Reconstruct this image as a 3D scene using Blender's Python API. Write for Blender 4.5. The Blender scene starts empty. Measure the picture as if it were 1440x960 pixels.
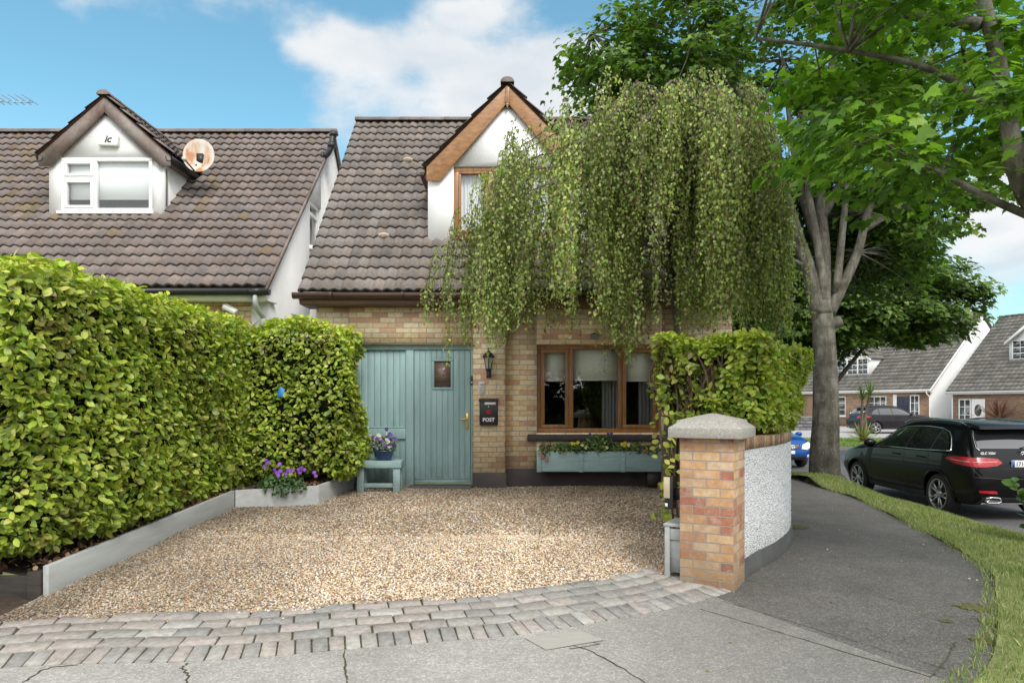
import bpy, bmesh, math, random
import numpy as np
from mathutils import Vector, Matrix
from mathutils.bvhtree import BVHTree
from mathutils.geometry import tessellate_polygon

PI = math.pi
R = math.radians
C = bpy.context.scene.collection
rng = np.random.default_rng(7)
random.seed(7)
EYE = 1.52
FOC = 1000.0      # focal length in photo pixels (1440 wide)
HOR = 568.0       # horizon row in the photo


def at(px, py, d):
    """point seen at photo pixel (px, py) at depth d"""
    return ((px - 720) / FOC * d, d, EYE + (HOR - py) / FOC * d)


def gnd(px, py, z=0.0):
    d = (EYE - z) * FOC / (py - HOR)
    return ((px - 720) / FOC * d, d, z)


# ------------------------------------------------------------------ materials
def new_mat(name):
    m = bpy.data.materials.new(name)
    m.use_nodes = True
    nt = m.node_tree
    nt.nodes.clear()
    out = nt.nodes.new('ShaderNodeOutputMaterial')
    b = nt.nodes.new('ShaderNodeBsdfPrincipled')
    nt.links.new(b.outputs[0], out.inputs[0])
    return m, nt, b, out


def N(nt, typ, **kw):
    n = nt.nodes.new(typ)
    for k, v in kw.items():
        if k.startswith('i_'):
            key = k[2:]
            key = int(key) if key.isdigit() else key.replace('_', ' ')
            n.inputs[key].default_value = v
        else:
            setattr(n, k, v)
    return n


def L(nt, a, b):
    nt.links.new(a, b)


def ramp(nt, stops, interp='LINEAR'):
    n = nt.nodes.new('ShaderNodeValToRGB')
    cr = n.color_ramp
    cr.interpolation = interp
    while len(cr.elements) < len(stops):
        cr.elements.new(0.5)
    for e, (p, c) in zip(cr.elements, stops):
        e.position = p
        e.color = (c[0], c[1], c[2], 1) if len(c) == 3 else c
    return n


def mixc(nt, a, b, fac, blend='MIX'):
    n = nt.nodes.new('ShaderNodeMix')
    n.data_type = 'RGBA'
    n.blend_type = blend
    for sock, val in ((n.inputs[0], fac), (n.inputs[6], a), (n.inputs[7], b)):
        if hasattr(val, 'is_output') or isinstance(val, bpy.types.NodeSocket):
            nt.links.new(val, sock)
        elif sock.type == 'RGBA':
            sock.default_value = (val[0], val[1], val[2], 1)
        else:
            sock.default_value = val
    return n.outputs[2]


def coords(nt, kind='Object', scale=None):
    t = nt.nodes.new('ShaderNodeTexCoord')
    o = t.outputs[kind]
    if scale is not None:
        mp = nt.nodes.new('ShaderNodeMapping')
        mp.inputs['Scale'].default_value = scale
        nt.links.new(o, mp.inputs['Vector'])
        o = mp.outputs[0]
    return o


def pm(name, base, rough=.6, var=.25, scale=3.0, bump=.15, bscale=60.0, metal=0.0, coat=0.0, spec=.5,
       attr=False, dirt=None, dirt_amt=0.0, stretch=None, bdist=.01):
    """procedural painted / rough surface with tonal variation and bump"""
    m, nt, b, out = new_mat(name)
    co = coords(nt, 'Object', stretch if stretch else (1, 1, 1))
    n1 = N(nt, 'ShaderNodeTexNoise', i_Scale=scale, i_Detail=6.0, i_Roughness=.6)
    L(nt, co, n1.inputs['Vector'])
    d = tuple(max(0, c * (1 - var)) for c in base)
    u = tuple(min(1, c * (1 + var)) for c in base)
    r = ramp(nt, [(.3, d), (.7, u)])
    L(nt, n1.outputs[0], r.inputs[0])
    col = r.outputs[0]
    if dirt is not None:
        n3 = N(nt, 'ShaderNodeTexNoise', i_Scale=scale * .45, i_Detail=8.0, i_Roughness=.7)
        L(nt, co, n3.inputs['Vector'])
        r3 = ramp(nt, [(.5 - .3 * dirt_amt, (0, 0, 0)), (.75, (1, 1, 1))])
        L(nt, n3.outputs[0], r3.inputs[0])
        mth = N(nt, 'ShaderNodeMath', operation='MULTIPLY', i_1=min(1, dirt_amt * 1.4))
        L(nt, r3.outputs[0], mth.inputs[0])
        col = mixc(nt, col, dirt, mth.outputs[0])
    if attr:
        a = N(nt, 'ShaderNodeAttribute', attribute_name='Col')
        col = mixc(nt, col, a.outputs[0], 1.0, 'MULTIPLY')
    L(nt, col, b.inputs['Base Color'])
    b.inputs['Roughness'].default_value = rough
    b.inputs['Metallic'].default_value = metal
    b.inputs['Coat Weight'].default_value = coat
    b.inputs['Coat Roughness'].default_value = .03
    b.inputs['Specular IOR Level'].default_value = spec
    if bump > 0:
        n2 = N(nt, 'ShaderNodeTexNoise', i_Scale=bscale, i_Detail=5.0, i_Roughness=.6)
        L(nt, co, n2.inputs['Vector'])
        bp = N(nt, 'ShaderNodeBump', i_Strength=bump, i_Distance=bdist)
        L(nt, n2.outputs[0], bp.inputs['Height'])
        L(nt, bp.outputs[0], b.inputs['Normal'])
    return m


def leaf_mat(name, trans=.35, rough=.45, tint=(1, 1, 1)):
    m, nt, b, out = new_mat(name)
    a = N(nt, 'ShaderNodeAttribute', attribute_name='Col')
    col = mixc(nt, a.outputs[0], tint, 1.0, 'MULTIPLY')
    L(nt, col, b.inputs['Base Color'])
    b.inputs['Roughness'].default_value = rough
    b.inputs['Specular IOR Level'].default_value = .4
    t = nt.nodes.new('ShaderNodeBsdfTranslucent')
    tc = mixc(nt, col, (1.0, 1.15, .45), 1.0, 'MULTIPLY')
    L(nt, tc, t.inputs[0])
    mx = nt.nodes.new('ShaderNodeMixShader')
    mx.inputs[0].default_value = trans
    L(nt, b.outputs[0], mx.inputs[1])
    L(nt, t.outputs[0], mx.inputs[2])
    L(nt, mx.outputs[0], out.inputs[0])
    return m


def grime(m, z0, z1, col, amt, scale=6.0):
    """dirt rising from the bottom of a painted surface"""
    nt = m.node_tree
    b = nt.nodes['Principled BSDF']
    lk = b.inputs['Base Color'].links[0]
    src = lk.from_socket
    nt.links.remove(lk)
    co = coords(nt)
    sx = nt.nodes.new('ShaderNodeSeparateXYZ')
    L(nt, co, sx.inputs[0])
    mr = N(nt, 'ShaderNodeMapRange', i_1=z1, i_2=z0, i_3=0.0, i_4=amt)
    L(nt, sx.outputs[2], mr.inputs[0])
    n = N(nt, 'ShaderNodeTexNoise', i_Scale=scale, i_Detail=8.0, i_Roughness=.75)
    L(nt, co, n.inputs['Vector'])
    r = ramp(nt, [(.3, (.2,) * 3), (.65, (1,) * 3)])
    L(nt, n.outputs[0], r.inputs[0])
    mu = N(nt, 'ShaderNodeMath', operation='MULTIPLY')
    L(nt, mr.outputs[0], mu.inputs[0])
    L(nt, r.outputs[0], mu.inputs[1])
    L(nt, mixc(nt, src, col, mu.outputs[0]), b.inputs['Base Color'])


def attr_mat(name, rough=.8, bump=.2, bscale=80, var=.2, scale=20, spec=.3):
    m, nt, b, out = new_mat(name)
    a = N(nt, 'ShaderNodeAttribute', attribute_name='Col')
    co = coords(nt)
    n1 = N(nt, 'ShaderNodeTexNoise', i_Scale=scale, i_Detail=6.0, i_Roughness=.65)
    L(nt, co, n1.inputs['Vector'])
    r = ramp(nt, [(.25, (1 - var,) * 3), (.75, (1 + var,) * 3)])
    L(nt, n1.outputs[0], r.inputs[0])
    L(nt, mixc(nt, a.outputs[0], r.outputs[0], 1.0, 'MULTIPLY'), b.inputs['Base Color'])
    b.inputs['Roughness'].default_value = rough
    b.inputs['Specular IOR Level'].default_value = spec
    if bump:
        n2 = N(nt, 'ShaderNodeTexNoise', i_Scale=bscale, i_Detail=4.0)
        L(nt, co, n2.inputs['Vector'])
        bp = N(nt, 'ShaderNodeBump', i_Strength=bump, i_Distance=.01)
        L(nt, n2.outputs[0], bp.inputs['Height'])
        L(nt, bp.outputs[0], b.inputs['Normal'])
    return m


def brick_mat(name, palette, mortar, stain=.0, moss=0.0):
    m, nt, b, out = new_mat(name)
    uv = coords(nt, 'UV')
    # slight wobble of the courses
    nz = N(nt, 'ShaderNodeTexNoise', i_Scale=9.0, i_Detail=2.0)
    L(nt, uv, nz.inputs['Vector'])
    sub = N(nt, 'ShaderNodeVectorMath', operation='SUBTRACT')
    sub.inputs[1].default_value = (.5, .5, .5)
    L(nt, nz.outputs[1], sub.inputs[0])
    sc = N(nt, 'ShaderNodeVectorMath', operation='SCALE')
    sc.inputs['Scale'].default_value = .008
    L(nt, sub.outputs[0], sc.inputs[0])
    add = N(nt, 'ShaderNodeVectorMath', operation='ADD')
    L(nt, uv, add.inputs[0])
    L(nt, sc.outputs[0], add.inputs[1])
    br = N(nt, 'ShaderNodeTexBrick', offset=.5, i_Scale=1.0)
    br.inputs['Color1'].default_value = (0, 0, 0, 1)
    br.inputs['Color2'].default_value = (1, 1, 1, 1)
    br.inputs['Mortar'].default_value = (.5, .5, .5, 1)
    br.inputs['Mortar Size'].default_value = .0055
    br.inputs['Mortar Smooth'].default_value = .25
    br.inputs['Bias'].default_value = 0
    br.inputs['Brick Width'].default_value = .225
    br.inputs['Row Height'].default_value = .075
    L(nt, add.outputs[0], br.inputs['Vector'])
    n = len(palette)
    rp = ramp(nt, [(i / n, c) for i, c in enumerate(palette)], 'CONSTANT')
    L(nt, br.outputs['Color'], rp.inputs[0])
    # mottling inside bricks
    n1 = N(nt, 'ShaderNodeTexNoise', i_Scale=16.0, i_Detail=6.0, i_Roughness=.7)
    L(nt, uv, n1.inputs['Vector'])
    r1 = ramp(nt, [(.3, (.80, .76, .72)), (.68, (1.18, 1.15, 1.1))])
    L(nt, n1.outputs[0], r1.inputs[0])
    col = mixc(nt, rp.outputs[0], r1.outputs[0], 1.0, 'MULTIPLY')
    n4 = N(nt, 'ShaderNodeTexNoise', i_Scale=1.3, i_Detail=4.0)
    L(nt, uv, n4.inputs['Vector'])
    r4 = ramp(nt, [(.35, (.9, .89, .87)), (.65, (1.12, 1.12, 1.12))])
    L(nt, n4.outputs[0], r4.inputs[0])
    col = mixc(nt, col, r4.outputs[0], 1.0, 'MULTIPLY')
    if stain:
        n5 = N(nt, 'ShaderNodeTexNoise', i_Scale=5.0, i_Detail=9.0, i_Roughness=.75)
        L(nt, uv, n5.inputs['Vector'])
        r5 = ramp(nt, [(.5, (0, 0, 0)), (.72, (stain,) * 3)])
        L(nt, n5.outputs[0], r5.inputs[0])
        col = mixc(nt, col, (.55, .5, .45), r5.outputs[0])
    if moss:
        sx = nt.nodes.new('ShaderNodeSeparateXYZ')
        L(nt, coords(nt, 'Object'), sx.inputs[0])
        mr = N(nt, 'ShaderNodeMapRange', i_1=.32, i_2=.0, i_3=0.0, i_4=moss)
        L(nt, sx.outputs[2], mr.inputs[0])
        n6 = N(nt, 'ShaderNodeTexNoise', i_Scale=9.0, i_Detail=7.0)
        L(nt, uv, n6.inputs['Vector'])
        mm = N(nt, 'ShaderNodeMath', operation='MULTIPLY')
        L(nt, mr.outputs[0], mm.inputs[0])
        L(nt, n6.outputs[0], mm.inputs[1])
        col = mixc(nt, col, (.13, .125, .09), mm.outputs[0])
    col = mixc(nt, col, mortar, br.outputs['Fac'])
    L(nt, col, b.inputs['Base Color'])
    b.inputs['Roughness'].default_value = .88
    b.inputs['Specular IOR Level'].default_value = .25
    n2 = N(nt, 'ShaderNodeTexNoise', i_Scale=90.0, i_Detail=4.0)
    L(nt, uv, n2.inputs['Vector'])
    ma = N(nt, 'ShaderNodeMath', operation='MULTIPLY_ADD', i_1=.18)
    inv = N(nt, 'ShaderNodeMath', operation='SUBTRACT', i_0=1.0)
    L(nt, br.outputs['Fac'], inv.inputs[1])
    L(nt, n2.outputs[0], ma.inputs[0])
    L(nt, inv.outputs[0], ma.inputs[2])
    bp = N(nt, 'ShaderNodeBump', i_Strength=.8, i_Distance=.008)
    L(nt, ma.outputs[0], bp.inputs['Height'])
    L(nt, bp.outputs[0], b.inputs['Normal'])
    return m


def glass_mat(name, tint=(.9, .95, .95), refl=1.0, base_refl=.06):
    m, nt, b, out = new_mat(name)
    nt.nodes.remove(b)
    tr = nt.nodes.new('ShaderNodeBsdfTransparent')
    tr.inputs[0].default_value = (*tint, 1)
    gl = nt.nodes.new('ShaderNodeBsdfGlossy')
    gl.inputs['Roughness'].default_value = .01
    lw = N(nt, 'ShaderNodeLayerWeight', i_Blend=.5)
    fr = N(nt, 'ShaderNodeMath', operation='POWER', i_1=5.0)
    L(nt, lw.outputs['Facing'], fr.inputs[0])
    ad = N(nt, 'ShaderNodeMath', operation='MULTIPLY_ADD', i_1=refl * .9, i_2=base_refl + .04)
    ad.use_clamp = True
    L(nt, fr.outputs[0], ad.inputs[0])
    # real panes are never flat
    nz = N(nt, 'ShaderNodeTexNoise', i_Scale=1.7, i_Detail=1.0)
    L(nt, coords(nt), nz.inputs['Vector'])
    bp = N(nt, 'ShaderNodeBump', i_Strength=.06, i_Distance=.05)
    L(nt, nz.outputs[0], bp.inputs['Height'])
    L(nt, bp.outputs[0], gl.inputs['Normal'])
    mx = nt.nodes.new('ShaderNodeMixShader')
    L(nt, ad.outputs[0], mx.inputs[0])
    L(nt, tr.outputs[0], mx.inputs[1])
    L(nt, gl.outputs[0], mx.inputs[2])
    L(nt, mx.outputs[0], out.inputs[0])
    return m


# ------------------------------------------------------------------ mesh helpers
def boxuv(me):
    uvl = me.uv_layers.new(name='UVMap')
    nl = len(me.loops)
    co = np.empty(len(me.vertices) * 3, np.float32)
    me.vertices.foreach_get('co', co)
    co = co.reshape(-1, 3)
    lv = np.empty(nl, np.int32)
    me.loops.foreach_get('vertex_index', lv)
    nf = len(me.polygons)
    nor = np.empty(nf * 3, np.float32)
    me.polygons.foreach_get('normal', nor)
    nor = np.abs(nor.reshape(-1, 3))
    tot = np.empty(nf, np.int32)
    me.polygons.foreach_get('loop_total', tot)
    fn = np.repeat(nor, tot, axis=0)
    p = co[lv]
    dom = fn.argmax(1)
    uv = np.empty((nl, 2), np.float32)
    k = dom == 0
    uv[k] = p[k][:, [1, 2]] + np.array([.1125, 0], np.float32)
    k = dom == 1
    uv[k] = p[k][:, [0, 2]]
    k = dom == 2
    uv[k] = p[k][:, [0, 1]]
    uvl.data.foreach_set('uv', uv.ravel())


def link(name, me, parent=None, loc=None):
    o = bpy.data.objects.new(name, me)
    C.objects.link(o)
    if loc is not None:
        o.location = loc
    if parent is not None:
        o.parent = parent
        o.matrix_parent_inverse = parent.matrix_basis.inverted()
    return o


def np_mesh(name, verts, faces, mats, parent=None, col=None, smooth=False, uv=False, midx=None, vcol=None):
    """verts (n,3); faces (m,k) array or list of index lists; col per face or vcol per vertex"""
    me = bpy.data.meshes.new(name)
    verts = np.asarray(verts, np.float32)
    if isinstance(faces, np.ndarray):
        m, k = faces.shape
        tot = np.full(m, k, np.int32)
        lv = faces.astype(np.int32).ravel()
    else:
        tot = np.array([len(f) for f in faces], np.int32)
        lv = np.array([i for f in faces for i in f], np.int32)
        m = len(tot)
    me.vertices.add(len(verts))
    me.vertices.foreach_set('co', verts.ravel())
    me.loops.add(len(lv))
    me.loops.foreach_set('vertex_index', lv)
    me.polygons.add(m)
    st = np.zeros(m, np.int32)
    st[1:] = np.cumsum(tot)[:-1]
    me.polygons.foreach_set('loop_start', st)
    me.polygons.foreach_set('loop_total', tot)
    if smooth:
        me.polygons.foreach_set('use_smooth', np.ones(m, bool))
    if midx is not None:
        me.polygons.foreach_set('material_index', np.asarray(midx, np.int32))
    me.update(calc_edges=True)
    me.validate()
    if col is not None:
        a = me.color_attributes.new('Col', 'FLOAT_COLOR', 'CORNER')
        c4 = np.ones((m, 4), np.float32)
        c4[:, :3] = col
        a.data.foreach_set('color', np.repeat(c4, tot, axis=0).ravel())
    if vcol is not None:
        a = me.color_attributes.new('Col', 'FLOAT_COLOR', 'POINT')
        c4 = np.ones((len(verts), 4), np.float32)
        c4[:, :3] = vcol
        a.data.foreach_set('color', c4.ravel())
    if uv:
        boxuv(me)
    for mm in (mats if isinstance(mats, (list, tuple)) else [mats]):
        me.materials.append(mm)
    return link(name, me, parent)


class MB:
    def __init__(self):
        self.v, self.f, self.c, self.m = [], [], [], []

    def add(self, verts, faces, col=None, mi=0):
        n = len(self.v)
        self.v.extend([tuple(p) for p in verts])
        for f in faces:
            self.f.append([i + n for i in f])
            self.c.append(col if col is not None else (1, 1, 1))
            self.m.append(mi)
        return self

    def box(self, x0, x1, y0, y1, z0, z1, M=None, col=None, mi=0):
        v = [(x, y, z) for x in (x0, x1) for y in (y0, y1) for z in (z0, z1)]
        if M is not None:
            v = [M @ Vector(p) for p in v]
        f = [(0, 1, 3, 2), (4, 6, 7, 5), (0, 4, 5, 1), (2, 3, 7, 6), (0, 2, 6, 4), (1, 5, 7, 3)]
        return self.add(v, f, col, mi)

    def bar(self, a, b, w, h, up=(0, 0, 1), col=None):
        """rectangular bar from a to b, w wide, h tall"""
        a, b = Vector(a), Vector(b)
        d = (b - a).normalized()
        s = d.cross(Vector(up)).normalized()
        u = s.cross(d)
        v = []
        for p in (a, b):
            for i, j in ((-1, -1), (1, -1), (1, 1), (-1, 1)):
                v.append(p + s * w / 2 * i + u * h / 2 * j)
        return self.add(v, [(3, 2, 1, 0), (4, 5, 6, 7), (0, 1, 5, 4), (1, 2, 6, 5), (2, 3, 7, 6), (3, 0, 4, 7)], col)

    def tube(self, pts, rad, n=8, col=None, cap=True):
        pts = [Vector(p) for p in pts]
        k = len(pts)
        if not hasattr(rad, '__len__'):
            rad = [rad] * k
        v, f = [], []
        ref = Vector((0, 0, 1))
        prev = None
        for i, p in enumerate(pts):
            d = (pts[min(i + 1, k - 1)] - pts[max(i - 1, 0)])
            d = d.normalized() if d.length > 1e-9 else Vector((0, 0, 1))
            if prev is None:
                a = d.cross(Vector((1, 0, 0)) if abs(d.x) < .8 else Vector((0, 1, 0))).normalized()
            else:
                a = (prev - d * prev.dot(d)).normalized()
            prev = a
            b = d.cross(a)
            for j in range(n):
                t = 2 * PI * j / n
                v.append(p + (a * math.cos(t) + b * math.sin(t)) * rad[i])
        for i in range(k - 1):
            for j in range(n):
                j2 = (j + 1) % n
                f.append((i * n + j, i * n + j2, (i + 1) * n + j2, (i + 1) * n + j))
        if cap:
            f.append(tuple(range(n - 1, -1, -1)))
            f.append(tuple((k - 1) * n + j for j in range(n)))
        return self.add(v, f, col)

    def lathe(self, prof, n=24, M=None, col=None, mi=0, caps=True):
        """prof: list of (r, z); spun about local z"""
        v, f = [], []
        for r, z in prof:
            for j in range(n):
                t = 2 * PI * j / n
                p = Vector((r * math.cos(t), r * math.sin(t), z))
                v.append(M @ p if M is not None else p)
        k = len(prof)
        for i in range(k - 1):
            for j in range(n):
                j2 = (j + 1) % n
                f.append((i * n + j, i * n + j2, (i + 1) * n + j2, (i + 1) * n + j))
        if caps and prof[0][0] > 1e-6:
            f.append(tuple(range(n - 1, -1, -1)))
        if caps and prof[-1][0] > 1e-6:
            f.append(tuple((k - 1) * n + j for j in range(n)))
        return self.add(v, f, col, mi)

    def prism(self, poly, fn, d0, d1, col=None, mi=0):
        """poly: list of 2d points, fn(u, v, d) -> 3d point"""
        n = len(poly)
        v = [fn(u, w, d0) for u, w in poly] + [fn(u, w, d1) for u, w in poly]
        f = [tuple(range(n - 1, -1, -1)), tuple(range(n, 2 * n))]
        for i in range(n):
            j = (i + 1) % n
            f.append((i, j, n + j, n + i))
        return self.add(v, f, col, mi)

    def build(self, name, mat, parent=None, smooth=False, bevel=0, uv=False, attr=False, seg=2, fixn=True):
        o = np_mesh(name, self.v, self.f, mat, parent, col=np.array(self.c) if attr else None, smooth=smooth, uv=False,
                    midx=self.m)
        if fixn:
            bm = bmesh.new()
            bm.from_mesh(o.data)
            bmesh.ops.recalc_face_normals(bm, faces=bm.faces)
            bm.to_mesh(o.data)
            bm.free()
        if uv:
            boxuv(o.data)
        if bevel:
            b = o.modifiers.new('bevel', 'BEVEL')
            b.width = bevel
            b.segments = seg
            b.limit_method = 'ANGLE'
            b.angle_limit = R(40)
        return o


def tag(o, label=None, cat=None, group=None, kind=None):
    if label:
        o['label'] = label
    if cat:
        o['category'] = cat
    if group:
        o['group'] = group
    if kind:
        o['kind'] = kind
    return o


def thing(name, label, cat, loc=(0, 0, 0), group=None):
    o = bpy.data.objects.new(name, None)
    C.objects.link(o)
    o.location = loc
    o.empty_display_size = .2
    return tag(o, label, cat, group)


def text_mesh(txt, size, M, mat, name, parent, depth=.002, shear=0, bold=0.0, align='CENTER'):
    cu = bpy.data.curves.new('t', 'FONT')
    cu.body = txt
    cu.size = size
    cu.extrude = depth
    cu.align_x = align
    cu.align_y = 'CENTER'
    cu.shear = shear
    cu.offset = bold
    cu.resolution_u = 3
    o = bpy.data.objects.new('t', cu)
    C.objects.link(o)
    dg = bpy.context.evaluated_depsgraph_get()
    me = bpy.data.meshes.new_from_object(o.evaluated_get(dg))
    bpy.data.objects.remove(o)
    bpy.data.curves.remove(cu)
    me.transform(M)
    me.materials.clear()
    me.materials.append(mat)
    return link(name, me, parent)


# text plane facing -Y (towards the camera) at a point
def face_cam(p):
    return Matrix.Translation(Vector(p)) @ Matrix.Rotation(R(90), 4, 'X')


# ------------------------------------------------------------------ leaves
def T_ovate():
    v = np.array([(0, 0, 0), (.27, .28, .06), (.33, .58, .05), (.15, .88, .0), (0, 1, -.06), (-.15, .88, .0), (-.33, .58, .05), (-.27, .28, .06),
                  (0, .3, 0), (0, .65, -.01)])
    t = [(0, 1, 8), (0, 8, 7), (1, 2, 9), (1, 9, 8), (8, 9, 6), (8, 6, 7), (2, 3, 9), (9, 3, 4), (9, 4, 5), (9, 5, 6)]
    return v, np.array(t)


def T_small():
    v = np.array([(0, 0, 0), (.4, .38, .07), (0, 1, -.1), (-.4, .38, .07)])
    return v, np.array([(0, 1, 2), (0, 2, 3)])


def T_maple():
    half = [(.05, -.02), (.24, -.12), (.33, .05), (.55, .10), (.42, .24), (.52, .46), (.34, .42), (.22, .52), (.2, .72), (.1, .74), (0, 1.0)]
    pts = half + [(-x, y) for x, y in half[-2::-1]]
    v = [(0, .22, 0.0)]
    for x, y in pts:
        r = math.hypot(x, y - .22)
        v.append((x, y, -.16 * r * r + .05 * abs(x)))
    n = len(pts)
    return np.array(v), np.array([(0, 1 + (i), 1 + (i + 1) % n) for i in range(n)])


def T_blade():
    v = np.array([(-.06, 0, 0), (.06, 0, 0), (.045, .55, .1), (-.045, .55, .1), (0, 1, .32)])
    return v, np.array([(0, 1, 2), (0, 2, 3), (3, 2, 4)])


def frames(nrm, tip):
    """rotation matrices whose columns are (side, tip, normal)"""
    n = nrm / (np.linalg.norm(nrm, axis=1, keepdims=True) + 1e-9)
    t = tip - n * (tip * n).sum(1, keepdims=True)
    t /= (np.linalg.norm(t, axis=1, keepdims=True) + 1e-9)
    s = np.cross(t, n)
    return np.stack([s, t, n], axis=2)


def scatter(name, tmpl, pos, rot, scale, cols, mat, parent=None, smooth=False, aspect=None):
    tv, tf = tmpl
    n, k = len(pos), len(tv)
    sc = np.asarray(scale).reshape(-1, 1, 1) if np.ndim(scale) else scale
    loc = tv[None, :, :] * sc
    if aspect is not None:
        loc = loc * aspect[:, None, :]
    v = np.einsum('nij,nkj->nki', rot, loc) + pos[:, None, :]
    f = (tf[None] + (np.arange(n) * k)[:, None, None]).reshape(-1, 3)
    fc = np.repeat(cols, len(tf), axis=0)
    return np_mesh(name, v.reshape(-1, 3), f, mat, parent, col=fc, smooth=smooth)


def rnd_unit(n):
    v = rng.normal(size=(n, 3))
    return v / np.linalg.norm(v, axis=1, keepdims=True)


def pick(cols, n, w=None, jit=.18):
    cols = np.array(cols)
    i = rng.choice(len(cols), n, p=None if w is None else np.array(w) / sum(w))
    return cols[i] * (1 + rng.uniform(-jit, jit, (n, 1))) * (1 + rng.uniform(-.05, .05, (n, 3)))


def bumpy(p, amp, f=1.0):
    """smooth pseudo-noise of points"""
    x, y, z = p[:, 0] * f, p[:, 1] * f, p[:, 2] * f
    return amp * (np.sin(2.1 * x + 1.3 * y + .7) * np.sin(1.7 * z + .9 * x + 2) + .6 * np.sin(4.3 * y + 3.1 * z) * np.sin(3.7 * x + 1)
                  + .4 * np.sin(7.9 * z + 6.1 * y + 2.2) * np.sin(8.3 * x + 5.9 * y))


def smooth_path(pts, n=6):
    """Catmull-Rom through points"""
    P = [Vector(p) for p in pts]
    P = [P[0] * 2 - P[1]] + P + [P[-1] * 2 - P[-2]]
    out = []
    for i in range(1, len(P) - 2):
        for k in range(n):
            t = k / n
            a, b, c, d = P[i - 1], P[i], P[i + 1], P[i + 2]
            out.append(.5 * ((2 * b) + (c - a) * t + (2 * a - 5 * b + 4 * c - d) * t * t + (3 * b - a - 3 * c + d) * t ** 3))
    out.append(P[-2])
    return out
# ================================================================== camera, sky, sun
cam = bpy.data.cameras.new('camera')
cam.lens = FOC / 1440 * 36
cam.sensor_width = 36
cam.shift_y = (HOR - 480) / 1440
cam.clip_end = 2000
cam.clip_start = .05
co_ = bpy.data.objects.new('camera', cam)
C.objects.link(co_)
co_.location = (0, 0, EYE)
co_.rotation_euler = (R(90), 0, 0)
sc_ = bpy.context.scene
sc_.camera = co_
sc_.view_settings.view_transform = 'Standard'
sc_.view_settings.look = 'None'
sc_.view_settings.exposure = 0
sc_.render.engine = 'CYCLES'
sc_.cycles.max_bounces = 8
sc_.cycles.transparent_max_bounces = 16
sc_.cycles.use_denoising = True

SUN_EL, SUN_AZ = 46.0, 160.0      # azimuth clockwise from +Y: behind the camera, to its left
w = bpy.data.worlds.new('World')
sc_.world = w
w.use_nodes = True
nt = w.node_tree
nt.nodes.clear()
wo = nt.nodes.new('ShaderNodeOutputWorld')
bg = nt.nodes.new('ShaderNodeBackground')
bg.inputs[1].default_value = .15
sky = nt.nodes.new('ShaderNodeTexSky')
sky.sky_type = 'NISHITA'
sky.sun_disc = False
sky.sun_elevation = R(SUN_EL)
sky.sun_rotation = R(SUN_AZ)
sky.air_density = 1.0
sky.dust_density = .6
sky.ozone_density = 1.6
co = coords(nt, 'Generated')
sx = nt.nodes.new('ShaderNodeSeparateXYZ')
L(nt, co, sx.inputs[0])
# project the direction on a cloud layer
zc = N(nt, 'ShaderNodeMath', operation='MAXIMUM', i_1=.0)
L(nt, sx.outputs[2], zc.inputs[0])
za = N(nt, 'ShaderNodeMath', operation='ADD', i_1=.28)
L(nt, zc.outputs[0], za.inputs[0])
inv = N(nt, 'ShaderNodeMath', operation='DIVIDE', i_0=1.0)
L(nt, za.outputs[0], inv.inputs[1])
vs = N(nt, 'ShaderNodeVectorMath', operation='SCALE')
L(nt, co, vs.inputs[0])
L(nt, inv.outputs[0], vs.inputs['Scale'])
cmap = N(nt, 'ShaderNodeMapping')
cmap.inputs['Scale'].default_value = (1, 1, 1.7)
L(nt, co, cmap.inputs['Vector'])
cn = N(nt, 'ShaderNodeTexNoise', i_Scale=5.5, i_Detail=9.0, i_Roughness=.58, i_Distortion=.15)
L(nt, cmap.outputs[0], cn.inputs['Vector'])
acc = None


def blob(px, py, wx, wz, amp):
    """a cloud bank around the direction of photo pixel (px, py)"""
    global acc
    d = Vector(((px - 720) / FOC, 1, (HOR - py) / FOC)).normalized()
    s = N(nt, 'ShaderNodeVectorMath', operation='SUBTRACT')
    s.inputs[1].default_value = d
    L(nt, co, s.inputs[0])
    mlt = N(nt, 'ShaderNodeVectorMath', operation='MULTIPLY')
    mlt.inputs[1].default_value = (1 / wx, .6 / wx, 1 / wz)
    L(nt, s.outputs[0], mlt.inputs[0])
    ln = N(nt, 'ShaderNodeVectorMath', operation='LENGTH')
    L(nt, mlt.outputs[0], ln.inputs[0])
    mr = N(nt, 'ShaderNodeMapRange', interpolation_type='SMOOTHSTEP', i_1=0.0, i_2=1.0, i_3=amp, i_4=0.0)
    L(nt, ln.outputs['Value'], mr.inputs[0])
    if acc is None:
        acc = mr.outputs[0]
    else:
        a = N(nt, 'ShaderNodeMath', operation='ADD')
        L(nt, acc, a.inputs[0])
        L(nt, mr.outputs[0], a.inputs[1])
        acc = a.outputs[0]


blob(650, 130, .32, .10, .56)
blob(790, 100, .14, .06, .2)
blob(470, 215, .13, .05, .22)
blob(850, 130, .16, .10, .2)
blob(500, 62, .20, .04, .34)
blob(420, 75, .08, .03, .2)
blob(230, 15, .14, .02, .2)
blob(330, -2, .16, .03, .3)
blob(100, 8, .05, .03, .24)
blob(650, 8, .13, .035, .36)
blob(1390, 330, .13, .07, .45)
blob(1440, 250, .12, .08, .3)
blob(1400, 410, .14, .05, .3)
blob(-400, 200, .5, .2, .3)
blob(1900, 100, .5, .2, .25)
su = N(nt, 'ShaderNodeMath', operation='ADD')
cgain = N(nt, 'ShaderNodeMath', operation='MULTIPLY_ADD', i_1=1.25, i_2=-.125)
L(nt, cn.outputs[0], cgain.inputs[0])
L(nt, cgain.outputs[0], su.inputs[0])
L(nt, acc, su.inputs[1])
mk = N(nt, 'ShaderNodeMapRange', interpolation_type='SMOOTHSTEP', i_1=.64, i_2=1.0, i_3=0.0, i_4=.97)
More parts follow.
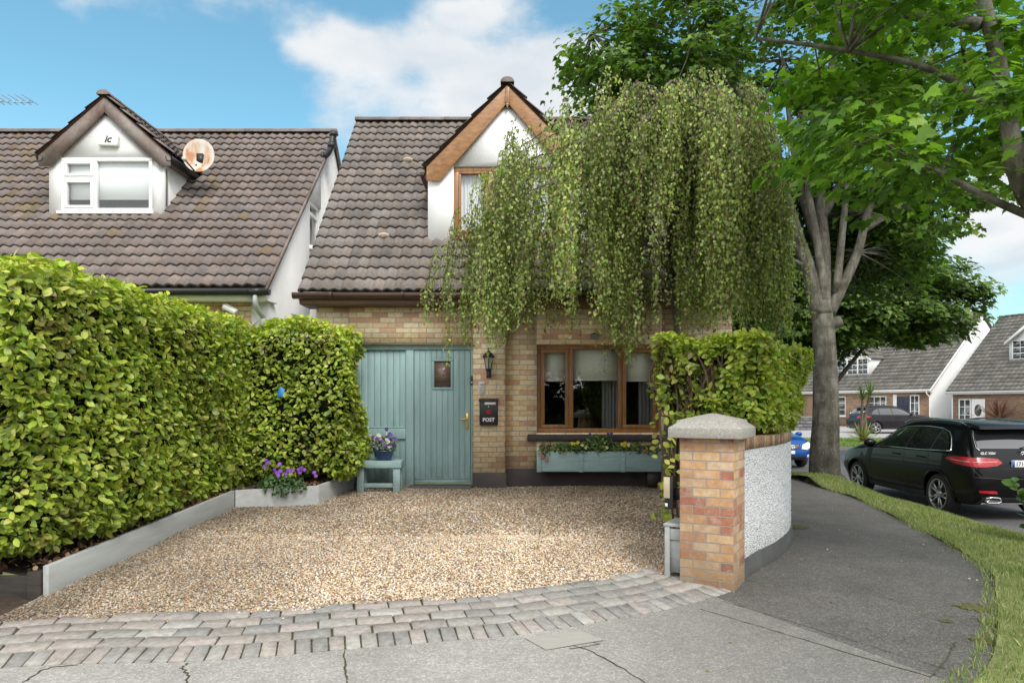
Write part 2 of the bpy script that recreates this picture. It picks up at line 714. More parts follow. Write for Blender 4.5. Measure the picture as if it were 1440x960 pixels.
L(nt, su.outputs[0], mk.inputs[0])
# overhead and behind the camera, out of view: bright white fill light added
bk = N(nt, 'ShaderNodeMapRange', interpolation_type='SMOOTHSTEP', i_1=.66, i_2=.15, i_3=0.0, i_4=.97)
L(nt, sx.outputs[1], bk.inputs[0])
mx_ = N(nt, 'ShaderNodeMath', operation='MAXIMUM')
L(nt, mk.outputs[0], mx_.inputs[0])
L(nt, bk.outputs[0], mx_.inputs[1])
skyc = mixc(nt, sky.outputs[0], (1.02, 1.56, 1.38), 1.0, 'MULTIPLY')
# pale haze to horizon
hz = N(nt, 'ShaderNodeMapRange', i_1=.0, i_2=.35, i_3=.62, i_4=.05)
L(nt, zc.outputs[0], hz.inputs[0])
skyc = mixc(nt, skyc, (4.2, 4.9, 5.35), hz.outputs[0])
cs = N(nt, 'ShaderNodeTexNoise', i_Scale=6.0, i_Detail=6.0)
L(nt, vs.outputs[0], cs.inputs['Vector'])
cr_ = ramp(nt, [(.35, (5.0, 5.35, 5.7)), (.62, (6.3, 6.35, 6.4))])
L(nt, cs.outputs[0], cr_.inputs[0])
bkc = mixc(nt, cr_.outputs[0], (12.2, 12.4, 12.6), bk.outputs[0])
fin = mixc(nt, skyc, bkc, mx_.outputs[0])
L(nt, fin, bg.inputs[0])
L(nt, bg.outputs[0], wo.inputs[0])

sl = bpy.data.lights.new('sun', 'SUN')
sl.energy = 2.8
sl.angle = R(22)
sl.color = (1.0, .96, .90)
so = bpy.data.objects.new('sun', sl)
C.objects.link(so)
e_, a_ = R(SUN_EL), R(SUN_AZ)
sd = Vector((math.sin(a_) * math.cos(e_), math.cos(a_) * math.cos(e_), math.sin(e_)))
so.rotation_euler = sd.to_track_quat('Z', 'Y').to_euler()
so.location = sd * 50

# ================================================================== ground materials
def asphalt(name, dark, light, speck=.5, scale=1.0, moss=0.0, xfade=None, mot=.14):
    m, nt, b, out = new_mat(name)
    co = coords(nt)
    big = N(nt, 'ShaderNodeTexNoise', i_Scale=1.1 * scale, i_Detail=9.0, i_Roughness=.72)
    L(nt, co, big.inputs['Vector'])
    r = ramp(nt, [(.32, dark), (.7, light)])
    L(nt, big.outputs[0], r.inputs[0])
    fine = N(nt, 'ShaderNodeTexVoronoi', i_Scale=95.0)
    L(nt, co, fine.inputs['Vector'])
    sxx = nt.nodes.new('ShaderNodeSeparateColor')
    L(nt, fine.outputs['Color'], sxx.inputs[0])
    r2 = ramp(nt, [(.0, (1 - speck,) * 3), (.75, (1.0,) * 3), (.97, (1 + speck * 1.2,) * 3)])
    L(nt, sxx.outputs[0], r2.inputs[0])
    col = mixc(nt, r.outputs[0], r2.outputs[0], 1.0, 'MULTIPLY')
    mid = N(nt, 'ShaderNodeTexNoise', i_Scale=14.0, i_Detail=8.0, i_Roughness=.75)
    L(nt, co, mid.inputs['Vector'])
    r3 = ramp(nt, [(.3, (1 - mot,) * 3), (.7, (1 + mot,) * 3)])
    L(nt, mid.outputs[0], r3.inputs[0])
    col = mixc(nt, col, r3.outputs[0], 1.0, 'MULTIPLY')
    if moss:
        mo = N(nt, 'ShaderNodeTexNoise', i_Scale=2.3, i_Detail=9.0, i_Roughness=.75)
        L(nt, co, mo.inputs['Vector'])
        r4 = ramp(nt, [(.58, (0, 0, 0)), (.72, (moss,) * 3)])
        L(nt, mo.outputs[0], r4.inputs[0])
        col = mixc(nt, col, (.05, .055, .03), r4.outputs[0])
    if xfade:
        sp_ = nt.nodes.new('ShaderNodeSeparateXYZ')
        L(nt, co, sp_.inputs[0])
        wb_ = N(nt, 'ShaderNodeMath', operation='MULTIPLY_ADD', i_1=1.1)
        L(nt, big.outputs[0], wb_.inputs[0])
        L(nt, sp_.outputs[0], wb_.inputs[2])
        mr_ = N(nt, 'ShaderNodeMapRange', interpolation_type='SMOOTHSTEP', i_1=xfade[0], i_2=xfade[1], i_3=xfade[2], i_4=xfade[3])
        L(nt, wb_.outputs[0], mr_.inputs[0])
        col = mixc(nt, col, mr_.outputs[0], 1.0, 'MULTIPLY')
    L(nt, col, b.inputs['Base Color'])
    b.inputs['Roughness'].default_value = .82
    b.inputs['Specular IOR Level'].default_value = .35
    ad = N(nt, 'ShaderNodeMath', operation='ADD')
    L(nt, fine.outputs['Distance'], ad.inputs[0])
    L(nt, mid.outputs[0], ad.inputs[1])
    bp = N(nt, 'ShaderNodeBump', i_Strength=.55, i_Distance=.006)
    L(nt, ad.outputs[0], bp.inputs['Height'])
    L(nt, bp.outputs[0], b.inputs['Normal'])
    return m


M_asph = asphalt('asphalt_path', (.088, .083, .075), (.142, .135, .124), .36, 1.3, moss=.6, mot=.10)
M_conc = asphalt('concrete_apron', (.27, .257, .235), (.385, .37, .34), .24, 1.5, moss=.24, mot=.14, xfade=(.6, 2.5, 1.0, .56))
M_road = asphalt('asphalt_road', (.085, .085, .085), (.15, .148, .145), .35)
M_kerb = pm('kerb_concrete', (.34, .33, .3), .85, .2, 4, .3, 60, dirt=(.1, .1, .07), dirt_amt=.5)
M_soil = pm('soil', (.055, .035, .022), .95, .5, 18, .8, 40, bdist=.03)
M_moss = pm('joint_moss', (.05, .055, .022), .95, .6, 25, .6, 60)
M_lawn = pm('lawn_earth', (.15, .17, .055), .95, .35, 2.5, .5, 30)
M_farpath = pm('far_paving', (.33, .32, .31), .9, .15, 1.0, .2, 20)


def sheet(name, pts, mat, kind='structure', cuts=0):
    bm = bmesh.new()
    vs_ = [bm.verts.new(p) for p in pts]
    f = bm.faces.new(vs_)
    bm.normal_update()
    if f.normal.z < 0:
        f.normal_flip()
    bmesh.ops.triangulate(bm, faces=bm.faces)
    me = bpy.data.meshes.new(name)
    bm.to_mesh(me)
    bm.free()
    me.materials.append(mat)
    o = link(name, me)
    o['kind'] = kind
    return o


sheet('ground', [(-500, -300, -.7), (500, -300, -.7), (500, 900, -.7), (-500, 900, -.7)], M_lawn)

# --- cobble crossing: front edge of the soldier course, nearest first at left
front_px = [(-260, 968), (-60, 945), (60, 935), (160, 932), (260, 930), (370, 923), (480, 913), (600, 903), (720, 893), (800, 881), (870, 869), (930, 858), (985, 845), (1036, 829)]
front = [Vector(gnd(px, py)) for px, py in front_px]
front = smooth_path(front, 10)
fcum = [0.0]
for a, b in zip(front, front[1:]):
    fcum.append(fcum[-1] + (b - a).length)


def fpos(s, off=0.0):
    s = min(max(s, 0), fcum[-1] - 1e-4)
    i = max(k for k in range(len(fcum) - 1) if fcum[k] <= s)
    t = (s - fcum[i]) / (fcum[i + 1] - fcum[i])
    p = front[i].lerp(front[i + 1], t)
    k0, k1 = max(i - 2, 0), min(i + 3, len(front) - 1)
    d = (front[k1] - front[k0]).normalized()
    nrm = Vector((-d.y, d.x, 0))
    return p + nrm * off, d, nrm


FL = fcum[-1]
OFFB = .85      # depth of the crossing
back = [fpos(s * FL / 60, OFFB)[0] for s in range(61)]


def back_y(x):
    for a, b in zip(back, back[1:]):
        if a.x <= x <= b.x:
            return a.y + (b.y - a.y) * (x - a.x) / max(b.x - a.x, 1e-6)
    return back[0].y if x < back[0].x else back[-1].y


def gravel_z(x, y):
    by = back_y(x) if x < 1.38 else back_y(1.38)
    t = max(0.0, y - by) / (10.4 - by)
    return .050 + .262 * t + min(1, t * 9) * ( .012 * math.sin(1.9 * x + 1.1 * y) + .01 * math.sin(3.7 * y - 1.3 * x + 1))


mb = MB()
pal = [(.31, .295, .27), (.34, .325, .295), (.28, .27, .25), (.33, .295, .265), (.35, .312, .285), (.30, .275, .25), (.36, .345, .315), (.26, .25, .235)]


def cobble(s0, s1, o0, o1, z0, z1, rot_warm):
    g = .0045
    jit = lambda a: random.uniform(-a, a)
    c = [fpos(s0 + g, o0 + g)[0], fpos(s1 - g, o0 + g)[0], fpos(s1 - g, o1 - g)[0], fpos(s0 + g, o1 - g)[0]]
    cen = sum(c, Vector()) / 4
    dz = jit(.004)
    tilt = [jit(.003) for _ in range(4)]
    zz = [z0, z0, z1, z1]
    bot = [(p.x, p.y, -.05) for p in c]
    mid, top = [], []
    for p, z, t in zip(c, zz, tilt):
        q = p + (cen - p) * .02 + Vector((jit(.002), jit(.002), 0))
        mid.append((q.x, q.y, z + dz + t - .005))
        q = p + (cen - p).normalized() * .009
        top.append((q.x, q.y, z + dz + t))
    k = random.choice(pal)
    if rot_warm and random.random() < .5:
        k = random.choice(pal[3:6])
    kk = random.uniform(.84, 1.0)
    k = tuple(v * kk for v in k)
    v = bot + mid + top
    f = [(8, 9, 10, 11)]
    for i in range(4):
        j = (i + 1) % 4
        f += [(i, j, 4 + j, 4 + i), (4 + i, 4 + j, 8 + j, 8 + i)]
    mb.add(v, f, k)


s = 0.0
while s < FL - .05:
    wd = .103 + random.uniform(-.006, .006)
    cobble(s, min(s + wd, FL), 0, .2, .004, .03, False)
    s += wd
for r_ in range(4):
    s = -.124 * (r_ % 2)
    o0 = .2 + r_ * .162
    while s < FL - .05:
        wd = .248 + random.uniform(-.012, .012)
        cobble(max(s, 0), min(s + wd, FL), o0, o0 + .162, .03 + .006 * r_, .036 + .006 * r_, s < FL * .55)
        s += wd
M_cob = attr_mat('cobble_stone', .92, .5, 70, .32, 22, spec=.15)
o = mb.build('cobble_crossing', M_cob, attr=True)
tag(o, kind='structure')
# dark mossy bedding under the setts
n_ = 80
bed = [fpos(i * FL / n_, -.004)[0] for i in range(n_ + 1)] + [fpos(FL - i * FL / n_, OFFB + .03)[0] for i in range(n_ + 1)]
bv = []
bf = []
for i in range(n_ + 1):
    a = fpos(i * FL / n_, 0)[0]
    b = fpos(i * FL / n_, .2)[0]
    c = fpos(i * FL / n_, OFFB + .03)[0]
    bv += [(a.x, a.y, -.004), (b.x, b.y, .019), (c.x, c.y, .040)]
for i in range(n_):
    for k in (0, 1):
        bf.append((3 * i + k, 3 * i + 3 + k, 3 * i + 4 + k, 3 * i + 1 + k))
o = np_mesh('cobble_bedding', bv, bf, M_moss)
tag(o, kind='structure')

# --- footpath (asphalt) and concrete apron in front of the crossing
edge_px = [(1352, 1010), (1368, 960), (1396, 925), (1404, 880), (1400, 830), (1388, 800), (1340, 768), (1260, 727), (1200, 699), (1150, 684)]
verge_edge = [gnd(*p) for p in edge_px]
verge_edge = [(2.1, -6, 0), (2.2, 1.5, 0)] + verge_edge + [(5.75, 16, 0), (5.8, 36, 0)]
verge_edge = [(p.x, p.y, 0) for p in smooth_path(verge_edge, 5)]
path_poly = [(-14, -6, -.004)] + [(x, y, -.004) for x, y, z in verge_edge] + [(2.6, 36, -.004), (2.6, 9, -.004), (1.6, 6.3, -.004), (1.5, 5.9, -.004)]
path_poly += [(p.x, p.y - .0, -.004) for p in reversed(front[::3])] + [(-14, front[0].y, -.004)]
sheet('footpath', path_poly, M_asph)
e1 = gnd(1015, 842)
e2 = gnd(1300, 945)
e3 = (e1[0] + (e2[0] - e1[0]) * 2.2, e1[1] + (e2[1] - e1[1]) * 2.2, 0)
conc = [(-14, 0, 0), (e3[0], 0, 0), e3, e1] + [(p.x, p.y - .002, 0) for p in reversed(front) if p.x < e1[0] - .02] + [(-14, front[0].y, 0)]
sheet('concrete_apron', conc, M_conc)

# joints and cracks in the apron
mb = MB()


def joint(pts, wd, z=.003, n=8, wob=.012):
    P = smooth_path([Vector(gnd(*p)) for p in pts], n)
    vv, ff = [], []
    for i, p in enumerate(P):
        d = (P[min(i + 1, len(P) - 1)] - P[max(i - 1, 0)]).normalized()
        s_ = Vector((-d.y, d.x, 0))
        q = p + s_ * random.uniform(-wob, wob)
        w2 = wd * random.uniform(.35, 1.0)
        vv += [(q.x - s_.x * w2, q.y - s_.y * w2, z), (q.x + s_.x * w2, q.y + s_.y * w2, z)]
        if i:
            k = 2 * i
            ff.append((k - 2, k, k + 1, k - 1))
    mb.add(vv, ff)


joint([(484, 914), (485, 935), (488, 962), (492, 1000)], .007, wob=.005)
joint([(262, 932), (256, 940), (266, 950), (258, 975)], .009, wob=.015)
joint([(30, 962), (66, 940), (110, 934)], .007)
joint([(792, 902), (840, 920), (900, 955), (960, 1000)], .007, wob=.008)
joint([(845, 897), (828, 902), (842, 905), (800, 912)], .005)
joint([(985, 856), (1060, 878), (1160, 908), (1310, 952)], .006, wob=.006)
joint([(1016, 845), (1090, 866), (1200, 900), (1330, 940)], .004, wob=.004)
joint([(1310, 952), (1330, 925), (1345, 902)], .006, wob=.01)
joint([(-200, 985), (30, 962)], .006)
o = mb.build('pavement_joints', M_moss, fixn=False)
tag(o, kind='structure')
M_cover = pm('cover_stone', (.34, .325, .29), .85, .15, 6, .5, 25, stretch=(1, 14, 1))
cv = [gnd(737, 896, .005), gnd(815, 886, .005), gnd(850, 899, .005), gnd(768, 913, .005)]
sheet('pavement_cover', cv, M_cover)

# moss cushions on the path edge
mb = MB()
for px, py, rx, ry in ((1372, 853, .16, .13), (1385, 900, .10, .10), (1120, 740, .16, .2), (1330, 872, .05, .05), (1060, 800, .06, .05), (1395, 875, .08, .12)):
    c = Vector(gnd(px, py))
    k_ = 40
    vv = [(c.x, c.y, .012)]
    for q in range(k_):
        t = 2 * PI * q / k_
        rr = random.uniform(.55, 1.1)
        vv.append((c.x + rx * rr * math.cos(t), c.y + ry * rr * math.sin(t), .001))
    mb.add(vv, [(0, 1 + q, 1 + (q + 1) % k_) for q in range(k_)])
o = mb.build('path_moss', pm('moss', (.085, .085, .022), 1.0, .5, 30, .8, 60))
tag(o, kind='structure')

# --- gravel: a bumpy bed plus loose stones
gx0, gx1, gy0, gy1 = -3.56, 3.1, 4.6, 10.42
nx, ny = 90, 90
gv, gf = [], []
for j in range(ny + 1):
    for i in range(nx + 1):
        x = gx0 + (gx1 - gx0) * i / nx
        y = 4.6
        y0 = back_y(x) - .012 if x < 1.38 else back_y(1.38) - .012 + (x - 1.38) * 1.45
        y = y0 + (gy1 - y0) * j / ny
        gv.append((x, y, gravel_z(x, y) - .004))
for j in range(ny):
    for i in range(nx):
        k = j * (nx + 1) + i
        gf.append((k, k + 1, k + nx + 2, k + nx + 1))
m, nt, b, out = new_mat('gravel_bed')
co = coords(nt)
vo = N(nt, 'ShaderNodeTexVoronoi', i_Scale=75.0)
L(nt, co, vo.inputs['Vector'])
sxx = nt.nodes.new('ShaderNodeSeparateColor')
L(nt, vo.outputs['Color'], sxx.inputs[0])
r = ramp(nt, [(0, (.10, .07, .045)), (.3, (.28, .2, .13)), (.6, (.4, .31, .21)), (.85, (.5, .43, .33)), (1, (.2, .18, .16))])
L(nt, sxx.outputs[0], r.inputs[0])
L(nt, r.outputs[0], b.inputs['Base Color'])
b.inputs['Roughness'].default_value = .9
bp = N(nt, 'ShaderNodeBump', i_Strength=1.0, i_Distance=.015, invert=True)
L(nt, vo.outputs['Distance'], bp.inputs['Height'])
L(nt, bp.outputs[0], b.inputs['Normal'])
o = np_mesh('gravel_bed', gv, gf, m, smooth=True)
tag(o, kind='structure')

# leaf-strewn soil in front of the end board, left of the drive
sv_ = []
for i in range(21):
    x = -6.6 + 3.15 * i / 20
    sv_ += [(x, back_y(x) - .03, .032), (x, 5.46, .052 + .01 * math.sin(9 * x))]
o = np_mesh('soil_strip', sv_, [(2 * i, 2 * i + 2, 2 * i + 3, 2 * i + 1) for i in range(20)], M_soil)
tag(o, kind='structure')

ico = bmesh.new()
bmesh.ops.create_icosphere(ico, subdivisions=1, radius=1)
iv = np.array([v.co[:] for v in ico.verts])
itf = np.array([[v.index for v in f.verts] for f in ico.faces])
ico.free()


def pebbles(n, ylo, yhi, xlo, xhi, s0, s1):
    x = rng.uniform(xlo, xhi, n)
    y = rng.uniform(ylo, yhi, n)
    by = np.array([back_y(a) if a < back[-1].x else 6.2 for a in x])
    wob = .03 * np.sin(x * 5.1) + .02 * np.sin(x * 13.7)
    ok = y > by - .045 + wob
    ok &= ~((x > 1.38) & (y < 6.1 + (x - 1.38) * 1.6))
    x, y = x[ok], y[ok]
    z = np.array([gravel_z(a, c) for a, c in zip(x, y)])
    return x, y, z, rng.uniform(s0, s1, len(x))


P1 = pebbles(70000, 4.7, 7.4, -3.55, 2.0, .0055, .0108)
P2 = pebbles(38000, 7.2, 10.4, -3.5, 2.6, .0075, .0135)
# scattered strays on the setts
xs = rng.uniform(-3.6, 1.6, 260)
ys = np.array([back_y(a) for a in xs]) - np.abs(rng.normal(0, .12, 260))
P3 = (xs, ys, np.full(260, .038), rng.uniform(.006, .011, 260))
px_, py_, pz_, ps_ = [np.concatenate([a, b_, c_]) for a, b_, c_ in zip(P1, P2, P3)]
n = len(px_)
pos = np.stack([px_, py_, pz_ + ps_ * .25], 1)
rot = frames(rnd_unit(n) * .55 + np.array([0, 0, 1]), rnd_unit(n))
asp = np.stack([rng.uniform(.7, 1.1, n), rng.uniform(.95, 1.5, n), rng.uniform(.45, .75, n)], 1)
cols = pick([(.50, .40, .28), (.42, .32, .21), (.56, .50, .41), (.33, .22, .13), (.62, .57, .50), (.24, .17, .12), (.30, .29, .28), (.46, .30, .17), (.17, .14, .12)],
            n, [6, 5.5, 4.5, 4.2, 3.6, 2.8, 2.2, 2.6, 1.7], .2)
# light painted in: sunlit middle, shade with dirt toward edges and house; paler wheel tracks
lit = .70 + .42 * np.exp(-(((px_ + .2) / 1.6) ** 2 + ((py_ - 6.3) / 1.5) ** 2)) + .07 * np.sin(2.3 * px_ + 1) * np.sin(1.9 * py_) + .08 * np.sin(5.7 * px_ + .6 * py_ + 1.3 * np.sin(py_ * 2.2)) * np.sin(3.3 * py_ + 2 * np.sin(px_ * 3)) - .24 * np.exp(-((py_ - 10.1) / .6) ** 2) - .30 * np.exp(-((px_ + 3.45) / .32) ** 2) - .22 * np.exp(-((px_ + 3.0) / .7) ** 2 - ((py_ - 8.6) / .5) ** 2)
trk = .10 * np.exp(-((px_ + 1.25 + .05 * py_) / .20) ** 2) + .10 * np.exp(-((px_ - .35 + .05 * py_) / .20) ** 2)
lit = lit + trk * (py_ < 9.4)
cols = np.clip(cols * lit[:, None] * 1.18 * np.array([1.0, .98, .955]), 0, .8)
M_peb = attr_mat('pebbles', .8, 0, var=.15, scale=120)
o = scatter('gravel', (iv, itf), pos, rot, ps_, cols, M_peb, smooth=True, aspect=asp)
tag(o, kind='stuff')
o['label'] = 'loose cream and brown gravel covering the driveway'
o['category'] = 'gravel'

n = 900
lx = rng.uniform(-3.4, 1.6, n)
ly = rng.uniform(5.0, 10.3, n)
byy = np.array([back_y(a) for a in lx])
ok = (ly > byy - .1) & (rng.uniform(0, 1, n) < .25 + .75 * np.exp(-((lx + 3.4) / .5) ** 2) + .5 * np.exp(-((ly - 10.2) / .5) ** 2) + .35 * np.exp(-((ly - byy) / .12) ** 2))
lx, ly = lx[ok], ly[ok]
n = len(lx)
rot = frames(np.array([0, 0, 1.0]) + rng.normal(0, .4, (n, 3)), rnd_unit(n))
o = scatter('gravel_litter', T_small(), np.stack([lx, ly, np.array([gravel_z(a, c) for a, c in zip(lx, ly)]) + .014], 1), rot, rng.uniform(.012, .035, n),
            pick([(.16, .12, .07), (.25, .2, .1), (.1, .08, .05), (.2, .22, .07), (.3, .26, .16)], n), leaf_mat('litter_leaf', .1, .8))
tag(o, 'dry leaves and bits of bark lying in the gravel along its edges', 'leaf litter', kind='stuff')

# --- verge, kerb, road and the far side
KX = 7.0
ve = [p for p in verge_edge if p[1] > -3]


def verge_z(t, x, y):
    mound = .16 * math.exp(-(((x - 6.16) / .8) ** 2 + ((y - 13.9) / .9) ** 2))
    return .02 + (-.34) * (t ** 1.5) + .04 * math.sin(PI * t) + mound + .02 * math.sin(3 * y + 2 * x)


vv, ff = [], []
for i, p in enumerate(ve):
    for k in range(9):
        t = k / 8
        x = p[0] + (KX - p[0]) * t
        vv.append((x, p[1], verge_z(t, x, p[1])))
for i in range(len(ve) - 1):
    for k in range(8):
        a = i * 9 + k
        ff.append((a, a + 1, a + 10, a + 9))
o = np_mesh('verge', vv, ff, M_lawn, smooth=True)
tag(o, kind='structure')
mb = MB()
y = -20.0
while y < 36:
    mb.box(KX, KX + .14, y, y + .905, -.8, -.31)
    y += .912
o = mb.build('kerb', M_kerb, bevel=.015)
tag(o, kind='structure')
sheet('road', [(KX + .13, -60, -.42), (60, -60, -.42), (60, 30, -.42), (-30, 30, -.42), (-30, 24, -.42), (KX + .13, 24, -.42)], M_road)
sheet('side_road', [(-40, 36, -.424), (-40, 29.9, -.424), (5.8, 29.9, -.424), (5.8, 36, -.424)], M_road)
mb = MB()
x = 6.0
while x < 60:
    mb.box(x, x + .9, 30.0, 30.15, -.8, -.3)
    x += .91
o = mb.build('far_kerb', M_kerb, bevel=.015)
tag(o, kind='structure')
sheet('far_lawn', [(6, 30.15, -.31), (60, 30.15, -.31), (60, 38, -.3), (6, 38, -.3)], M_lawn)
sheet('far_footpath', [(0, 38, -.296), (60, 38, -.296), (60, 40.5, -.27), (0, 40.5, -.27)], M_farpath)
sheet('far_driveway', [(-20, 40.5, -.266), (90, 40.5, -.266), (90, 46, -.2), (90, 90, -.06), (-20, 90, -.06), (-20, 46, -.2)], M_farpath)

# grass blades on the verge
def grass(n, poly_fn, name, hmin, hmax, mat, cols, w_=None):
    pos = poly_fn(n)
    n = len(pos)
    nr = np.stack([rng.normal(0, 1, n), rng.normal(0, 1, n), np.full(n, .35)], 1)
    tip = np.array([0, 0, 1.0]) + rng.normal(0, .33, (n, 3))
    tip[:, 2] = np.abs(tip[:, 2])
    t = tip / np.linalg.norm(tip, axis=1, keepdims=True)
    nrm = nr - t * (nr * t).sum(1, keepdims=True)
    rot = frames(nrm, t)
    h = rng.uniform(hmin, hmax, n)
    c = pick(cols, n, w_, .25)
    o = scatter(name, T_blade(), pos, rot, h, c, mat)
    return o


M_grass = leaf_mat('grass_blade', .3, .55)
vex = np.array([p[0] for p in ve])
vey = np.array([p[1] for p in ve])


def verge_pts(n):
    u = rng.uniform(0, 1, n)
    y = 2.5 + 15.5 * u ** 1.35
    ex = np.interp(y, vey, vex)
    t = rng.uniform(-.035, 1.0, n)
    x = ex + (KX - ex) * t
    z = np.array([verge_z(max(a, 0), b_, c_) for a, b_, c_ in zip(t, x, y)])
    keep = (np.hypot(x - 6.16, y - 14) > .33)
    return np.stack([x, y, z - .005], 1)[keep]


o = grass(110000, verge_pts, 'verge_grass', .022, .062, M_grass, [(.22, .28, .08), (.17, .245, .065), (.30, .32, .12), (.40, .37, .20), (.12, .19, .045)], [4, 4, 3, 1.6, 2])
tag(o, 'mown yellowish green grass on the verge beside the footpath', 'grass', kind='stuff')


def far_pts(n):
    return np.stack([rng.uniform(10, 27, n), rng.uniform(30.2, 38, n), np.full(n, -.31)], 1)


o = grass(26000, far_pts, 'far_grass', .07, .13, M_grass, [(.16, .26, .04), (.12, .21, .03), (.22, .3, .06)])
tag(o, 'bright mown lawn across the road', 'grass', kind='stuff')

# fallen leaves and petals on the paving
n = 420
lx = rng.uniform(-2.5, 5.2, n)
ly = rng.uniform(3.6, 12.5, n)
ex = np.interp(ly, vey, vex)
ok = (lx < ex) & ((lx > 2.3 + np.maximum(0, (ly - 6.3)) * .55) | ((ly < 4.9) & (rng.uniform(0, 1, n) < .35)))
ok &= (ly < 8.2) | (lx > 3.8)
lx, ly = lx[ok], ly[ok]
n = len(lx)
rot = frames(np.array([0, 0, 1.0]) + rng.normal(0, .25, (n, 3)), rnd_unit(n))
o = scatter('fallen_leaves', T_small(), np.stack([lx, ly, np.full(n, .009)], 1), rot, rng.uniform(.012, .036, n),
            pick([(.3, .28, .12), (.35, .3, .22), (.2, .14, .07), (.42, .4, .34), (.25, .3, .08)], n), M_grass)
tag(o, 'small dry leaves scattered over the dark footpath', 'leaf litter', kind='stuff')
# ================================================================== shared building materials
BRICK = [(.86, .70, .45), (.88, .75, .52), (.83, .62, .38), (.88, .77, .56), (.76, .53, .36), (.87, .71, .48), (.88, .78, .59), (.64, .39, .28), (.87, .72, .49),
         (.84, .66, .42), (.70, .45, .33), (.87, .74, .52), (.85, .68, .45), (.87, .73, .51), (.88, .76, .54)]
M_brick = brick_mat('buff_brick', BRICK, (.47, .42, .35))
PBR = [(.44, .265, .145), (.48, .295, .155), (.40, .22, .125), (.34, .155, .10), (.50, .35, .205), (.43, .265, .15), (.32, .135, .09), (.45, .315, .205), (.40, .235, .145), (.46, .345, .235)]
M_brick2 = brick_mat('weathered_brick', PBR, (.30, .27, .23), stain=.75, moss=1.0)
M_brick3 = brick_mat('brown_brick', [(.23, .15, .095), (.26, .17, .105), (.20, .125, .085), (.28, .19, .12)], (.25, .22, .19))
M_white = pm('white_render', (.84, .84, .84), .9, .03, 2, .25, 45)
M_whiteold = pm('aged_white_render', (.68, .68, .67), .9, .07, 1.5, .35, 60, dirt=(.35, .35, .33), dirt_amt=.3)
M_whitewood = pm('white_frame', (.78, .78, .76), .4, .05, 5, .05, 40, dirt=(.45, .42, .36), dirt_amt=.15)
M_oak = pm('oak_upvc', (.27, .125, .042), .35, .3, 3, .08, 40, stretch=(6, 6, .8), coat=.2)
M_oakh = pm('oak_barge', (.30, .145, .055), .4, .35, 4, .08, 40, stretch=(2, 1, 5), coat=.1)
M_brown = pm('brown_upvc', (.055, .026, .020), .35, .2, 4, .04, 40)
M_fascia = pm('brown_fascia', (.13, .065, .042), .5, .2, 3, .05, 30)
M_plinth = pm('plinth_paint', (.038, .028, .027), .7, .25, 5, .25, 40, dirt=(.1, .085, .07), dirt_amt=.25)
M_peel = pm('peeling_brown_paint', (.12, .075, .06), .8, .2, 4, .2, 40, dirt=(.42, .38, .35), dirt_amt=.55)
M_blackp = pm('black_plastic', (.014, .014, .016), .4, .2, 8, .03, 60)
M_dark = pm('dark_void', (.012, .012, .013), .95, .1, 4, 0)
M_lead = pm('lead_flashing', (.16, .165, .175), .6, .35, 9, .3, 30)
M_teal = pm('teal_paint', (.262, .392, .392), .5, .13, 3, .10, 60, dirt=(.14, .21, .21), dirt_amt=.3, stretch=(3, 3, .6))
M_tealw = pm('teal_weathered', (.24, .345, .35), .6, .15, 5, .12, 50, stretch=(1, 8, 8), dirt=(.1, .12, .11), dirt_amt=.2)
grime(M_teal, .28, .85, (.10, .11, .10), .75)
grime(M_tealw, .28, .6, (.10, .10, .085), .8)
M_greywood = pm('grey_painted_timber', (.37, .385, .375), .65, .10, 3, .18, 40, stretch=(5, .7, 6), dirt=(.20, .20, .18), dirt_amt=.3)
M_darkwood = pm('dark_timber', (.035, .03, .025), .85, .4, 5, .4, 40, stretch=(1, 1, 6))
M_glass = glass_mat('window_glass', (.95, .97, .96), 1.3, .07)
M_blind = pm('roller_blind', (.80, .81, .74), .9, .03, 2, .02, 200)
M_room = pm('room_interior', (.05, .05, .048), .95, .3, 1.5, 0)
M_curtain = pm('net_curtain', (.72, .74, .76), .95, .04, 2, .1, 20, stretch=(12, 1, .6))
M_brass = pm('brass', (.62, .42, .12), .28, .1, 8, .02, 40, metal=1)
M_chrome = pm('chrome', (.75, .75, .76), .12, .04, 8, 0, metal=1)
M_wtext = pm('white_lettering', (.8, .8, .8), .5, .02, 4, 0)


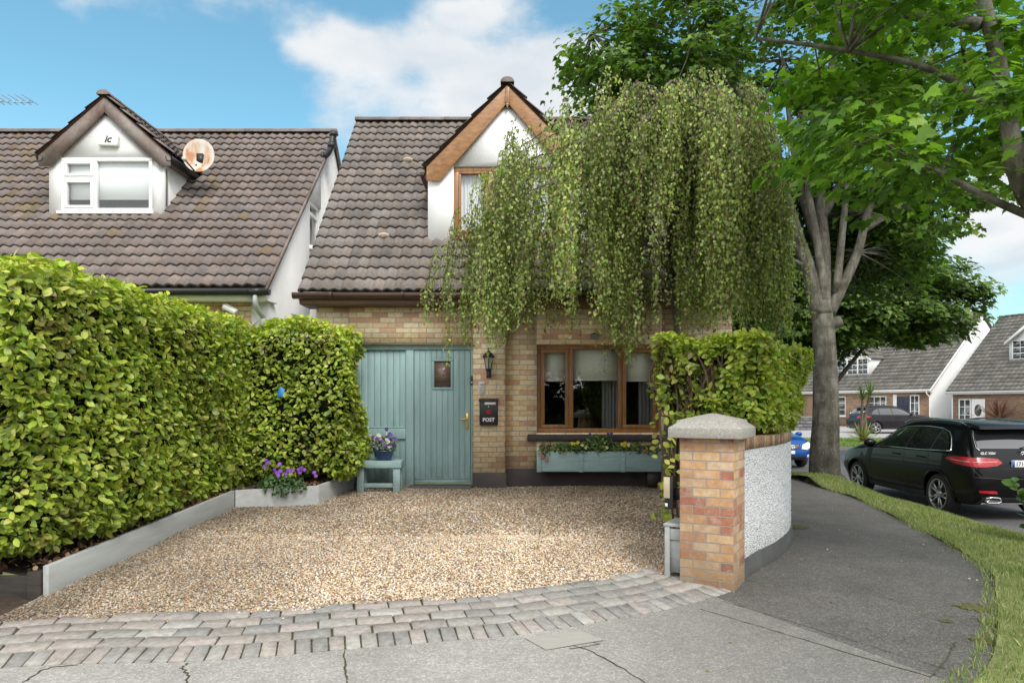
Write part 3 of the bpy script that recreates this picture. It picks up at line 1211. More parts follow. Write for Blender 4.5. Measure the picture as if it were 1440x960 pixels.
def tile_mat(name, base):
    m, nt, b, out = new_mat(name)
    a = N(nt, 'ShaderNodeAttribute', attribute_name='Col')
    co = coords(nt)
    n1 = N(nt, 'ShaderNodeTexNoise', i_Scale=1.3, i_Detail=7.0, i_Roughness=.7)
    L(nt, co, n1.inputs['Vector'])
    r = ramp(nt, [(.3, tuple(c * .72 for c in base)), (.55, base), (.8, tuple(c * 1.25 for c in base))])
    L(nt, n1.outputs[0], r.inputs[0])
    col = mixc(nt, r.outputs[0], a.outputs[0], 1.0, 'MULTIPLY')
    n2 = N(nt, 'ShaderNodeTexNoise', i_Scale=22.0, i_Detail=8.0, i_Roughness=.75)
    L(nt, co, n2.inputs['Vector'])
    r2 = ramp(nt, [(.3, (.7, .7, .7)), (.7, (1.25, 1.24, 1.2))])
    L(nt, n2.outputs[0], r2.inputs[0])
    col = mixc(nt, col, r2.outputs[0], 1.0, 'MULTIPLY')
    # pale lichen spots
    vo = N(nt, 'ShaderNodeTexVoronoi', i_Scale=9.0, feature='F1')
    L(nt, co, vo.inputs['Vector'])
    n3 = N(nt, 'ShaderNodeTexNoise', i_Scale=2.5, i_Detail=3.0)
    L(nt, co, n3.inputs['Vector'])
    th = N(nt, 'ShaderNodeMath', operation='MULTIPLY', i_1=.16)
    L(nt, n3.outputs[0], th.inputs[0])
    lt = N(nt, 'ShaderNodeMath', operation='LESS_THAN')
    L(nt, vo.outputs['Distance'], lt.inputs[0])
    L(nt, th.outputs[0], lt.inputs[1])
    lf = N(nt, 'ShaderNodeMath', operation='MULTIPLY', i_1=.35)
    L(nt, lt.outputs[0], lf.inputs[0])
    col = mixc(nt, col, (.42, .40, .36), lf.outputs[0])
    L(nt, col, b.inputs['Base Color'])
    b.inputs['Roughness'].default_value = .85
    b.inputs['Specular IOR Level'].default_value = .3
    bp = N(nt, 'ShaderNodeBump', i_Strength=.4, i_Distance=.01)
    L(nt, n2.outputs[0], bp.inputs['Height'])
    L(nt, bp.outputs[0], b.inputs['Normal'])
    return m


M_tile = tile_mat('concrete_tile', (.180, .156, .142))
M_tile2 = tile_mat('concrete_tile_old', (.178, .146, .134))
M_tile3 = tile_mat('concrete_tile_far', (.16, .15, .135))


def tiles(name, O, U, V, wid, length, rows, wave, mat, parent, amp=.032, sub=6, keep=None, shade=.18, moss=None):
    """interlocking pantiles: courses climb along V from the eave, waves run along U"""
    O, U, V = Vector(O), Vector(U).normalized(), Vector(V).normalized()
    W = U.cross(V).normalized()
    g = length / rows
    nw = max(1, round(wid / wave))
    wv = wid / nw
    prof = []
    for k in range(sub + 1):
        t = k / sub
        h = amp * (.5 - .5 * math.cos(2 * PI * (t ** .8)))
        prof.append((t * wv, h))
    vv, ff, cc = [], [], []
    for i in range(rows):
        s0, s1 = i * g - .012, (i + 1) * g + .02
        for j in range(nw):
            if keep and not keep(j * wv + wv / 2, i * g + g / 2):
                continue
            k = random.uniform(1 - shade, 1 + shade)
            warm = random.uniform(-.04, .04)
            col = (k * (1 + warm), k, k * (1 - warm))
            if moss and random.random() < moss(j * wv, i * g):
                col = (col[0] * 1.0, col[1] * .95, col[2] * .7)
            dz = random.uniform(-.003, .003)
            ds = random.uniform(-.006, .006)
            base = len(vv)
            for (u, h) in prof:
                p = O + U * (j * wv + u)
                vv.append(p + V * (s0 + ds) + W * (h + .004))
                vv.append(p + V * (s0 + ds) + W * (h + .040 + dz))
                vv.append(p + V * s1 + W * (h + .006))
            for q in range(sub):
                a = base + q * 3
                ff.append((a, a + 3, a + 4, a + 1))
                cc.append(tuple(c * .28 for c in col))  # dark shadow under each lap painted onto the riser
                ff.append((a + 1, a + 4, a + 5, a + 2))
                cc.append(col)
    o = np_mesh(name, [tuple(p) for p in vv], np.array(ff), mat, parent, col=np.array(cc))
    # underlay closing the gaps between the tiles
    return o


def ridge_tiles(name, a, b, r, mat, parent, seg=.42, down=.5):
    a, b = Vector(a), Vector(b)
    d = (b - a).normalized()
    Ltot = (b - a).length
    n = max(1, round(Ltot / seg))
    side = d.cross(Vector((0, 0, 1))).normalized()
    mb = MB()
    for i in range(n):
        p0 = a + d * (Ltot * i / n)
        p1 = a + d * (Ltot * (i + 1) / n + .03)
        k = random.uniform(.8, 1.2)
        vv = []
        m_ = 10
        for p, rr in ((p0, r * 1.04), (p1, r)):
            for q in range(m_ + 1):
                t = PI * q / m_
                vv.append(p + side * rr * math.cos(t) + Vector((0, 0, 1)) * (rr * math.sin(t) * .75))
        ff = [(q, q + 1, m_ + 2 + q, m_ + 1 + q) for q in range(m_)]
        ff.append(tuple(range(m_ + 1)))
        ff.append(tuple(range(2 * m_ + 1, m_, -1)))
        mb.add(vv, ff, (k, k * .98, k * .95))
    return mb.build(name, mat, parent, attr=True)


def window(name, parent, x0, x1, z0, z1, y, fw, dep, cols_, rows_=None, mat=None, gmat=None, panes_back=True, sash=None):
    """a window facing -Y.  cols_: fractions of vertical splits; rows_: {col: [fractions]}"""
    mb = MB()
    mb.box(x0, x1, y, y + dep, z1 - fw, z1)
    mb.box(x0, x1, y, y + dep, z0, z0 + fw)
    mb.box(x0, x0 + fw, y, y + dep, z0 + fw, z1 - fw)
    mb.box(x1 - fw, x1, y, y + dep, z0 + fw, z1 - fw)
    xs = [x0 + fw / 2] + [x0 + (x1 - x0) * c for c in cols_] + [x1 - fw / 2]
    for c in xs[1:-1]:
        mb.box(c - fw / 2, c + fw / 2, y, y + dep, z0 + fw, z1 - fw)
    panes = []
    for i in range(len(xs) - 1):
        a, b = xs[i] + fw / 2, xs[i + 1] - fw / 2
        zs = [z0 + fw / 2] + [z0 + (z1 - z0) * r for r in (rows_ or {}).get(i, [])] + [z1 - fw / 2]
        for r in zs[1:-1]:
            mb.box(a, b, y, y + dep, r - fw / 2, r + fw / 2)
        for j in range(len(zs) - 1):
            c, d = zs[j] + fw / 2, zs[j + 1] - fw / 2
            if sash and i in sash:
                q = sash[i]
                mb.box(a + .002, b - .002, y - .012, y + dep - .01, d - q, d - .002)
                mb.box(a + .002, b - .002, y - .012, y + dep - .01, c + .002, c + q)
                mb.box(a + .002, a + q, y - .012, y + dep - .01, c + q, d - q)
                mb.box(b - q, b - .002, y - .012, y + dep - .01, c + q, d - q)
                panes.append((a + q, b - q, c + q, d - q))
            else:
                panes.append((a, b, c, d))
    f = mb.build(name, mat, parent, bevel=.006)
    for (a, b, c, d) in panes:
        g = MB().add([(a, y + dep * .5, c), (b, y + dep * .5, c), (b, y + dep * .5, d), (a, y + dep * .5, d)], [(0, 1, 2, 3)]).build('pane', gmat or M_glass, f, fixn=False)
    return f, panes


# ================================================================== the house with the blue-green door
YD, YW = 10.30, 10.50           # door wall and (set back) window wall
FZ = .31
house = thing('house', 'buff brick dormer house with blue green front door and oak framed windows', 'house', (0, 12.5, FZ))
XL, XM, XR = -2.83, -.10, 3.25
EZ = 2.98
dx0, dx1, dz1 = -2.36, -.565, 2.385
wx0, wx1, wz0, wz1 = .365, 2.215, 1.095, 2.40
mb = MB()
mb.box(XL, dx0, YD, YD + .3, FZ + .2, EZ)
mb.box(dx0, dx1, YD, YD + .3, dz1, EZ)
mb.box(dx1, XM, YD, YD + .3, FZ + .2, EZ)
mb.box(XM + .002, wx0, YW, YW + .3, FZ + .2, EZ)
mb.box(wx0, wx1, YW, YW + .3, wz1, EZ)
mb.box(wx0, wx1, YW, YW + .3, FZ + .2, wz0)
mb.box(wx1, XR, YW, YW + .3, FZ + .2, EZ)
mb.build('front_wall', M_brick, house, uv=True, fixn=True)
mb = MB()
mb.box(XL - .015, dx0, YD - .018, YD + .3, FZ - .3, FZ + .215)
mb.build('plinth', M_plinth, house, bevel=.008)
mb = MB()
mb.box(dx1 + .0, XM + .018, YD - .018, YD + .3, FZ - .3, FZ + .215)
mb.build('plinth', M_plinth, house, bevel=.008)
mb = MB()
mb.box(XM + .02, XR + .015, YW - .018, YW + .3, FZ - .3, FZ + .26)
mb.build('plinth', M_plinth, house, bevel=.008)
YB, RY, RZ = 17.4, 13.68, 6.93       # back wall, ridge
EY, EEZ = 9.98, 3.10                 # tile edge over the eave
# gable ends and back in white render
for nm, xx, th in (('gable_wall', XL, .25), ('gable_wall', XR - .25, .25)):
    MB().prism([(YD + .302, FZ - .3), (YB, FZ - .3), (YB, 2.9), (RY, RZ - .12), (YD + .302, 3.25)], lambda u, w_, d: (d, u, w_), xx, xx + th).build(nm, M_white, house)
MB().box(XL, XR, YB + .002, YB + .25, FZ - .3, 2.95).build('back_wall', M_white, house)
# eaves: soffit, fascia, gutter
mb = MB()
mb.box(-3.0, XR + .17, 10.02, 10.06, 2.93, 3.09)
mb.box(-3.0, XR + .17, 10.062, YD + .25, 2.925, 2.945)
mb.build('fascia', M_fascia, house, bevel=.004)
gut = MB()
gp = [(-.058, .04), (-.055, .0), (-.035, -.035), (0, -.046), (.035, -.035), (.052, 0), (.054, .04), (.047, .04), (.045, .0), (.03, -.028), (0, -.038), (-.03, -.028), (-.047, 0), (-.05, .04)]
gut.prism(gp, lambda u, w_, d: (d, 9.955 + u, 3.035 + w_), -3.07, XR + .2)
for x in (-2.55, -1.55, -.1, 1.4, 2.7):
    gut.prism([(-.064, .046), (-.06, -.002), (-.038, -.041), (0, -.052), (.038, -.041), (.058, 0), (.06, .046)], lambda u, w_, d: (d, 9.955 + u, 3.035 + w_), x, x + .035)
gut.build('gutter', M_brown, house)
slope = Vector((0, RY - EY, RZ - EEZ))
SL = slope.length
RX0, RX1 = -3.0, XR + .15
# dormer footprint on the roof (u from RX0, s up the slope)
DX0, DX1, DY, DZ0 = -1.30, 1.16, 10.83, 3.95
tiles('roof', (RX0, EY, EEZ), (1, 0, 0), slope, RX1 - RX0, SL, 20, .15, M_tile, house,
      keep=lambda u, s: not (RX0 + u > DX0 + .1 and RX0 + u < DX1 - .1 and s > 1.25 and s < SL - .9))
# under-deck + rear slope
nrm = Vector((0, -slope.z, slope.y)).normalized()
mb = MB()
a = Vector((RX0 + .01, EY + .02, EEZ)) - nrm * .006
mb.add([a, a + Vector((RX1 - RX0 - .02, 0, 0)), a + Vector((RX1 - RX0 - .02, 0, 0)) + slope, a + slope], [(0, 1, 2, 3)])
mb.add([a + slope, a + slope + Vector((RX1 - RX0 - .02, 0, 0)), (RX1 - .01, 2 * RY - EY, EEZ), (RX0 + .01, 2 * RY - EY, EEZ)], [(0, 1, 2, 3)])
mb.build('roof_deck', M_tile, house, attr=True)
# verge boards under the tile edge
for xx in (RX0 + .004, RX1 - .034):
    MB().prism([(EY, EEZ - .12), (EY, EEZ), (RY, RZ), (2 * RY - EY, EEZ), (2 * RY - EY, EEZ - .12), (RY, RZ - .14)], lambda u, w_, d: (d, u, w_), xx, xx + .03).build('verge_board', M_fascia, house)
ridge_tiles('ridge', (RX0, RY, RZ + .01), (RX1, RY, RZ + .01), .12, M_tile, house)
# two vent stones / moss cushions lying on the tiles
tl = lambda px, s: Vector((px, EY, EEZ)) + slope.normalized() * s + nrm * .05
M_vent = pm('vent_tile', (.42, .33, .26), .85, .2, 12, .3, 40)
for px, s in ((-1.96, 1.32), (-1.83, 3.72)):
    p = tl(px, s)
    mbv = MB()
    mbv.lathe([(.001, .05), (.06, .042), (.09, .015), (.085, -.02)], 14, Matrix.Translation(p) @ Matrix.Rotation(R(-45), 4, 'X') @ Matrix.Diagonal((1, .6, 1, 1)))
    mbv.build('vent_tile', M_vent, house, smooth=True)

# ---- dormer
cxm = (DX0 + DX1) / 2
apz = 6.33
half = 1.20
tanb = (apz - 5.12) / half
wallz = lambda x: apz - .10 - abs(x - cxm) * tanb
dw = MB()
yb = 13.0
# front wall pieces round the opening
ox0, ox1, oz0, oz1 = -.89, .75, 4.06, 5.14
F = lambda u, w_, d: (u, d, w_)
zt = lambda x: apz - .16 - abs(x - cxm) * tanb
dw.prism([(DX0 + .02, DZ0 - .1), (ox0, DZ0 - .1), (ox0, zt(ox0)), (DX0 + .02, zt(DX0 + .02))], F, DY, DY + .15)
dw.prism([(ox1, DZ0 - .1), (DX1 - .02, DZ0 - .1), (DX1 - .02, zt(DX1 - .02)), (ox1, zt(ox1))], F, DY, DY + .15)
dw.prism([(ox0, oz1), (ox1, oz1), (ox1, zt(ox1)), (cxm, zt(cxm)), (ox0, zt(ox0))], F, DY, DY + .15)
dw.prism([(ox0, DZ0 - .1), (ox1, DZ0 - .1), (ox1, oz0), (ox0, oz0)], F, DY, DY + .15)
dw.box(DX0 + .02, DX0 + .14, DY + .152, yb, DZ0 - .1, 5.12)
dw.box(DX1 - .14, DX1 - .02, DY + .152, yb, DZ0 - .1, 5.12)
dormer = dw.build('dormer', M_white, house)
# dormer roof slopes (tiles laid across), barge boards
yf = DY - .10
for sgn in (-1, 1):
    ev = Vector((cxm + sgn * half * 1.04, yf, apz + .05 - half * 1.04 * tanb))
    ap = Vector((cxm, yf, apz + .05))
    up = (ap - ev)
    if sgn < 0:
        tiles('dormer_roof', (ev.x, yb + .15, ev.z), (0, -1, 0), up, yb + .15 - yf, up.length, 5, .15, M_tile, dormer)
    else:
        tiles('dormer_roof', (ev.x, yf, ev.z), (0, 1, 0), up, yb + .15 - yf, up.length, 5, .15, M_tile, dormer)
    nn = Vector((-up.z, 0, up.x)) if sgn > 0 else Vector((up.z, 0, -up.x))
    nn = nn.normalized() * (-.012)
    if nn.z > 0:
        nn = -nn
    q = [ev + nn, ap + nn]
    mbx = MB().add([q[0], q[1], q[1] + Vector((0, yb - yf, 0)), q[0] + Vector((0, yb - yf, 0))], [(0, 1, 2, 3)])
    mbx.build('roof_deck', M_fascia, dormer, fixn=False)
ridge_tiles('ridge', (cxm, yf - .02, apz + .045), (cxm, yb + .1, apz + .045), .10, M_tile, dormer)
bw = .20
bb = MB()
for sgn in (-1, 1):
    e = half * 1.02
    pts = [(cxm, apz + .015), (cxm + sgn * e, apz + .015 - e * tanb), (cxm + sgn * e, apz - .20 - e * tanb), (cxm + sgn * (e - .20), apz - .225 - e * tanb + .03), (cxm, apz + .015 - bw * 1.32)]
    bb.prism(pts, F, yf + .03 + (.001 if sgn > 0 else 0), yf + .055)
bb.prism([(cxm - .035, apz - .26), (cxm + .035, apz - .26), (cxm + .03, apz - .02), (cxm - .03, apz - .02)], F, yf + .015, yf + .028)
bb.prism([(cxm - .012, apz - .33), (cxm + .012, apz - .33), (cxm + .02, apz - .262), (cxm - .02, apz - .262)], F, yf + .015, yf + .06)
bb.build('barge_board', M_oakh, dormer, bevel=.004)
# dormer soffit return and little gutter end on the left
g2 = MB()
g2.box(DX0 - .10, DX0 - .02, yf + .1, yb - .4, 4.985, 5.045)
g2.box(DX0 - .03, DX0 + .02, yf + .1, yb - .4, 4.90, 5.05)
g2.build('dormer_gutter', M_brown, dormer)
g2 = MB()
g2.box(DX1 + .02, DX1 + .10, yf + .1, yb - .4, 4.985, 5.045)
g2.build('dormer_gutter', M_brown, dormer)
MB().prism([(DX0 - .05, 0), (DX1 + .05, 0), (DX1 + .05, .035), (DX0 - .05, .035)], lambda u, w_, d: (u, DY - d, DZ0 - .06 + w_ - d * 0.6), -.03, .13).build('flashing', M_lead, dormer)
wf, _ = window('dormer_window', house, ox0, ox1, oz0, oz1, DY + .03, .075, .07, [.34], mat=M_oak, sash={0: .035})
MB().box(ox0 - .03, ox1 + .03, DY - .05, DY + .028, oz0 - .045, oz0 - .002).build('dormer_sill', M_oak, house, bevel=.006)
mbi = MB()
mbi.box(ox0 - .1, ox1 + .1, DY + .9, DY + .95, oz0 - .2, oz1 + .2)
mbi.build('room', pm('pale_room', (.45, .47, .5), .9, .1, 1, 0), house)
cu = MB()
for a_, b_ in ((ox0 + .08, ox0 + .42), (.0, .62)):
    P = []
    for k in range(25):
        x = a_ + (b_ - a_) * k / 24
        P.append((x, DY + .14 + .018 * math.sin(k * 1.9)))
    for (xa, ya), (xb, yb2) in zip(P, P[1:]):
        cu.add([(xa, ya, oz0), (xb, yb2, oz0), (xb, yb2, oz1), (xa, ya, oz1)], [(0, 1, 2, 3)])
cu.build('curtain', M_curtain, house, fixn=False)

# ---- ground floor window: frame, panes, blind, room
wf, panes = window('front_window', house, wx0, wx1, wz0, wz1, YW + .07, .065, .075, [.277, .672], mat=M_oak, sash={0: .055, 2: .055})
MB().prism([(YW - .085, wz0 - .11), (YW - .085, wz0 - .035), (YW + .12, wz0 - .003), (YW + .12, wz0 - .11)], lambda u, w_, d: (d, u, w_), wx0 - .135, wx1 + .135).build('window_sill', M_plinth, house, bevel=.008)
bl = MB()
for a, b, c, d in panes:
    bl.box(a - .03, b + .03, YW + .150, YW + .154, c + (d - c) * .615, d + .05)
    bl.box(a - .03, b + .03, YW + .147, YW + .157, c + (d - c) * .605, c + (d - c) * .618)
bl.build('roller_blind', M_blind, house)
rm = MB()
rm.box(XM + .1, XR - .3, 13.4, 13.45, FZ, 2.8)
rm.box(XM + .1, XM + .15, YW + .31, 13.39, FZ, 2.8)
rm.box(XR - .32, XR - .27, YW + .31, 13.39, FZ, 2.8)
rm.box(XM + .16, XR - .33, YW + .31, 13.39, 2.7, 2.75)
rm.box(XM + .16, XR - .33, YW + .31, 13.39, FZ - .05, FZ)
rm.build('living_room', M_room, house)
cu = MB()
for a_, b_ in ((1.36, 1.60), (wx1 - .3, wx1 - .02)):
    P = [(a_ + (b_ - a_) * k / 18, YW + .3 + .022 * math.sin(k * 1.7)) for k in range(19)]
    for (xa, ya), (xb, yb2) in zip(P, P[1:]):
        cu.add([(xa, ya, wz0 - .1), (xb, yb2, wz0 - .1), (xb, yb2, wz1), (xa, ya, wz1)], [(0, 1, 2, 3)])
cu.build('curtain', pm('grey_curtain', (.2, .2, .2), .95, .1, 2, 0), house, fixn=False)

# ---- blue-green boarded front: fixed side panel and door
YP = YD + .10
doorx0, doorx1 = -1.435, -.60
pan = MB()
pan.box(dx0, dx1, YP - .03, YP + .06, dz1 - .075, dz1 - .002)        # head
pan.box(doorx0 - .115, doorx0, YP - .03, YP + .06, FZ - .02, dz1 - .077)
pan.box(doorx1, dx1 - .002, YP - .03, YP + .06, FZ - .02, dz1 - .077)
pan.box(dx0, dx0 + .06, YP - .03, YP + .06, FZ - .02, dz1 - .077)
pan.box(dx0 + .062, doorx0 - .117, YP - .022, YP + .05, FZ + .70, FZ + .86)   # mid rail
pan.box(dx0 + .062, doorx0 - .117, YP - .028, YP + .05, FZ + .862, FZ + .878)
frame = pan.build('door_frame', M_teal, house, bevel=.006)


def boards(x0, x1, z0, z1, y, wd, th):
    mb = MB()
    n = round((x1 - x0) / wd)
    wd = (x1 - x0) / n
    for i in range(n):
        mb.box(x0 + i * wd + .0015, x0 + (i + 1) * wd - .0015, y + random.uniform(0, .002), y + th, z0, z1)
    return mb


boards(dx0 + .06, doorx0 - .115, FZ - .01, dz1 - .077, YP + .012, .092, .04).build('board_panel', M_teal, house, bevel=.005)
door = boards(doorx0 + .006, doorx1 - .006, FZ + .05, dz1 - .083, YP - .012, .082, .05)
# cut the boards round the vision panel by rebuilding the middle ones shorter
vx0, vx1, vz0, vz1 = -1.135, -.895, 1.765, 2.145
door = MB()
x0, x1 = doorx0 + .006, doorx1 - .006
n = 10
wd = (x1 - x0) / n
for i in range(n):
    a, b = x0 + i * wd + .0015, x0 + (i + 1) * wd - .0015
    if b > vx0 and a < vx1:
        door.box(a, b, YP - .012, YP + .03, FZ + .06, vz0)
        door.box(a, b, YP - .012, YP + .03, vz1, dz1 - .083)
        if a < vx0:
            door.box(a, vx0, YP - .012, YP + .03, vz0, vz1)
        if b > vx1:
            door.box(vx1, b, YP - .012, YP + .03, vz0, vz1)
    else:
        door.box(a, b, YP - .012, YP + .03, FZ + .06, dz1 - .083)
door.box(x0 + .001, vx0, YP + .005, YP + .045, FZ + .06, dz1 - .084)
door.box(vx1, x1 - .001, YP + .005, YP + .045, FZ + .06, dz1 - .084)
door.box(vx0, vx1, YP + .005, YP + .045, FZ + .06, vz0)
door.box(vx0, vx1, YP + .005, YP + .045, vz1, dz1 - .084)
door = door.build('front_door', M_teal, house, bevel=.004)
fr = MB()
q = .03
fr.box(vx0 - q, vx1 + q, YP - .028, YP - .013, vz1, vz1 + q)
fr.box(vx0 - q, vx1 + q, YP - .028, YP - .013, vz0 - q, vz0)
fr.box(vx0 - q, vx0, YP - .028, YP - .013, vz0, vz1)
fr.box(vx1, vx1 + q, YP - .028, YP - .013, vz0, vz1)
fr.build('vision_frame', M_teal, door, bevel=.004)
mg = pm('bronze_obscured_glass', (.16, .10, .075), .25, .45, 14, .9, 30, stretch=(1, 1, 3), coat=.6)
MB().box(vx0, vx1, YP - .005, YP + .004, vz0, vz1).build('vision_pane', mg, door)
mb = MB()
hx, hz = -.655, 1.27
mb.box(hx - .019, hx + .019, YP - .022, YP - .013, hz - .12, hz + .12)
mb.tube([(hx, YP - .02, hz + .03), (hx, YP - .06, hz + .03), (hx - .03, YP - .066, hz + .03), (hx - .11, YP - .062, hz + .025)], [.011, .011, .011, .008], 8)
mb.box(hx - .008, hx + .008, YP - .028, YP - .022, hz - .085, hz - .045)
mb.build('door_handle', M_brass, door, bevel=.003)
MB().prism([(0, 0), (-.045, 0), (-.04, .02), (0, .055)], lambda u, w_, d: (d, YP - .013 + u, FZ + .065 + w_), doorx0 + .012, doorx1 - .012).build('weather_bar', M_tealw, door)
MB().box(doorx0 - .05, doorx1 + .02, YD - .14, YP + .06, FZ - .12, FZ + .035).build('doorstep', pm('doorstep', (.06, .06, .06), .8, .3, 8, .2, 40), house, bevel=.006)

# ---- things fixed to the pier and door frame
def lantern():
    t = thing('wall_lantern', 'black coach lantern on the brick pier right of the front door', 'lantern', (-.336, YD, 2.05))
    x, y = -.335, YD - .115
    mb = MB()
    mb.box(x - .035, x + .035, YD - .03, YD - .001, 1.90, 2.02)
    mb.tube([(x, YD - .03, 1.965), (x, y + .02, 1.955), (x, y, 1.975), (x, y, 2.01)], .014, 8)
    mb.lathe([(.02, 1.90), (.034, 1.915), (.03, 1.96), (.022, 1.985), (.036, 2.0), (.04, 2.02)], 12, Matrix.Translation((x, y, 0)))
    mb.build('bracket', M_blackp, t, bevel=.003)
    mb = MB()
    h = MB()
    for k in range(6):
        a0 = R(60 * k + 30)
        p = lambda r, z: (x + r * math.cos(a0), y + r * math.sin(a0), z)
        mb.tube([p(.042, 2.02), p(.072, 2.19)], .0055, 6)
        a1 = R(60 * k + 90)
        p1 = lambda r, z: (x + r * math.cos(a1), y + r * math.sin(a1), z)
        h.add([p(.040, 2.022), p1(.040, 2.022), p1(.070, 2.188), p(.070, 2.188)], [(0, 1, 2, 3)])
    mb.lathe([(.095, 2.185), (.098, 2.20), (.055, 2.25), (.03, 2.262), (.022, 2.28), (.008, 2.285), (.010, 2.30), (.001, 2.315)], 6, Matrix.Translation((x, y, 0)) @ Matrix.Rotation(R(30), 4, 'Z'))
    mb.lathe([(.048, 2.008), (.05, 2.025), (.03, 2.03)], 6, Matrix.Translation((x, y, 0)) @ Matrix.Rotation(R(30), 4, 'Z'))
    mb.build('lantern_cage', M_blackp, t)
    h.build('lantern_glass', pm('frosted_lantern_glass', (.42, .40, .36), .2, .1, 10, .05, 20, coat=.5), t, fixn=False)


lantern()


def post_box():
    t = thing('post_box', 'black wall mounted post box with red flower and white lettering on the brick pier', 'post box', (-.335, YD, 1.2))
    x0, x1, z0, z1, y0 = -.475, -.195, 1.215, 1.60, YD - .11
    b = MB().box(x0 + .008, x1 - .008, y0, YD - .004, z0, z1 - .03)
    body = b.build('box_body', M_blackp, t, bevel=.012)
    MB().prism([(YD - .004, z1 + .005), (y0 - .018, z1 - .028), (y0 - .018, z1 - .045), (YD - .004, z1 - .02)], lambda u, w_, d: (d, u, w_), x0 - .002, x1 + .002).build('lid', M_blackp, t, bevel=.004)
    MB().box(-.395, -.235, y0 - .004, y0 - .0005, 1.512, 1.548).build('name_card', M_wtext, t)
    MB().lathe([(.001, .004), (.009, .004), (.01, 0)], 12, face_cam((-.335, y0 - .0005, 1.482)) ).build('lock', M_chrome, t)
    fl = MB()
    for k in range(6):
        a = R(60 * k + 15)
        fl.lathe([(.001, .006), (.010, .005), (.0145, 0)], 10, face_cam((-.332 + .030 * math.cos(a), y0 - .0005 - .0003 * k, 1.41 + .026 * math.sin(a))))
    fl.lathe([(.001, .010), (.012, .008), (.016, 0)], 10, face_cam((-.332, y0 - .002, 1.41)))
    fl.build('red_flower', pm('red_enamel', (.42, .012, .02), .4, .3, 30, 0), t)
    MB().tube([(-.332, y0 - .002, 1.39), (-.337, y0 - .002, 1.345)], .003, 6).tube([(-.337, y0 - .002, 1.35), (-.318, y0 - .002, 1.365)], .005, 6).build('flower_stem', pm('green_enamel', (.02, .05, .02), .4), t)
    text_mesh('POST', .072, face_cam((-.335, y0 - .002, 1.295)), M_wtext, 'lettering', t, bold=.002)


post_box()
kp = thing('keypad', 'small white keypad on the brick pier above the post box', 'keypad', (-.44, YD, 1.76))
MB().box(-.485, -.395, YD - .028, YD - .001, 1.675, 1.845).build('keypad_body', pm('white_plastic', (.7, .7, .69), .4, .04, 8, 0), kp, bevel=.014)
mb = MB()
for i in range(3):
    for j in range(4):
        mb.box(-.468 + i * .021, -.454 + i * .021, YD - .032, YD - .0285, 1.70 + j * .02, 1.713 + j * .02)
mb.box(-.468, -.412, YD - .031, YD - .0285, 1.79, 1.82)
mb.build('keypad_buttons', pm('grey_plastic', (.45, .46, .47), .5), kp)
db = thing('video_doorbell', 'slim black video doorbell on the door frame beside the front door', 'doorbell', (-.585, YP, 1.87))
MB().box(-.604, -.568, YP - .056, YP - .031, 1.80, 1.93).build('doorbell_body', M_blackp, db, bevel=.008)
MB().lathe([(.001, .004), (.009, .003), (.011, 0)], 14, face_cam((-.586, YP - .0565, 1.895))).build('lens', pm('lens', (.05, .05, .06), .1, coat=1), db)
MB().lathe([(.007, .002), (.011, .003), (.012, 0)], 14, face_cam((-.586, YP - .0565, 1.835))).build('bell_button', M_chrome, db)
sp = thing('floodlight', 'small grey floodlight under the birch above the front window', 'light', (1.21, YW, 2.5))
MB().box(1.15, 1.27, YW - .14, YW - .05, 2.47, 2.54).build('lamp_head', pm('grey_lamp', (.2, .22, .24), .4), sp, bevel=.01)
MB().box(1.19, 1.23, YW - .05, YW - .001, 2.48, 2.56).build('bracket', M_blackp, sp)

# ---- bench (small painted stool) with pot
st = thing('bench', 'low blue green timber bench against the boarded panel', 'bench', (-1.87, 9.95, FZ - .02))
bx0, bx1, by0, by1, bz = -2.16, -1.525, 9.78, 10.10, FZ + .43
MB().box(bx0, bx1, by0, by0 + .045, bz - .10, bz).box(bx0, bx1, by1 - .045, by1, bz - .10, bz).box(bx0, bx0 + .045, by0 + .046, by1 - .046, bz - .1, bz).box(bx1 - .045, bx1, by0 + .046, by1 - .046, bz - .1, bz).build('apron', M_tealw, st, bevel=.006)
mb = MB()
for k in range(3):
    a = by0 + .05 + k * .074
    mb.box(bx0 + .046, bx1 - .046, a, a + .068, bz - .03, bz - .004)
mb.build('seat', M_tealw, st, bevel=.005)
for x in (bx0 + .02, bx1 - .115):
    for y in (by0 + .02, by1 - .11):
        MB().box(x, x + .095, y, y + .085, FZ - .08, bz - .101).build('leg', M_tealw, st, bevel=.005)
MB().box(bx0 + .116, bx1 - .116, by0 + .05, by0 + .09, FZ + .055, FZ + .115).build('stretcher', M_tealw, st, bevel=.004)

M_fol = leaf_mat('bedding_leaf', .25, .5)
M_petal = leaf_mat('petal', .3, .6)


def clump(name, cen, rad, n, size, cols, parent, tip_up=.7):
    d = rnd_unit(n) * rng.uniform(.3, 1, (n, 1)) ** .5
    pos = np.array(cen) + d * np.array(rad)
    nr = d + rng.normal(0, .5, (n, 3)) + np.array([0, -.3, .5])
    tp = d + np.array([0, 0, tip_up]) + rng.normal(0, .5, (n, 3))
    return scatter(name, T_ovate(), pos, frames(nr, tp), rng.uniform(.6, 1.2, n) * size, pick(cols, n), M_fol, parent)


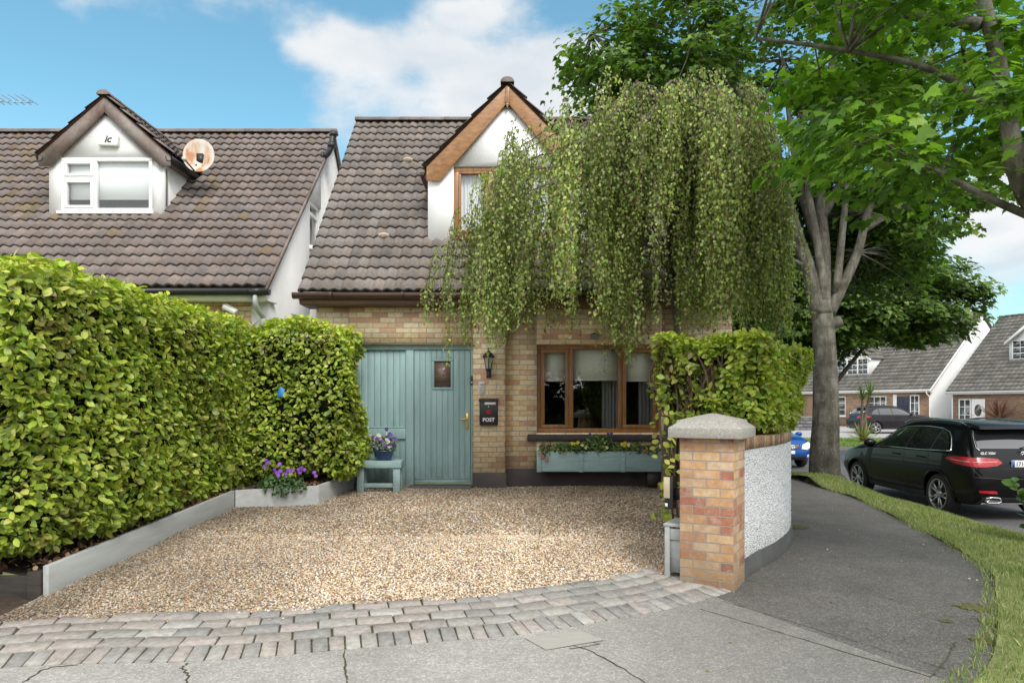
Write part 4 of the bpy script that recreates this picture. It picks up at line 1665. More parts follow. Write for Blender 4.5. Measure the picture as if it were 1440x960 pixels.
def pansy(parent, p, s, col, face=(0, -1, .25), col2=None, name='blossom'):
    """five overlapping petals facing out"""
    Mx = Matrix.Translation(Vector(p)) @ Vector(face).to_track_quat('Z', 'Y').to_matrix().to_4x4() @ Matrix.Rotation(random.uniform(-.4, .4), 4, 'Z')
    mb = MB()
    for k, (a, r, z) in enumerate(((60, .42, 0), (120, .42, .01), (5, .4, .03), (175, .4, .035), (270, .48, .05))):
        cx, cy = math.cos(R(a)) * s * .42, math.sin(R(a)) * s * .42
        c = col2 if (col2 and k >= 2) else col
        vv = [Mx @ Vector((cx, cy, z * s * .5 + s * .12))]
        m_ = 9
        for q in range(m_):
            t = 2 * PI * q / m_
            vv.append(Mx @ Vector((cx + r * s * math.cos(t), cy + r * s * math.sin(t), z * s * .5 + random.uniform(-.08, .08) * s)))
        mb.add(vv, [(0, 1 + q, 1 + (q + 1) % m_) for q in range(m_)], tuple(v * random.uniform(.8, 1.15) for v in c))
    vv = [Mx @ Vector((.13 * s * math.cos(R(60 * q)), .13 * s * math.sin(R(60 * q)), .2 * s)) for q in range(6)]
    mb.add(vv, [tuple(range(6))], (.6, .42, .03))
    return mb.build(name, M_petal, parent, attr=True, fixn=False)


pc = Vector((-1.79, 9.93, bz))
pot = thing('flower_pot', 'dark blue pot of purple and cream pansies on the bench', 'flower pot', pc)
M_pot = pm('blue_glaze', (.012, .035, .095), .2, .25, 8, .03, 30, coat=.6)
MB().lathe([(.10, 0), (.112, .012), (.128, .07), (.14, .12), (.15, .128), (.148, .138), (.136, .138), (.12, .07)], 28, Matrix.Translation(pc)).build('pot', M_pot, pot, smooth=True)
MB().lathe([(.132, .115), (.001, .125)], 20, Matrix.Translation(pc)).build('soil', M_soil, pot)
clump('foliage', pc + Vector((0, 0, .22)), (.19, .15, .13), 260, .05, [(.05, .10, .02), (.08, .15, .03), (.12, .2, .05)], pot)
for k in range(34):
    a, b = random.uniform(0, 2 * PI), random.uniform(0, 1) ** .5
    d = Vector((b * math.cos(a), -abs(math.sin(a)) * .75, random.uniform(-.45, 1)))
    p = pc + Vector((0, 0, .23)) + Vector((d.x * .205, d.y * .17, d.z * .135))
    u = d.x + random.uniform(-.5, .5)
    col, c2 = ((.10, .035, .36), (.16, .05, .42)) if u > .45 or random.random() < .25 else random.choice([((.42, .30, .55), (.62, .55, .66)), ((.66, .62, .34), (.70, .66, .42)), ((.50, .38, .60), (.70, .66, .62)), ((.22, .15, .45), (.45, .35, .55))])
    pansy(pot, p, random.uniform(.026, .036), col, d + Vector((0, -1, .3)), c2)
for q in ((.045, -.03, .43), (.09, -.02, .36)):
    pansy(pot, pc + Vector(q), .036, (.05, .03, .25), (0, -1, .2))
    MB().tube([pc + Vector((q[0] * .7, 0, .25)), pc + Vector(q)], .003, 5).build('stalk', M_fol, pot, attr=True)

# ---- window box
wbx0, wbx1, wy0, wy1, wzb, wzt = .365, 2.20, 10.16, 10.42, .555, .845
wb = thing('window_box', 'long blue green window box of trailing plants and yellow flowers under the front window', 'window box', (1.28, 10.3, wzb))
MB().box(wbx0, wbx1, wy0, wy0 + .025, wzb, wzt).box(wbx0, wbx1, wy1 - .025, wy1, wzb, wzt).box(wbx0, wbx0 + .025, wy0 + .026, wy1 - .026, wzb, wzt).box(wbx1 - .025, wbx1, wy0 + .026, wy1 - .026, wzb, wzt).box(wbx0 + .026, wbx1 - .026, wy0 + .026, wy1 - .026, wzb, wzb + .03).build('trough', M_tealw, wb, bevel=.004)
for x in (wbx0 - .012, wbx0 + .59, wbx0 + 1.19, wbx1 - .05):
    MB().box(x, x + .062, wy0 - .02, wy0 - .001, wzb - .004, wzt + .004).build('batten', M_tealw, wb, bevel=.003)
for x in (1.95,):
    MB().box(x, x + .16, wy0 + .04, wy1 - .02, FZ + .04, wzb - .003).build('foot', M_plinth, wb)
MB().box(wbx0 + .026, wbx1 - .026, wy0 + .027, wy1 - .027, wzt - .08, wzt - .03).build('soil', M_soil, wb)
G = [(.06, .12, .02), (.09, .17, .03), (.13, .21, .05), (.04, .08, .02)]
for cx, rx, rz, n, hz in ((.48, .10, .13, 200, .0), (.72, .17, .08, 220, .03), (.95, .16, .10, 260, .03), (1.25, .22, .15, 620, .08), (1.55, .16, .08, 220, .03), (1.78, .16, .09, 240, .02), (2.02, .18, .09, 240, .0)):
    clump('trailing_plant', (cx, wy0 + .08, wzt + hz), (rx, .12, rz), n, .05, G if cx > .5 else G + [(.3, .16, .1), (.22, .12, .07)], wb)
for x, z, c in ((.90, .95, 0), (.94, .97, 0), (1.0, .93, 1), (.86, .96, 0), (1.57, .95, 0), (1.61, .92, 0), (1.66, .94, 1), (1.62, .96, 0), (1.35, .90, 1), (1.05, .9, 1)):
    pansy(wb, (x, wy0 + .0 + random.uniform(-.03, .03), z), .032, [(.65, .5, .03), (.66, .6, .3)][c], (random.uniform(-.4, .4), -1, .4))
for k in range(16):
    x = random.choice([.42, .46, .5, .72, .78, 1.75, 1.9, 2.05]) + random.uniform(-.04, .04)
    pansy(wb, (x, wy0 - .04 + random.uniform(-.02, .02), wzt - random.uniform(-.03, .16 if x < .6 else .03)), .022, random.choice([(.5, .2, .12), (.45, .28, .15), (.4, .12, .12)]), (random.uniform(-.4, .4), -1, .3))
for x in (1.12, 1.18, 1.38, 1.43):
    pansy(wb, (x, wy0 + .05, 1.05 + random.uniform(0, .06)), .028, (.05, .04, .16), (0, -1, .4))

# ================================================================== neighbour on the left
lh = thing('house', 'neighbouring house with brown tiled roof, white dormer and peeling barge boards', 'house', (-7, 13, 0))
LX0, LXV = -11.6, -3.42
LEY, LEZ, LRY, LRZ = 9.9, 3.15, 13.77, 6.74
ls = Vector((0, LRY - LEY, LRZ - LEZ))
LSL = ls.length
ldx0, ldx1, ldy, ldz = -7.42, -5.57, 11.4, 4.55
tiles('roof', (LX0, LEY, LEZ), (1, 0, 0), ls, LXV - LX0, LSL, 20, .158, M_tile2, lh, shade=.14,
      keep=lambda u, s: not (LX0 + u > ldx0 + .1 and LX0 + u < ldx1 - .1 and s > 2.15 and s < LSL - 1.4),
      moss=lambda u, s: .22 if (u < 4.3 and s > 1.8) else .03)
ln = Vector((0, -ls.z, ls.y)).normalized()
a = Vector((LX0 + .01, LEY + .02, LEZ)) - ln * .006
mb = MB()
mb.add([a, a + Vector((LXV - LX0 - .02, 0, 0)), a + Vector((LXV - LX0 - .02, 0, 0)) + ls, a + ls], [(0, 1, 2, 3)])
mb.add([a + ls, a + ls + Vector((LXV - LX0 - .02, 0, 0)), (LXV - .01, 2 * LRY - LEY, LEZ), (LX0 + .01, 2 * LRY - LEY, LEZ)], [(0, 1, 2, 3)])
mb.build('roof_deck', M_tile2, lh, attr=True)
ridge_tiles('ridge', (LX0, LRY, LRZ + .01), (LXV, LRY, LRZ + .01), .12, M_tile2, lh)
MB().prism([(LEY, LEZ - .10), (LEY, LEZ + .01), (LRY, LRZ + .01), (2 * LRY - LEY, LEZ), (2 * LRY - LEY, LEZ - .1), (LRY, LRZ - .12)], lambda u, w_, d: (d, u, w_), LXV - .03, LXV + .004).build('verge_board', M_peel, lh)
GX = LXV - .06
wy_0, wy_1, wz_0, wz_1 = 12.25, 12.95, 4.25, 5.08
gy0 = 10.18
mb = MB()
gf = lambda u, w_, d: (d, u, w_)
rl = lambda y: LEZ - .06 + (y - LEY) * (LRZ - LEZ) / (LRY - LEY)
mb.prism([(gy0, -.2), (wy_0, -.2), (wy_0, rl(wy_0)), (gy0, rl(gy0))], gf, GX - .25, GX)
mb.prism([(wy_0, -.2), (wy_1, -.2), (wy_1, wz_0), (wy_0, wz_0)], gf, GX - .25, GX)
mb.prism([(wy_0, wz_1), (wy_1, wz_1), (wy_1, rl(wy_1)), (wy_0, rl(wy_0))], gf, GX - .25, GX)
mb.prism([(wy_1, -.2), (2 * LRY - LEY - .3, -.2), (2 * LRY - LEY - .3, LEZ - .1), (LRY, LRZ - .1), (wy_1, rl(wy_1))], gf, GX - .25, GX)
mb.build('gable_wall', M_whiteold, lh)
# gable window
mb = MB()
for (ya, yb_, za, zb) in ((wy_0, wy_1, wz_1 - .06, wz_1), (wy_0, wy_1, wz_0, wz_0 + .06), (wy_0, wy_0 + .06, wz_0 + .06, wz_1 - .06), (wy_1 - .06, wy_1, wz_0 + .06, wz_1 - .06), (wy_0 + .06, wy_1 - .06, wz_0 + .58, wz_0 + .64)):
    mb.box(GX - .12, GX - .05, ya, yb_, za, zb)
gw = mb.build('gable_window', M_whitewood, lh, bevel=.005)
for za, zb in ((wz_0 + .06, wz_0 + .58), (wz_0 + .64, wz_1 - .06)):
    MB().add([(GX - .085, wy_0 + .06, za), (GX - .085, wy_1 - .06, za), (GX - .085, wy_1 - .06, zb), (GX - .085, wy_0 + .06, zb)], [(0, 1, 2, 3)]).build('pane', M_glass, gw, fixn=False)
MB().box(GX - .05, GX + .06, wy_0 - .05, wy_1 + .05, wz_0 - .07, wz_0 - .002).build('gable_sill', M_whitewood, lh, bevel=.005)
MB().box(GX - .4, GX - .36, wy_0 - .02, wy_1 + .2, wz_0 - .2, wz_1 - .02).build('room', M_room, lh)
# front wall, gutter, soffit
MB().box(LX0 + .2, GX - .252, gy0, gy0 + .25, -.2, 2.97).build('front_wall', M_brick, lh, uv=True)
mb = MB()
mb.box(LX0, LXV - .02, LEY + .03, LEY + .06, 2.96, 3.12)
mb.box(LX0, LXV - .02, LEY + .062, gy0 + .2, 2.975, 2.995)
mb.build('fascia', M_whitewood, lh)
mb = MB()
mb.prism(gp, lambda u, w_, d: (d, LEY - .035 + u, 3.075 + w_), LX0, LXV + .06)
mb.prism([(a_ * 1.12, b_ * 1.12 - .004) for a_, b_ in gp[:7]], lambda u, w_, d: (d, LEY - .035 + u, 3.075 + w_), LXV - .22, LXV - .05)
mb.build('gutter', M_blackp, lh)
mb = MB()
mb.tube(smooth_path([(LXV - .14, LEY - .035, 3.03), (LXV - .14, LEY - .035, 2.93), (LXV - .14, LEY + .06, 2.84), (LXV - .12, gy0 - .06, 2.74), (LXV - .12, gy0 - .06, 2.6)], 5), .036, 10)
mb.tube([(LXV - .12, gy0 - .06, 2.62), (LXV - .12, gy0 - .06, .2)], .034, 10)
mb.lathe([(.045, 2.60), (.047, 2.72), (.04, 2.74)], 12, Matrix.Translation((LXV - .12, gy0 - .06, 0)))
mb.build('downpipe', pm('grey_pipe', (.38, .40, .42), .5, .1, 6, .05, 40), lh, smooth=False)
# black waste pipe at the gable peak
mb = MB()
mb.tube(smooth_path([(GX + .0, 13.0, 6.05), (GX + .10, 13.0, 6.08), (GX + .17, 13.0, 6.22), (GX + .20, 13.05, 6.50)], 5), .055, 10)
mb.lathe([(.068, 0), (.068, .1)], 12, Matrix.Translation((GX + .17, 13.0, 6.2)) @ Matrix.Rotation(R(12), 4, 'Y'))
mb.lathe([(.068, 0), (.068, .09)], 12, Matrix.Translation((GX + .2, 13.04, 6.42)))
mb.lathe([(.075, 0), (.075, .05)], 12, Matrix.Translation((GX + .0, 13.0, 6.05)) @ Matrix.Rotation(R(90), 4, 'Y'))
mb.build('vent_pipe', M_blackp, lh)

# dormer
lcx = (ldx0 + ldx1) / 2
lap, lfoot, lhalf = 6.40, 5.50, 1.02
ltan = (lap - lfoot) / lhalf
lyf, lyb = ldy - .10, 13.6
zt2 = lambda x: lap - .12 - abs(x - lcx) * ltan
wx_0, wx_1, wz_0, wz_1 = -7.22, -5.76, 4.60, 5.46
dw = MB()
dw.prism([(ldx0, ldz - .2), (wx_0, ldz - .2), (wx_0, zt2(wx_0)), (ldx0, zt2(ldx0))], F, ldy, ldy + .12)
dw.prism([(wx_1, ldz - .2), (ldx1, ldz - .2), (ldx1, zt2(ldx1)), (wx_1, zt2(wx_1))], F, ldy, ldy + .12)
dw.prism([(wx_0, wz_1), (wx_1, wz_1), (wx_1, zt2(wx_1)), (lcx, zt2(lcx)), (wx_0, zt2(wx_0))], F, ldy, ldy + .12)
dw.box(wx_0, wx_1, ldy, ldy + .12, ldz - .2, wz_0)
dw.box(ldx0, ldx0 + .1, ldy + .122, lyb, ldz - .2, 5.52)
dw.box(ldx1 - .1, ldx1, ldy + .122, lyb, ldz - .2, 5.52)
ld = dw.build('dormer', M_whiteold, lh)
for sgn in (-1, 1):
    ev = Vector((lcx + sgn * lhalf * 1.05, lyf, lap + .04 - lhalf * 1.05 * ltan))
    ap = Vector((lcx, lyf, lap + .04))
    up = ap - ev
    if sgn < 0:
        tiles('dormer_roof', (ev.x, lyb, ev.z), (0, -1, 0), up, lyb - lyf, up.length, 4, .158, M_tile2, ld)
    else:
        tiles('dormer_roof', (ev.x, lyf, ev.z), (0, 1, 0), up, lyb - lyf, up.length, 4, .158, M_tile2, ld)
    q = [ev - Vector((0, 0, .015)), ap - Vector((0, 0, .015))]
    MB().add([q[0], q[1], q[1] + Vector((0, lyb - lyf, 0)), q[0] + Vector((0, lyb - lyf, 0))], [(0, 1, 2, 3)]).build('roof_deck', M_fascia, ld, fixn=False)
ridge_tiles('ridge', (lcx, lyf - .02, lap + .035), (lcx, lyb, lap + .035), .10, M_tile2, ld)
bb = MB()
for sgn in (-1, 1):
    e = lhalf * 1.03
    pts = [(lcx, lap + .01), (lcx + sgn * e, lap + .01 - e * ltan), (lcx + sgn * e, lap - .16 - e * ltan), (lcx + sgn * (e - .17), lap - .16 - e * ltan), (lcx, lap + .01 - .24)]
    bb.prism(pts, F, lyf + .03 + (.001 if sgn > 0 else 0), lyf + .055)
bb.build('barge_board', M_peel, ld)
mb = MB()
mb.prism(gp, lambda u, w_, d: (ldx1 + .11 + u, d, 5.43 + w_), lyf + .02, 12.5)
mb.build('dormer_gutter', M_blackp, ld)
mb = MB()
mb.prism(gp, lambda u, w_, d: (ldx0 - .11 + u, d, 5.43 + w_), lyf + .02, 12.5)
mb.build('dormer_gutter', M_blackp, ld)
MB().box(ldx1 + .0, ldx1 + .06, lyf + .06, 12.6, 5.38, 5.46).build('dormer_fascia', M_peel, ld)
MB().box(ldx0 - .06, ldx0, lyf + .06, 12.6, 5.38, 5.46).build('dormer_fascia', M_peel, ld)
MB().prism([(ldx0 - .14, 0), (ldx1 + .1, 0), (ldx1 + .1, .05), (ldx0 - .14, .05)], lambda u, w_, d: (u, ldy - d, ldz - .09 + w_ - d * .62), -.03, .17).build('flashing', M_lead, ld)
wf, _ = window('dormer_window', lh, wx_0, wx_1, wz_0, wz_1, ldy + .0 - .02, .055, .08, [.375], {0: [.62]}, mat=M_whitewood, sash={0: .045})
MB().box(wx_0 - .04, wx_1 + .04, ldy - .08, ldy - .022, wz_0 - .05, wz_0 + .0).build('dormer_sill', M_whitewood, lh, bevel=.005)
mb = MB()
mb.box(wx_0 + .05, wx_1 - .05, ldy + .065, ldy + .07, wz_0 + .21, wz_1 - .02)
mb.build('roller_blind', pm('white_blind', (.86, .88, .9), .9, .02, 2, 0), lh)
MB().box(wx_0 - .05, wx_1 + .05, ldy + .6, ldy + .65, wz_0 - .2, wz_1 + .2).build('room', pm('grey_room', (.2, .21, .23), .9), lh)

# fixings on the neighbour: alarm box, dish, aerial, floodlight
al = thing('alarm_box', 'white bell box with black logo on the left dormer gable', 'alarm box', (-6.42, ldy, 5.7))
acx, acz = -6.44, 5.72
MB().prism([(-.155, -.075), (.135, -.085), (.155, -.06), (.155, .075), (.14, .09), (-.135, .09), (-.155, .075)], lambda u, w_, d: (acx + u, d, acz + w_), ldy - .075, ldy - .002).build('bell_box', M_whitewood, al, bevel=.012)
M_ink = pm('black_ink', (.02, .02, .02), .6, 0, 1, 0)
text_mesh('ic', .16, face_cam((acx - .0, ldy - .078, acz + .015)), M_ink, 'logo', al, shear=.3, bold=.004)
sdp = Vector((-5.09, 11.55, 5.48))
dish = thing('satellite_dish', 'rust streaked grey satellite dish beside the left dormer', 'satellite dish', sdp)
m, nt, b, out = new_mat('rusty_dish')
co = coords(nt)
n1 = N(nt, 'ShaderNodeTexNoise', i_Scale=5.0, i_Detail=6.0)
L(nt, coords(nt, 'Object', (1.6, 1.6, .5)), n1.inputs['Vector'])
r = ramp(nt, [(.40, (.50, .48, .44)), (.52, (.48, .36, .26)), (.62, (.38, .17, .08))])
L(nt, n1.outputs[0], r.inputs[0])
L(nt, r.outputs[0], b.inputs['Base Color'])
b.inputs['Roughness'].default_value = .7
prof = [(0.001, .07), (.08, .066), (.16, .052), (.24, .028), (.30, 0), (.31, .004), (.30, .012), (.22, .045), (.1, .075), (.001, .082)]
DM = Matrix.Translation(sdp + Vector((0, 0, .08))) @ Vector((.25, -1, .35)).to_track_quat('Z', 'Y').to_matrix().to_4x4() @ Matrix.Diagonal((.78, 1.03, -1, 1))
MB().lathe(prof, 36, DM).build('reflector', m, dish, smooth=True)
mb = MB()
ap = sdp + Vector((-.02, .1, .0))
mb.tube([(ldx1 + .0, 11.62, 5.42), (ldx1 + .16, 11.62, 5.44), ap + Vector((-.1, .02, -.02)), ap], .018, 8)
mb.tube([ap, ap + Vector((-.02, -.12, -.10))], .016, 8)
mb.box(sdp.x - .05, sdp.x + .05, sdp.y + .03, sdp.y + .12, sdp.z - .06, sdp.z + .12)
mb.tube([sdp + Vector((-.02, -.06, -.22)), sdp + Vector((-.06, -.34, -.12))], .012, 8)
mb.tube([(ldx1 + .004, 11.45, 5.3), (ldx1 + .006, 11.44, 4.7)], .006, 6)
mb.build('mount', M_blackp, dish)
MB().lathe([(.001, -.05), (.025, -.05), (.03, .03), (.001, .04)], 12, Matrix.Translation(sdp + Vector((-.065, -.36, -.11))) @ Matrix.Rotation(R(80), 4, 'X')).build('receiver', pm('dirty_white', (.5, .48, .45), .6, .2, 20), dish)
ae = thing('aerial', 'thin television aerial against the blue sky above the left roof', 'aerial', (-11.2, 14.5, 6.6))
mb = MB()
z = 7.70
mb.tube([(-11.4, 14.5, 5.0), (-11.4, 14.5, 7.75)], .02, 6)
mb.tube([(-11.5, 14.5, z), (-9.78, 14.5, z - .03)], .012, 6)
for k in range(12):
    x = -11.35 + k * .138
    mb.tube([(x, 14.25, z + .02), (x, 14.75, z + .02)], .006, 5)
    mb.tube([(x, 14.5, z - .03), (x, 14.5, z + .05)], .009, 5)
mb.build('aerial_boom', pm('aerial_alloy', (.3, .31, .33), .4, metal=.6), ae)
fl = thing('floodlight', 'small white floodlight under the eaves of the left house', 'light', (-3.98, gy0, 2.86))
MB().box(-.10, .10, -.045, .045, -.03, .03, M=Matrix.Translation((-3.97, gy0 - .16, 2.86)) @ Matrix.Rotation(R(28), 4, 'Y') @ Matrix.Rotation(R(30), 4, 'X')).build('lamp_head', M_whitewood, fl, bevel=.01)
MB().tube([(-3.97, gy0 - .14, 2.84), (-3.95, gy0 - .06, 2.82), (-3.95, gy0 - .001, 2.82)], .014, 8).build('bracket', M_whitewood, fl)
# ================================================================== raised bed on the left
rb = thing('raised_bed', 'grey painted timber raised bed edging along the hedge', 'raised bed', (-3.5, 7, .1))
bp_ = [(-3.50, 5.37), (-3.43, 8.80), (-2.47, 9.08), (-2.27, 10.2)]
tops = [(.345, .33), (.40, .42), (.42, .52)]
for i, ((x0, y0), (x1, y1)) in enumerate(zip(bp_, bp_[1:])):
    d = Vector((x1 - x0, y1 - y0, 0)).normalized()
    s_ = Vector((d.y, -d.x, 0))
    g = .004 if i else 0
    p0, p1 = Vector((x0, y0, 0)) + d * g, Vector((x1, y1, 0)) - d * (.0 if i == 2 else .004)
    t0 = .30 if i == 0 else (.455 if i == 1 else .48)
    t1 = .455 if i == 0 else (.48 if i == 1 else .53)
    b0, b1 = -.05, -.02
    th = .045
    vv = []
    for p, t in ((p0, t0), (p1, t1)):
        vv += [(p.x, p.y, b0), (p.x, p.y, t), (p.x - s_.x * th, p.y - s_.y * th, t), (p.x - s_.x * th, p.y - s_.y * th, b0)]
    MB().add(vv, [(0, 1, 2, 3), (7, 6, 5, 4), (0, 4, 5, 1), (1, 5, 6, 2), (2, 6, 7, 3), (3, 7, 4, 0)]).build('board', M_greywood, rb, bevel=.006)
MB().box(-3.66, -3.555, 5.36, 5.46, -.05, .255).build('post', M_darkwood, rb, bevel=.006)
MB().box(-6.5, -3.662, 5.40, 5.44, -.05, .215).build('end_board', M_darkwood, rb, bevel=.005, )
sv, sf = [], []
sp_ = [(-6.5, 5.45), (-3.55, 5.45), (-3.48, 8.85), (-2.52, 9.12), (-2.33, 10.25), (-6.5, 10.25)]
gx, gy = 40, 40
for j in range(gy + 1):
    y = 5.445 + (10.26 - 5.445) * j / gy
    xr = -3.555 + .07 * min(1, (y - 5.45) / 3.4) if y < 8.84 else np.interp(y, [8.84, 9.11, 10.25], [-3.48, -2.53, -2.33])
    for i in range(gx + 1):
        x = -5.6 + (xr + 5.6) * i / gx
        zt_ = np.interp(y, [5.45, 8.8, 10.25], [.25, .43, .49])
        sv.append((x, y, zt_ + .05 * math.sin(7 * x + 5 * y) * math.sin(3 * y) - .02 + .03 * (1 - i / gx)))
for j in range(gy):
    for i in range(gx):
        k = j * (gx + 1) + i
        sf.append((k, k + 1, k + gx + 2, k + gx + 1))
np_mesh('soil', sv, sf, M_soil, rb, smooth=True)
n = 2600
yy = rng.uniform(5.45, 10.2, n)
xr = np.interp(yy, [5.45, 8.8, 9.1, 10.25], [-3.57, -3.5, -2.57, -2.37])
xx = xr - rng.uniform(0, 1, n) ** 2 * .75
zz = np.interp(yy, [5.45, 8.8, 10.25], [.26, .43, .49]) + rng.uniform(-.0, .03, n)
pos = np.stack([xx, yy, zz], 1)
o = scatter('bark_mulch', T_ovate(), pos, frames(np.array([0, 0, 1.]) + rng.normal(0, .5, (n, 3)), rnd_unit(n)), rng.uniform(.02, .065, n),
            pick([(.12, .06, .03), (.2, .11, .06), (.07, .04, .025), (.28, .18, .1)], n), leaf_mat('dry_leaf', .1, .8), rb)
o['kind'] = 'stuff'

# ================================================================== hedges
M_hedge = leaf_mat('hedge_leaf', .36, .36)
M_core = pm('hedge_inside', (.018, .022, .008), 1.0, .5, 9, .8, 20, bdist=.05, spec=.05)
M_twig = pm('hedge_twig', (.10, .065, .04), .9, .4, 12, .5, 60)
HC = [(.38, .455, .06), (.28, .385, .05), (.45, .50, .085), (.16, .24, .035), (.52, .53, .14), (.28, .23, .09)]


def hedge_leaves(center, half, exps, n, Mz, vis, bump=.05, f0=.35, seed=0, power=2.0):
    """sample leaves in the outer shell of a clipped box-like bush; returns positions, normals (world)"""
    c, h = np.array(center), np.array(half)
    P, G = [], []
    got = 0
    while got < n:
        k = 60000
        p = rng.uniform(-1.12, 1.12, (k, 3))
        d = bumpy(p * h + seed, bump, 1.6)
        q = p / (1 + d[:, None] / h.min())
        ex = np.array(exps)
        f = (np.abs(q) ** ex).sum(1)
        ok = (f < 1.0) & (f > f0) & (rng.uniform(0, 1, k) < np.clip((f - f0) / (1 - f0), 0, 1) ** (1 / power) + .05) & vis(p)
        g = ex * np.abs(q) ** (ex - 1) * np.sign(q) / h
        g /= np.linalg.norm(g, axis=1, keepdims=True) + 1e-9
        P.append(p[ok] * h)
        G.append(g[ok])
        got += ok.sum()
    P, G = np.concatenate(P)[:n], np.concatenate(G)[:n]
    Rm = np.array(Mz.to_3x3())
    return P @ Rm.T + c, G @ Rm.T


def make_hedge(name, label, group, boxes, leaf, size):
    """boxes: (center, half, exps, rot, n, vis)"""
    z0 = min(b[0][2] - b[1][2] for b in boxes)
    t = thing(name, label, 'hedge', (boxes[0][0][0], boxes[0][0][1], z0), group)
    PP, GG = [], []
    for k, (c, h, ex, rot, n, vis, corek) in enumerate(boxes):
        Mz = Matrix.Rotation(rot, 4, 'Z')
        p, g = hedge_leaves(c, h, ex, n, Mz, vis, seed=k * 3.1)
        PP.append(p)
        GG.append(g)
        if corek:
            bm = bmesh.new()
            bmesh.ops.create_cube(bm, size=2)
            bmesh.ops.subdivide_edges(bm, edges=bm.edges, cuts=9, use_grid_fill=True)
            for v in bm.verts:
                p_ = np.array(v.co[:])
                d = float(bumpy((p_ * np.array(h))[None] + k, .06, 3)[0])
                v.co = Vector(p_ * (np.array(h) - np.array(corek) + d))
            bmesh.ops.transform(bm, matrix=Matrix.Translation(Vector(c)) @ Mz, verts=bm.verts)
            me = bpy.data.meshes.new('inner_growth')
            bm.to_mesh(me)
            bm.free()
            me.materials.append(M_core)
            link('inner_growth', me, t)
    p, g = np.concatenate(PP), np.concatenate(GG)
    n = len(p)
    nr = g * .55 + np.array([0, 0, .6]) + rng.normal(0, .58, (n, 3))
    tp = g * .5 + np.array([0, 0, .0]) + rng.normal(0, .8, (n, 3))
    s = (.45 + .95 * rng.beta(2, 2.2, n)) * size
    cols = pick(HC, n, [4, 4, 2.2, 3, .8, .35], .2)
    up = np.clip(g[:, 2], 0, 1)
    cols = cols * (1 + .22 * up[:, None]) * np.array([1, 1, 1]) + up[:, None] * np.array([.05, .04, 0])  # light from above painted in: upward-facing leaves brighter and yellower
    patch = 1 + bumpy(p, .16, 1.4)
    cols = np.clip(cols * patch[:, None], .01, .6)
    br = np.clip(bumpy(p + 5, .55, 2.3) - .22 + .25 * (np.abs(p[:, 2] - 2.3) < .22), 0, .8)[:, None] * (rng.uniform(0, 1, (n, 1)) < .55) * (up[:, None] < .5)
    cols = cols * (1 - br) + br * np.array([.16, .11, .05])
    asp = np.stack([rng.uniform(.75, 1.1, n), np.ones(n), rng.uniform(.3, 1.8, n)], 1)
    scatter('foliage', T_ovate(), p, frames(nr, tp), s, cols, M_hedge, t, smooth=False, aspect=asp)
    return t


lh_boxes = [
    ((-4.42, 7.72, 1.52), (.97, 2.66, 1.13), (9, 12, 10), 0, 50000, lambda p: (p[:, 0] > -.25) | ((p[:, 1] < -.75) & (p[:, 0] > -1.05)) | (p[:, 2] > .8), (.22, .22, .17)),
    ((-2.90, 9.72, 1.58), (.80, .47, .98), (7, 7, 9), 0, 11500, lambda p: (p[:, 1] < .3) | (p[:, 2] > .6) | (p[:, 0] > .3), (.2, .18, .2)),
]
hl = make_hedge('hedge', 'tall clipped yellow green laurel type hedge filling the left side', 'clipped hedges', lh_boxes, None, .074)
# bare twigs showing in the left face and the stems below
mb = MB()
for k in range(420):
    y = random.uniform(5.2, 9.9)
    z = random.uniform(.6, 2.5) if random.random() < .5 else random.uniform(2.0, 2.5)
    x = -3.47 - random.uniform(.0, .12)
    p = Vector((x - .25, y, z - .1))
    q = Vector((x, y + random.uniform(-.18, .18), z + random.uniform(-.05, .2)))
    mid = (p + q) / 2 + Vector((random.uniform(-.05, .05),) * 3)
    mb.tube([p, mid, q], [.006, .004, .002], 5)
for k in range(26):
    y = 5.35 + k * .16 + random.uniform(-.05, .05)
    x = -3.85 + random.uniform(-.15, .1)
    mb.tube(smooth_path([(x, y, .2), (x + random.uniform(-.05, .1), y + random.uniform(-.06, .06), .6), (x + random.uniform(-.1, .15), y + random.uniform(-.15, .15), 1.2)], 3), .014, 6)
mb.build('twigs', M_twig, hl)
# small blue scrap caught in the hedge
sc = thing('blue_scrap', 'small scrap of bright blue plastic caught in the left hedge', 'scrap', at(396, 553, 9.12))
px0 = Vector(at(396, 552, 9.15))
MB().add([px0 + Vector(v) for v in ((-.05, -.03, -.06), (.03, -.06, -.05), (.05, -.02, .04), (.0, -.05, .08), (-.04, -.02, .02), (.0, -.07, 0))], [(0, 1, 5), (1, 2, 5), (2, 3, 5), (3, 4, 5), (4, 0, 5)]).build('film', pm('blue_plastic', (.03, .18, .45), .4), sc)

# geranium in the bed, purple
ge = thing('geranium', 'purple flowering cranesbill spilling over the raised bed', 'plant', (-2.95, 8.95, .45))
clump('foliage', (-2.93, 8.98, .49), (.34, .18, .12), 460, .05, [(.03, .08, .025), (.05, .12, .03), (.08, .16, .04)], ge)
for px, py in ((372, 656), (377, 650), (393, 652), (394, 662), (389, 664), (395, 664), (391, 668), (402, 667), (405, 661), (408, 662), (420, 660), (424, 657), (422, 664), (428, 660), (442, 664), (444, 669), (395, 683), (374, 647), (412, 662), (386, 660)):
    d = 8.82 + random.uniform(-.06, .1)
    pansy(ge, at(px, py, d), random.uniform(.028, .037), random.choice([(.25, .07, .52), (.32, .10, .58), (.18, .05, .45)]), (random.uniform(-.5, .5), -1, random.uniform(.1, .8)))

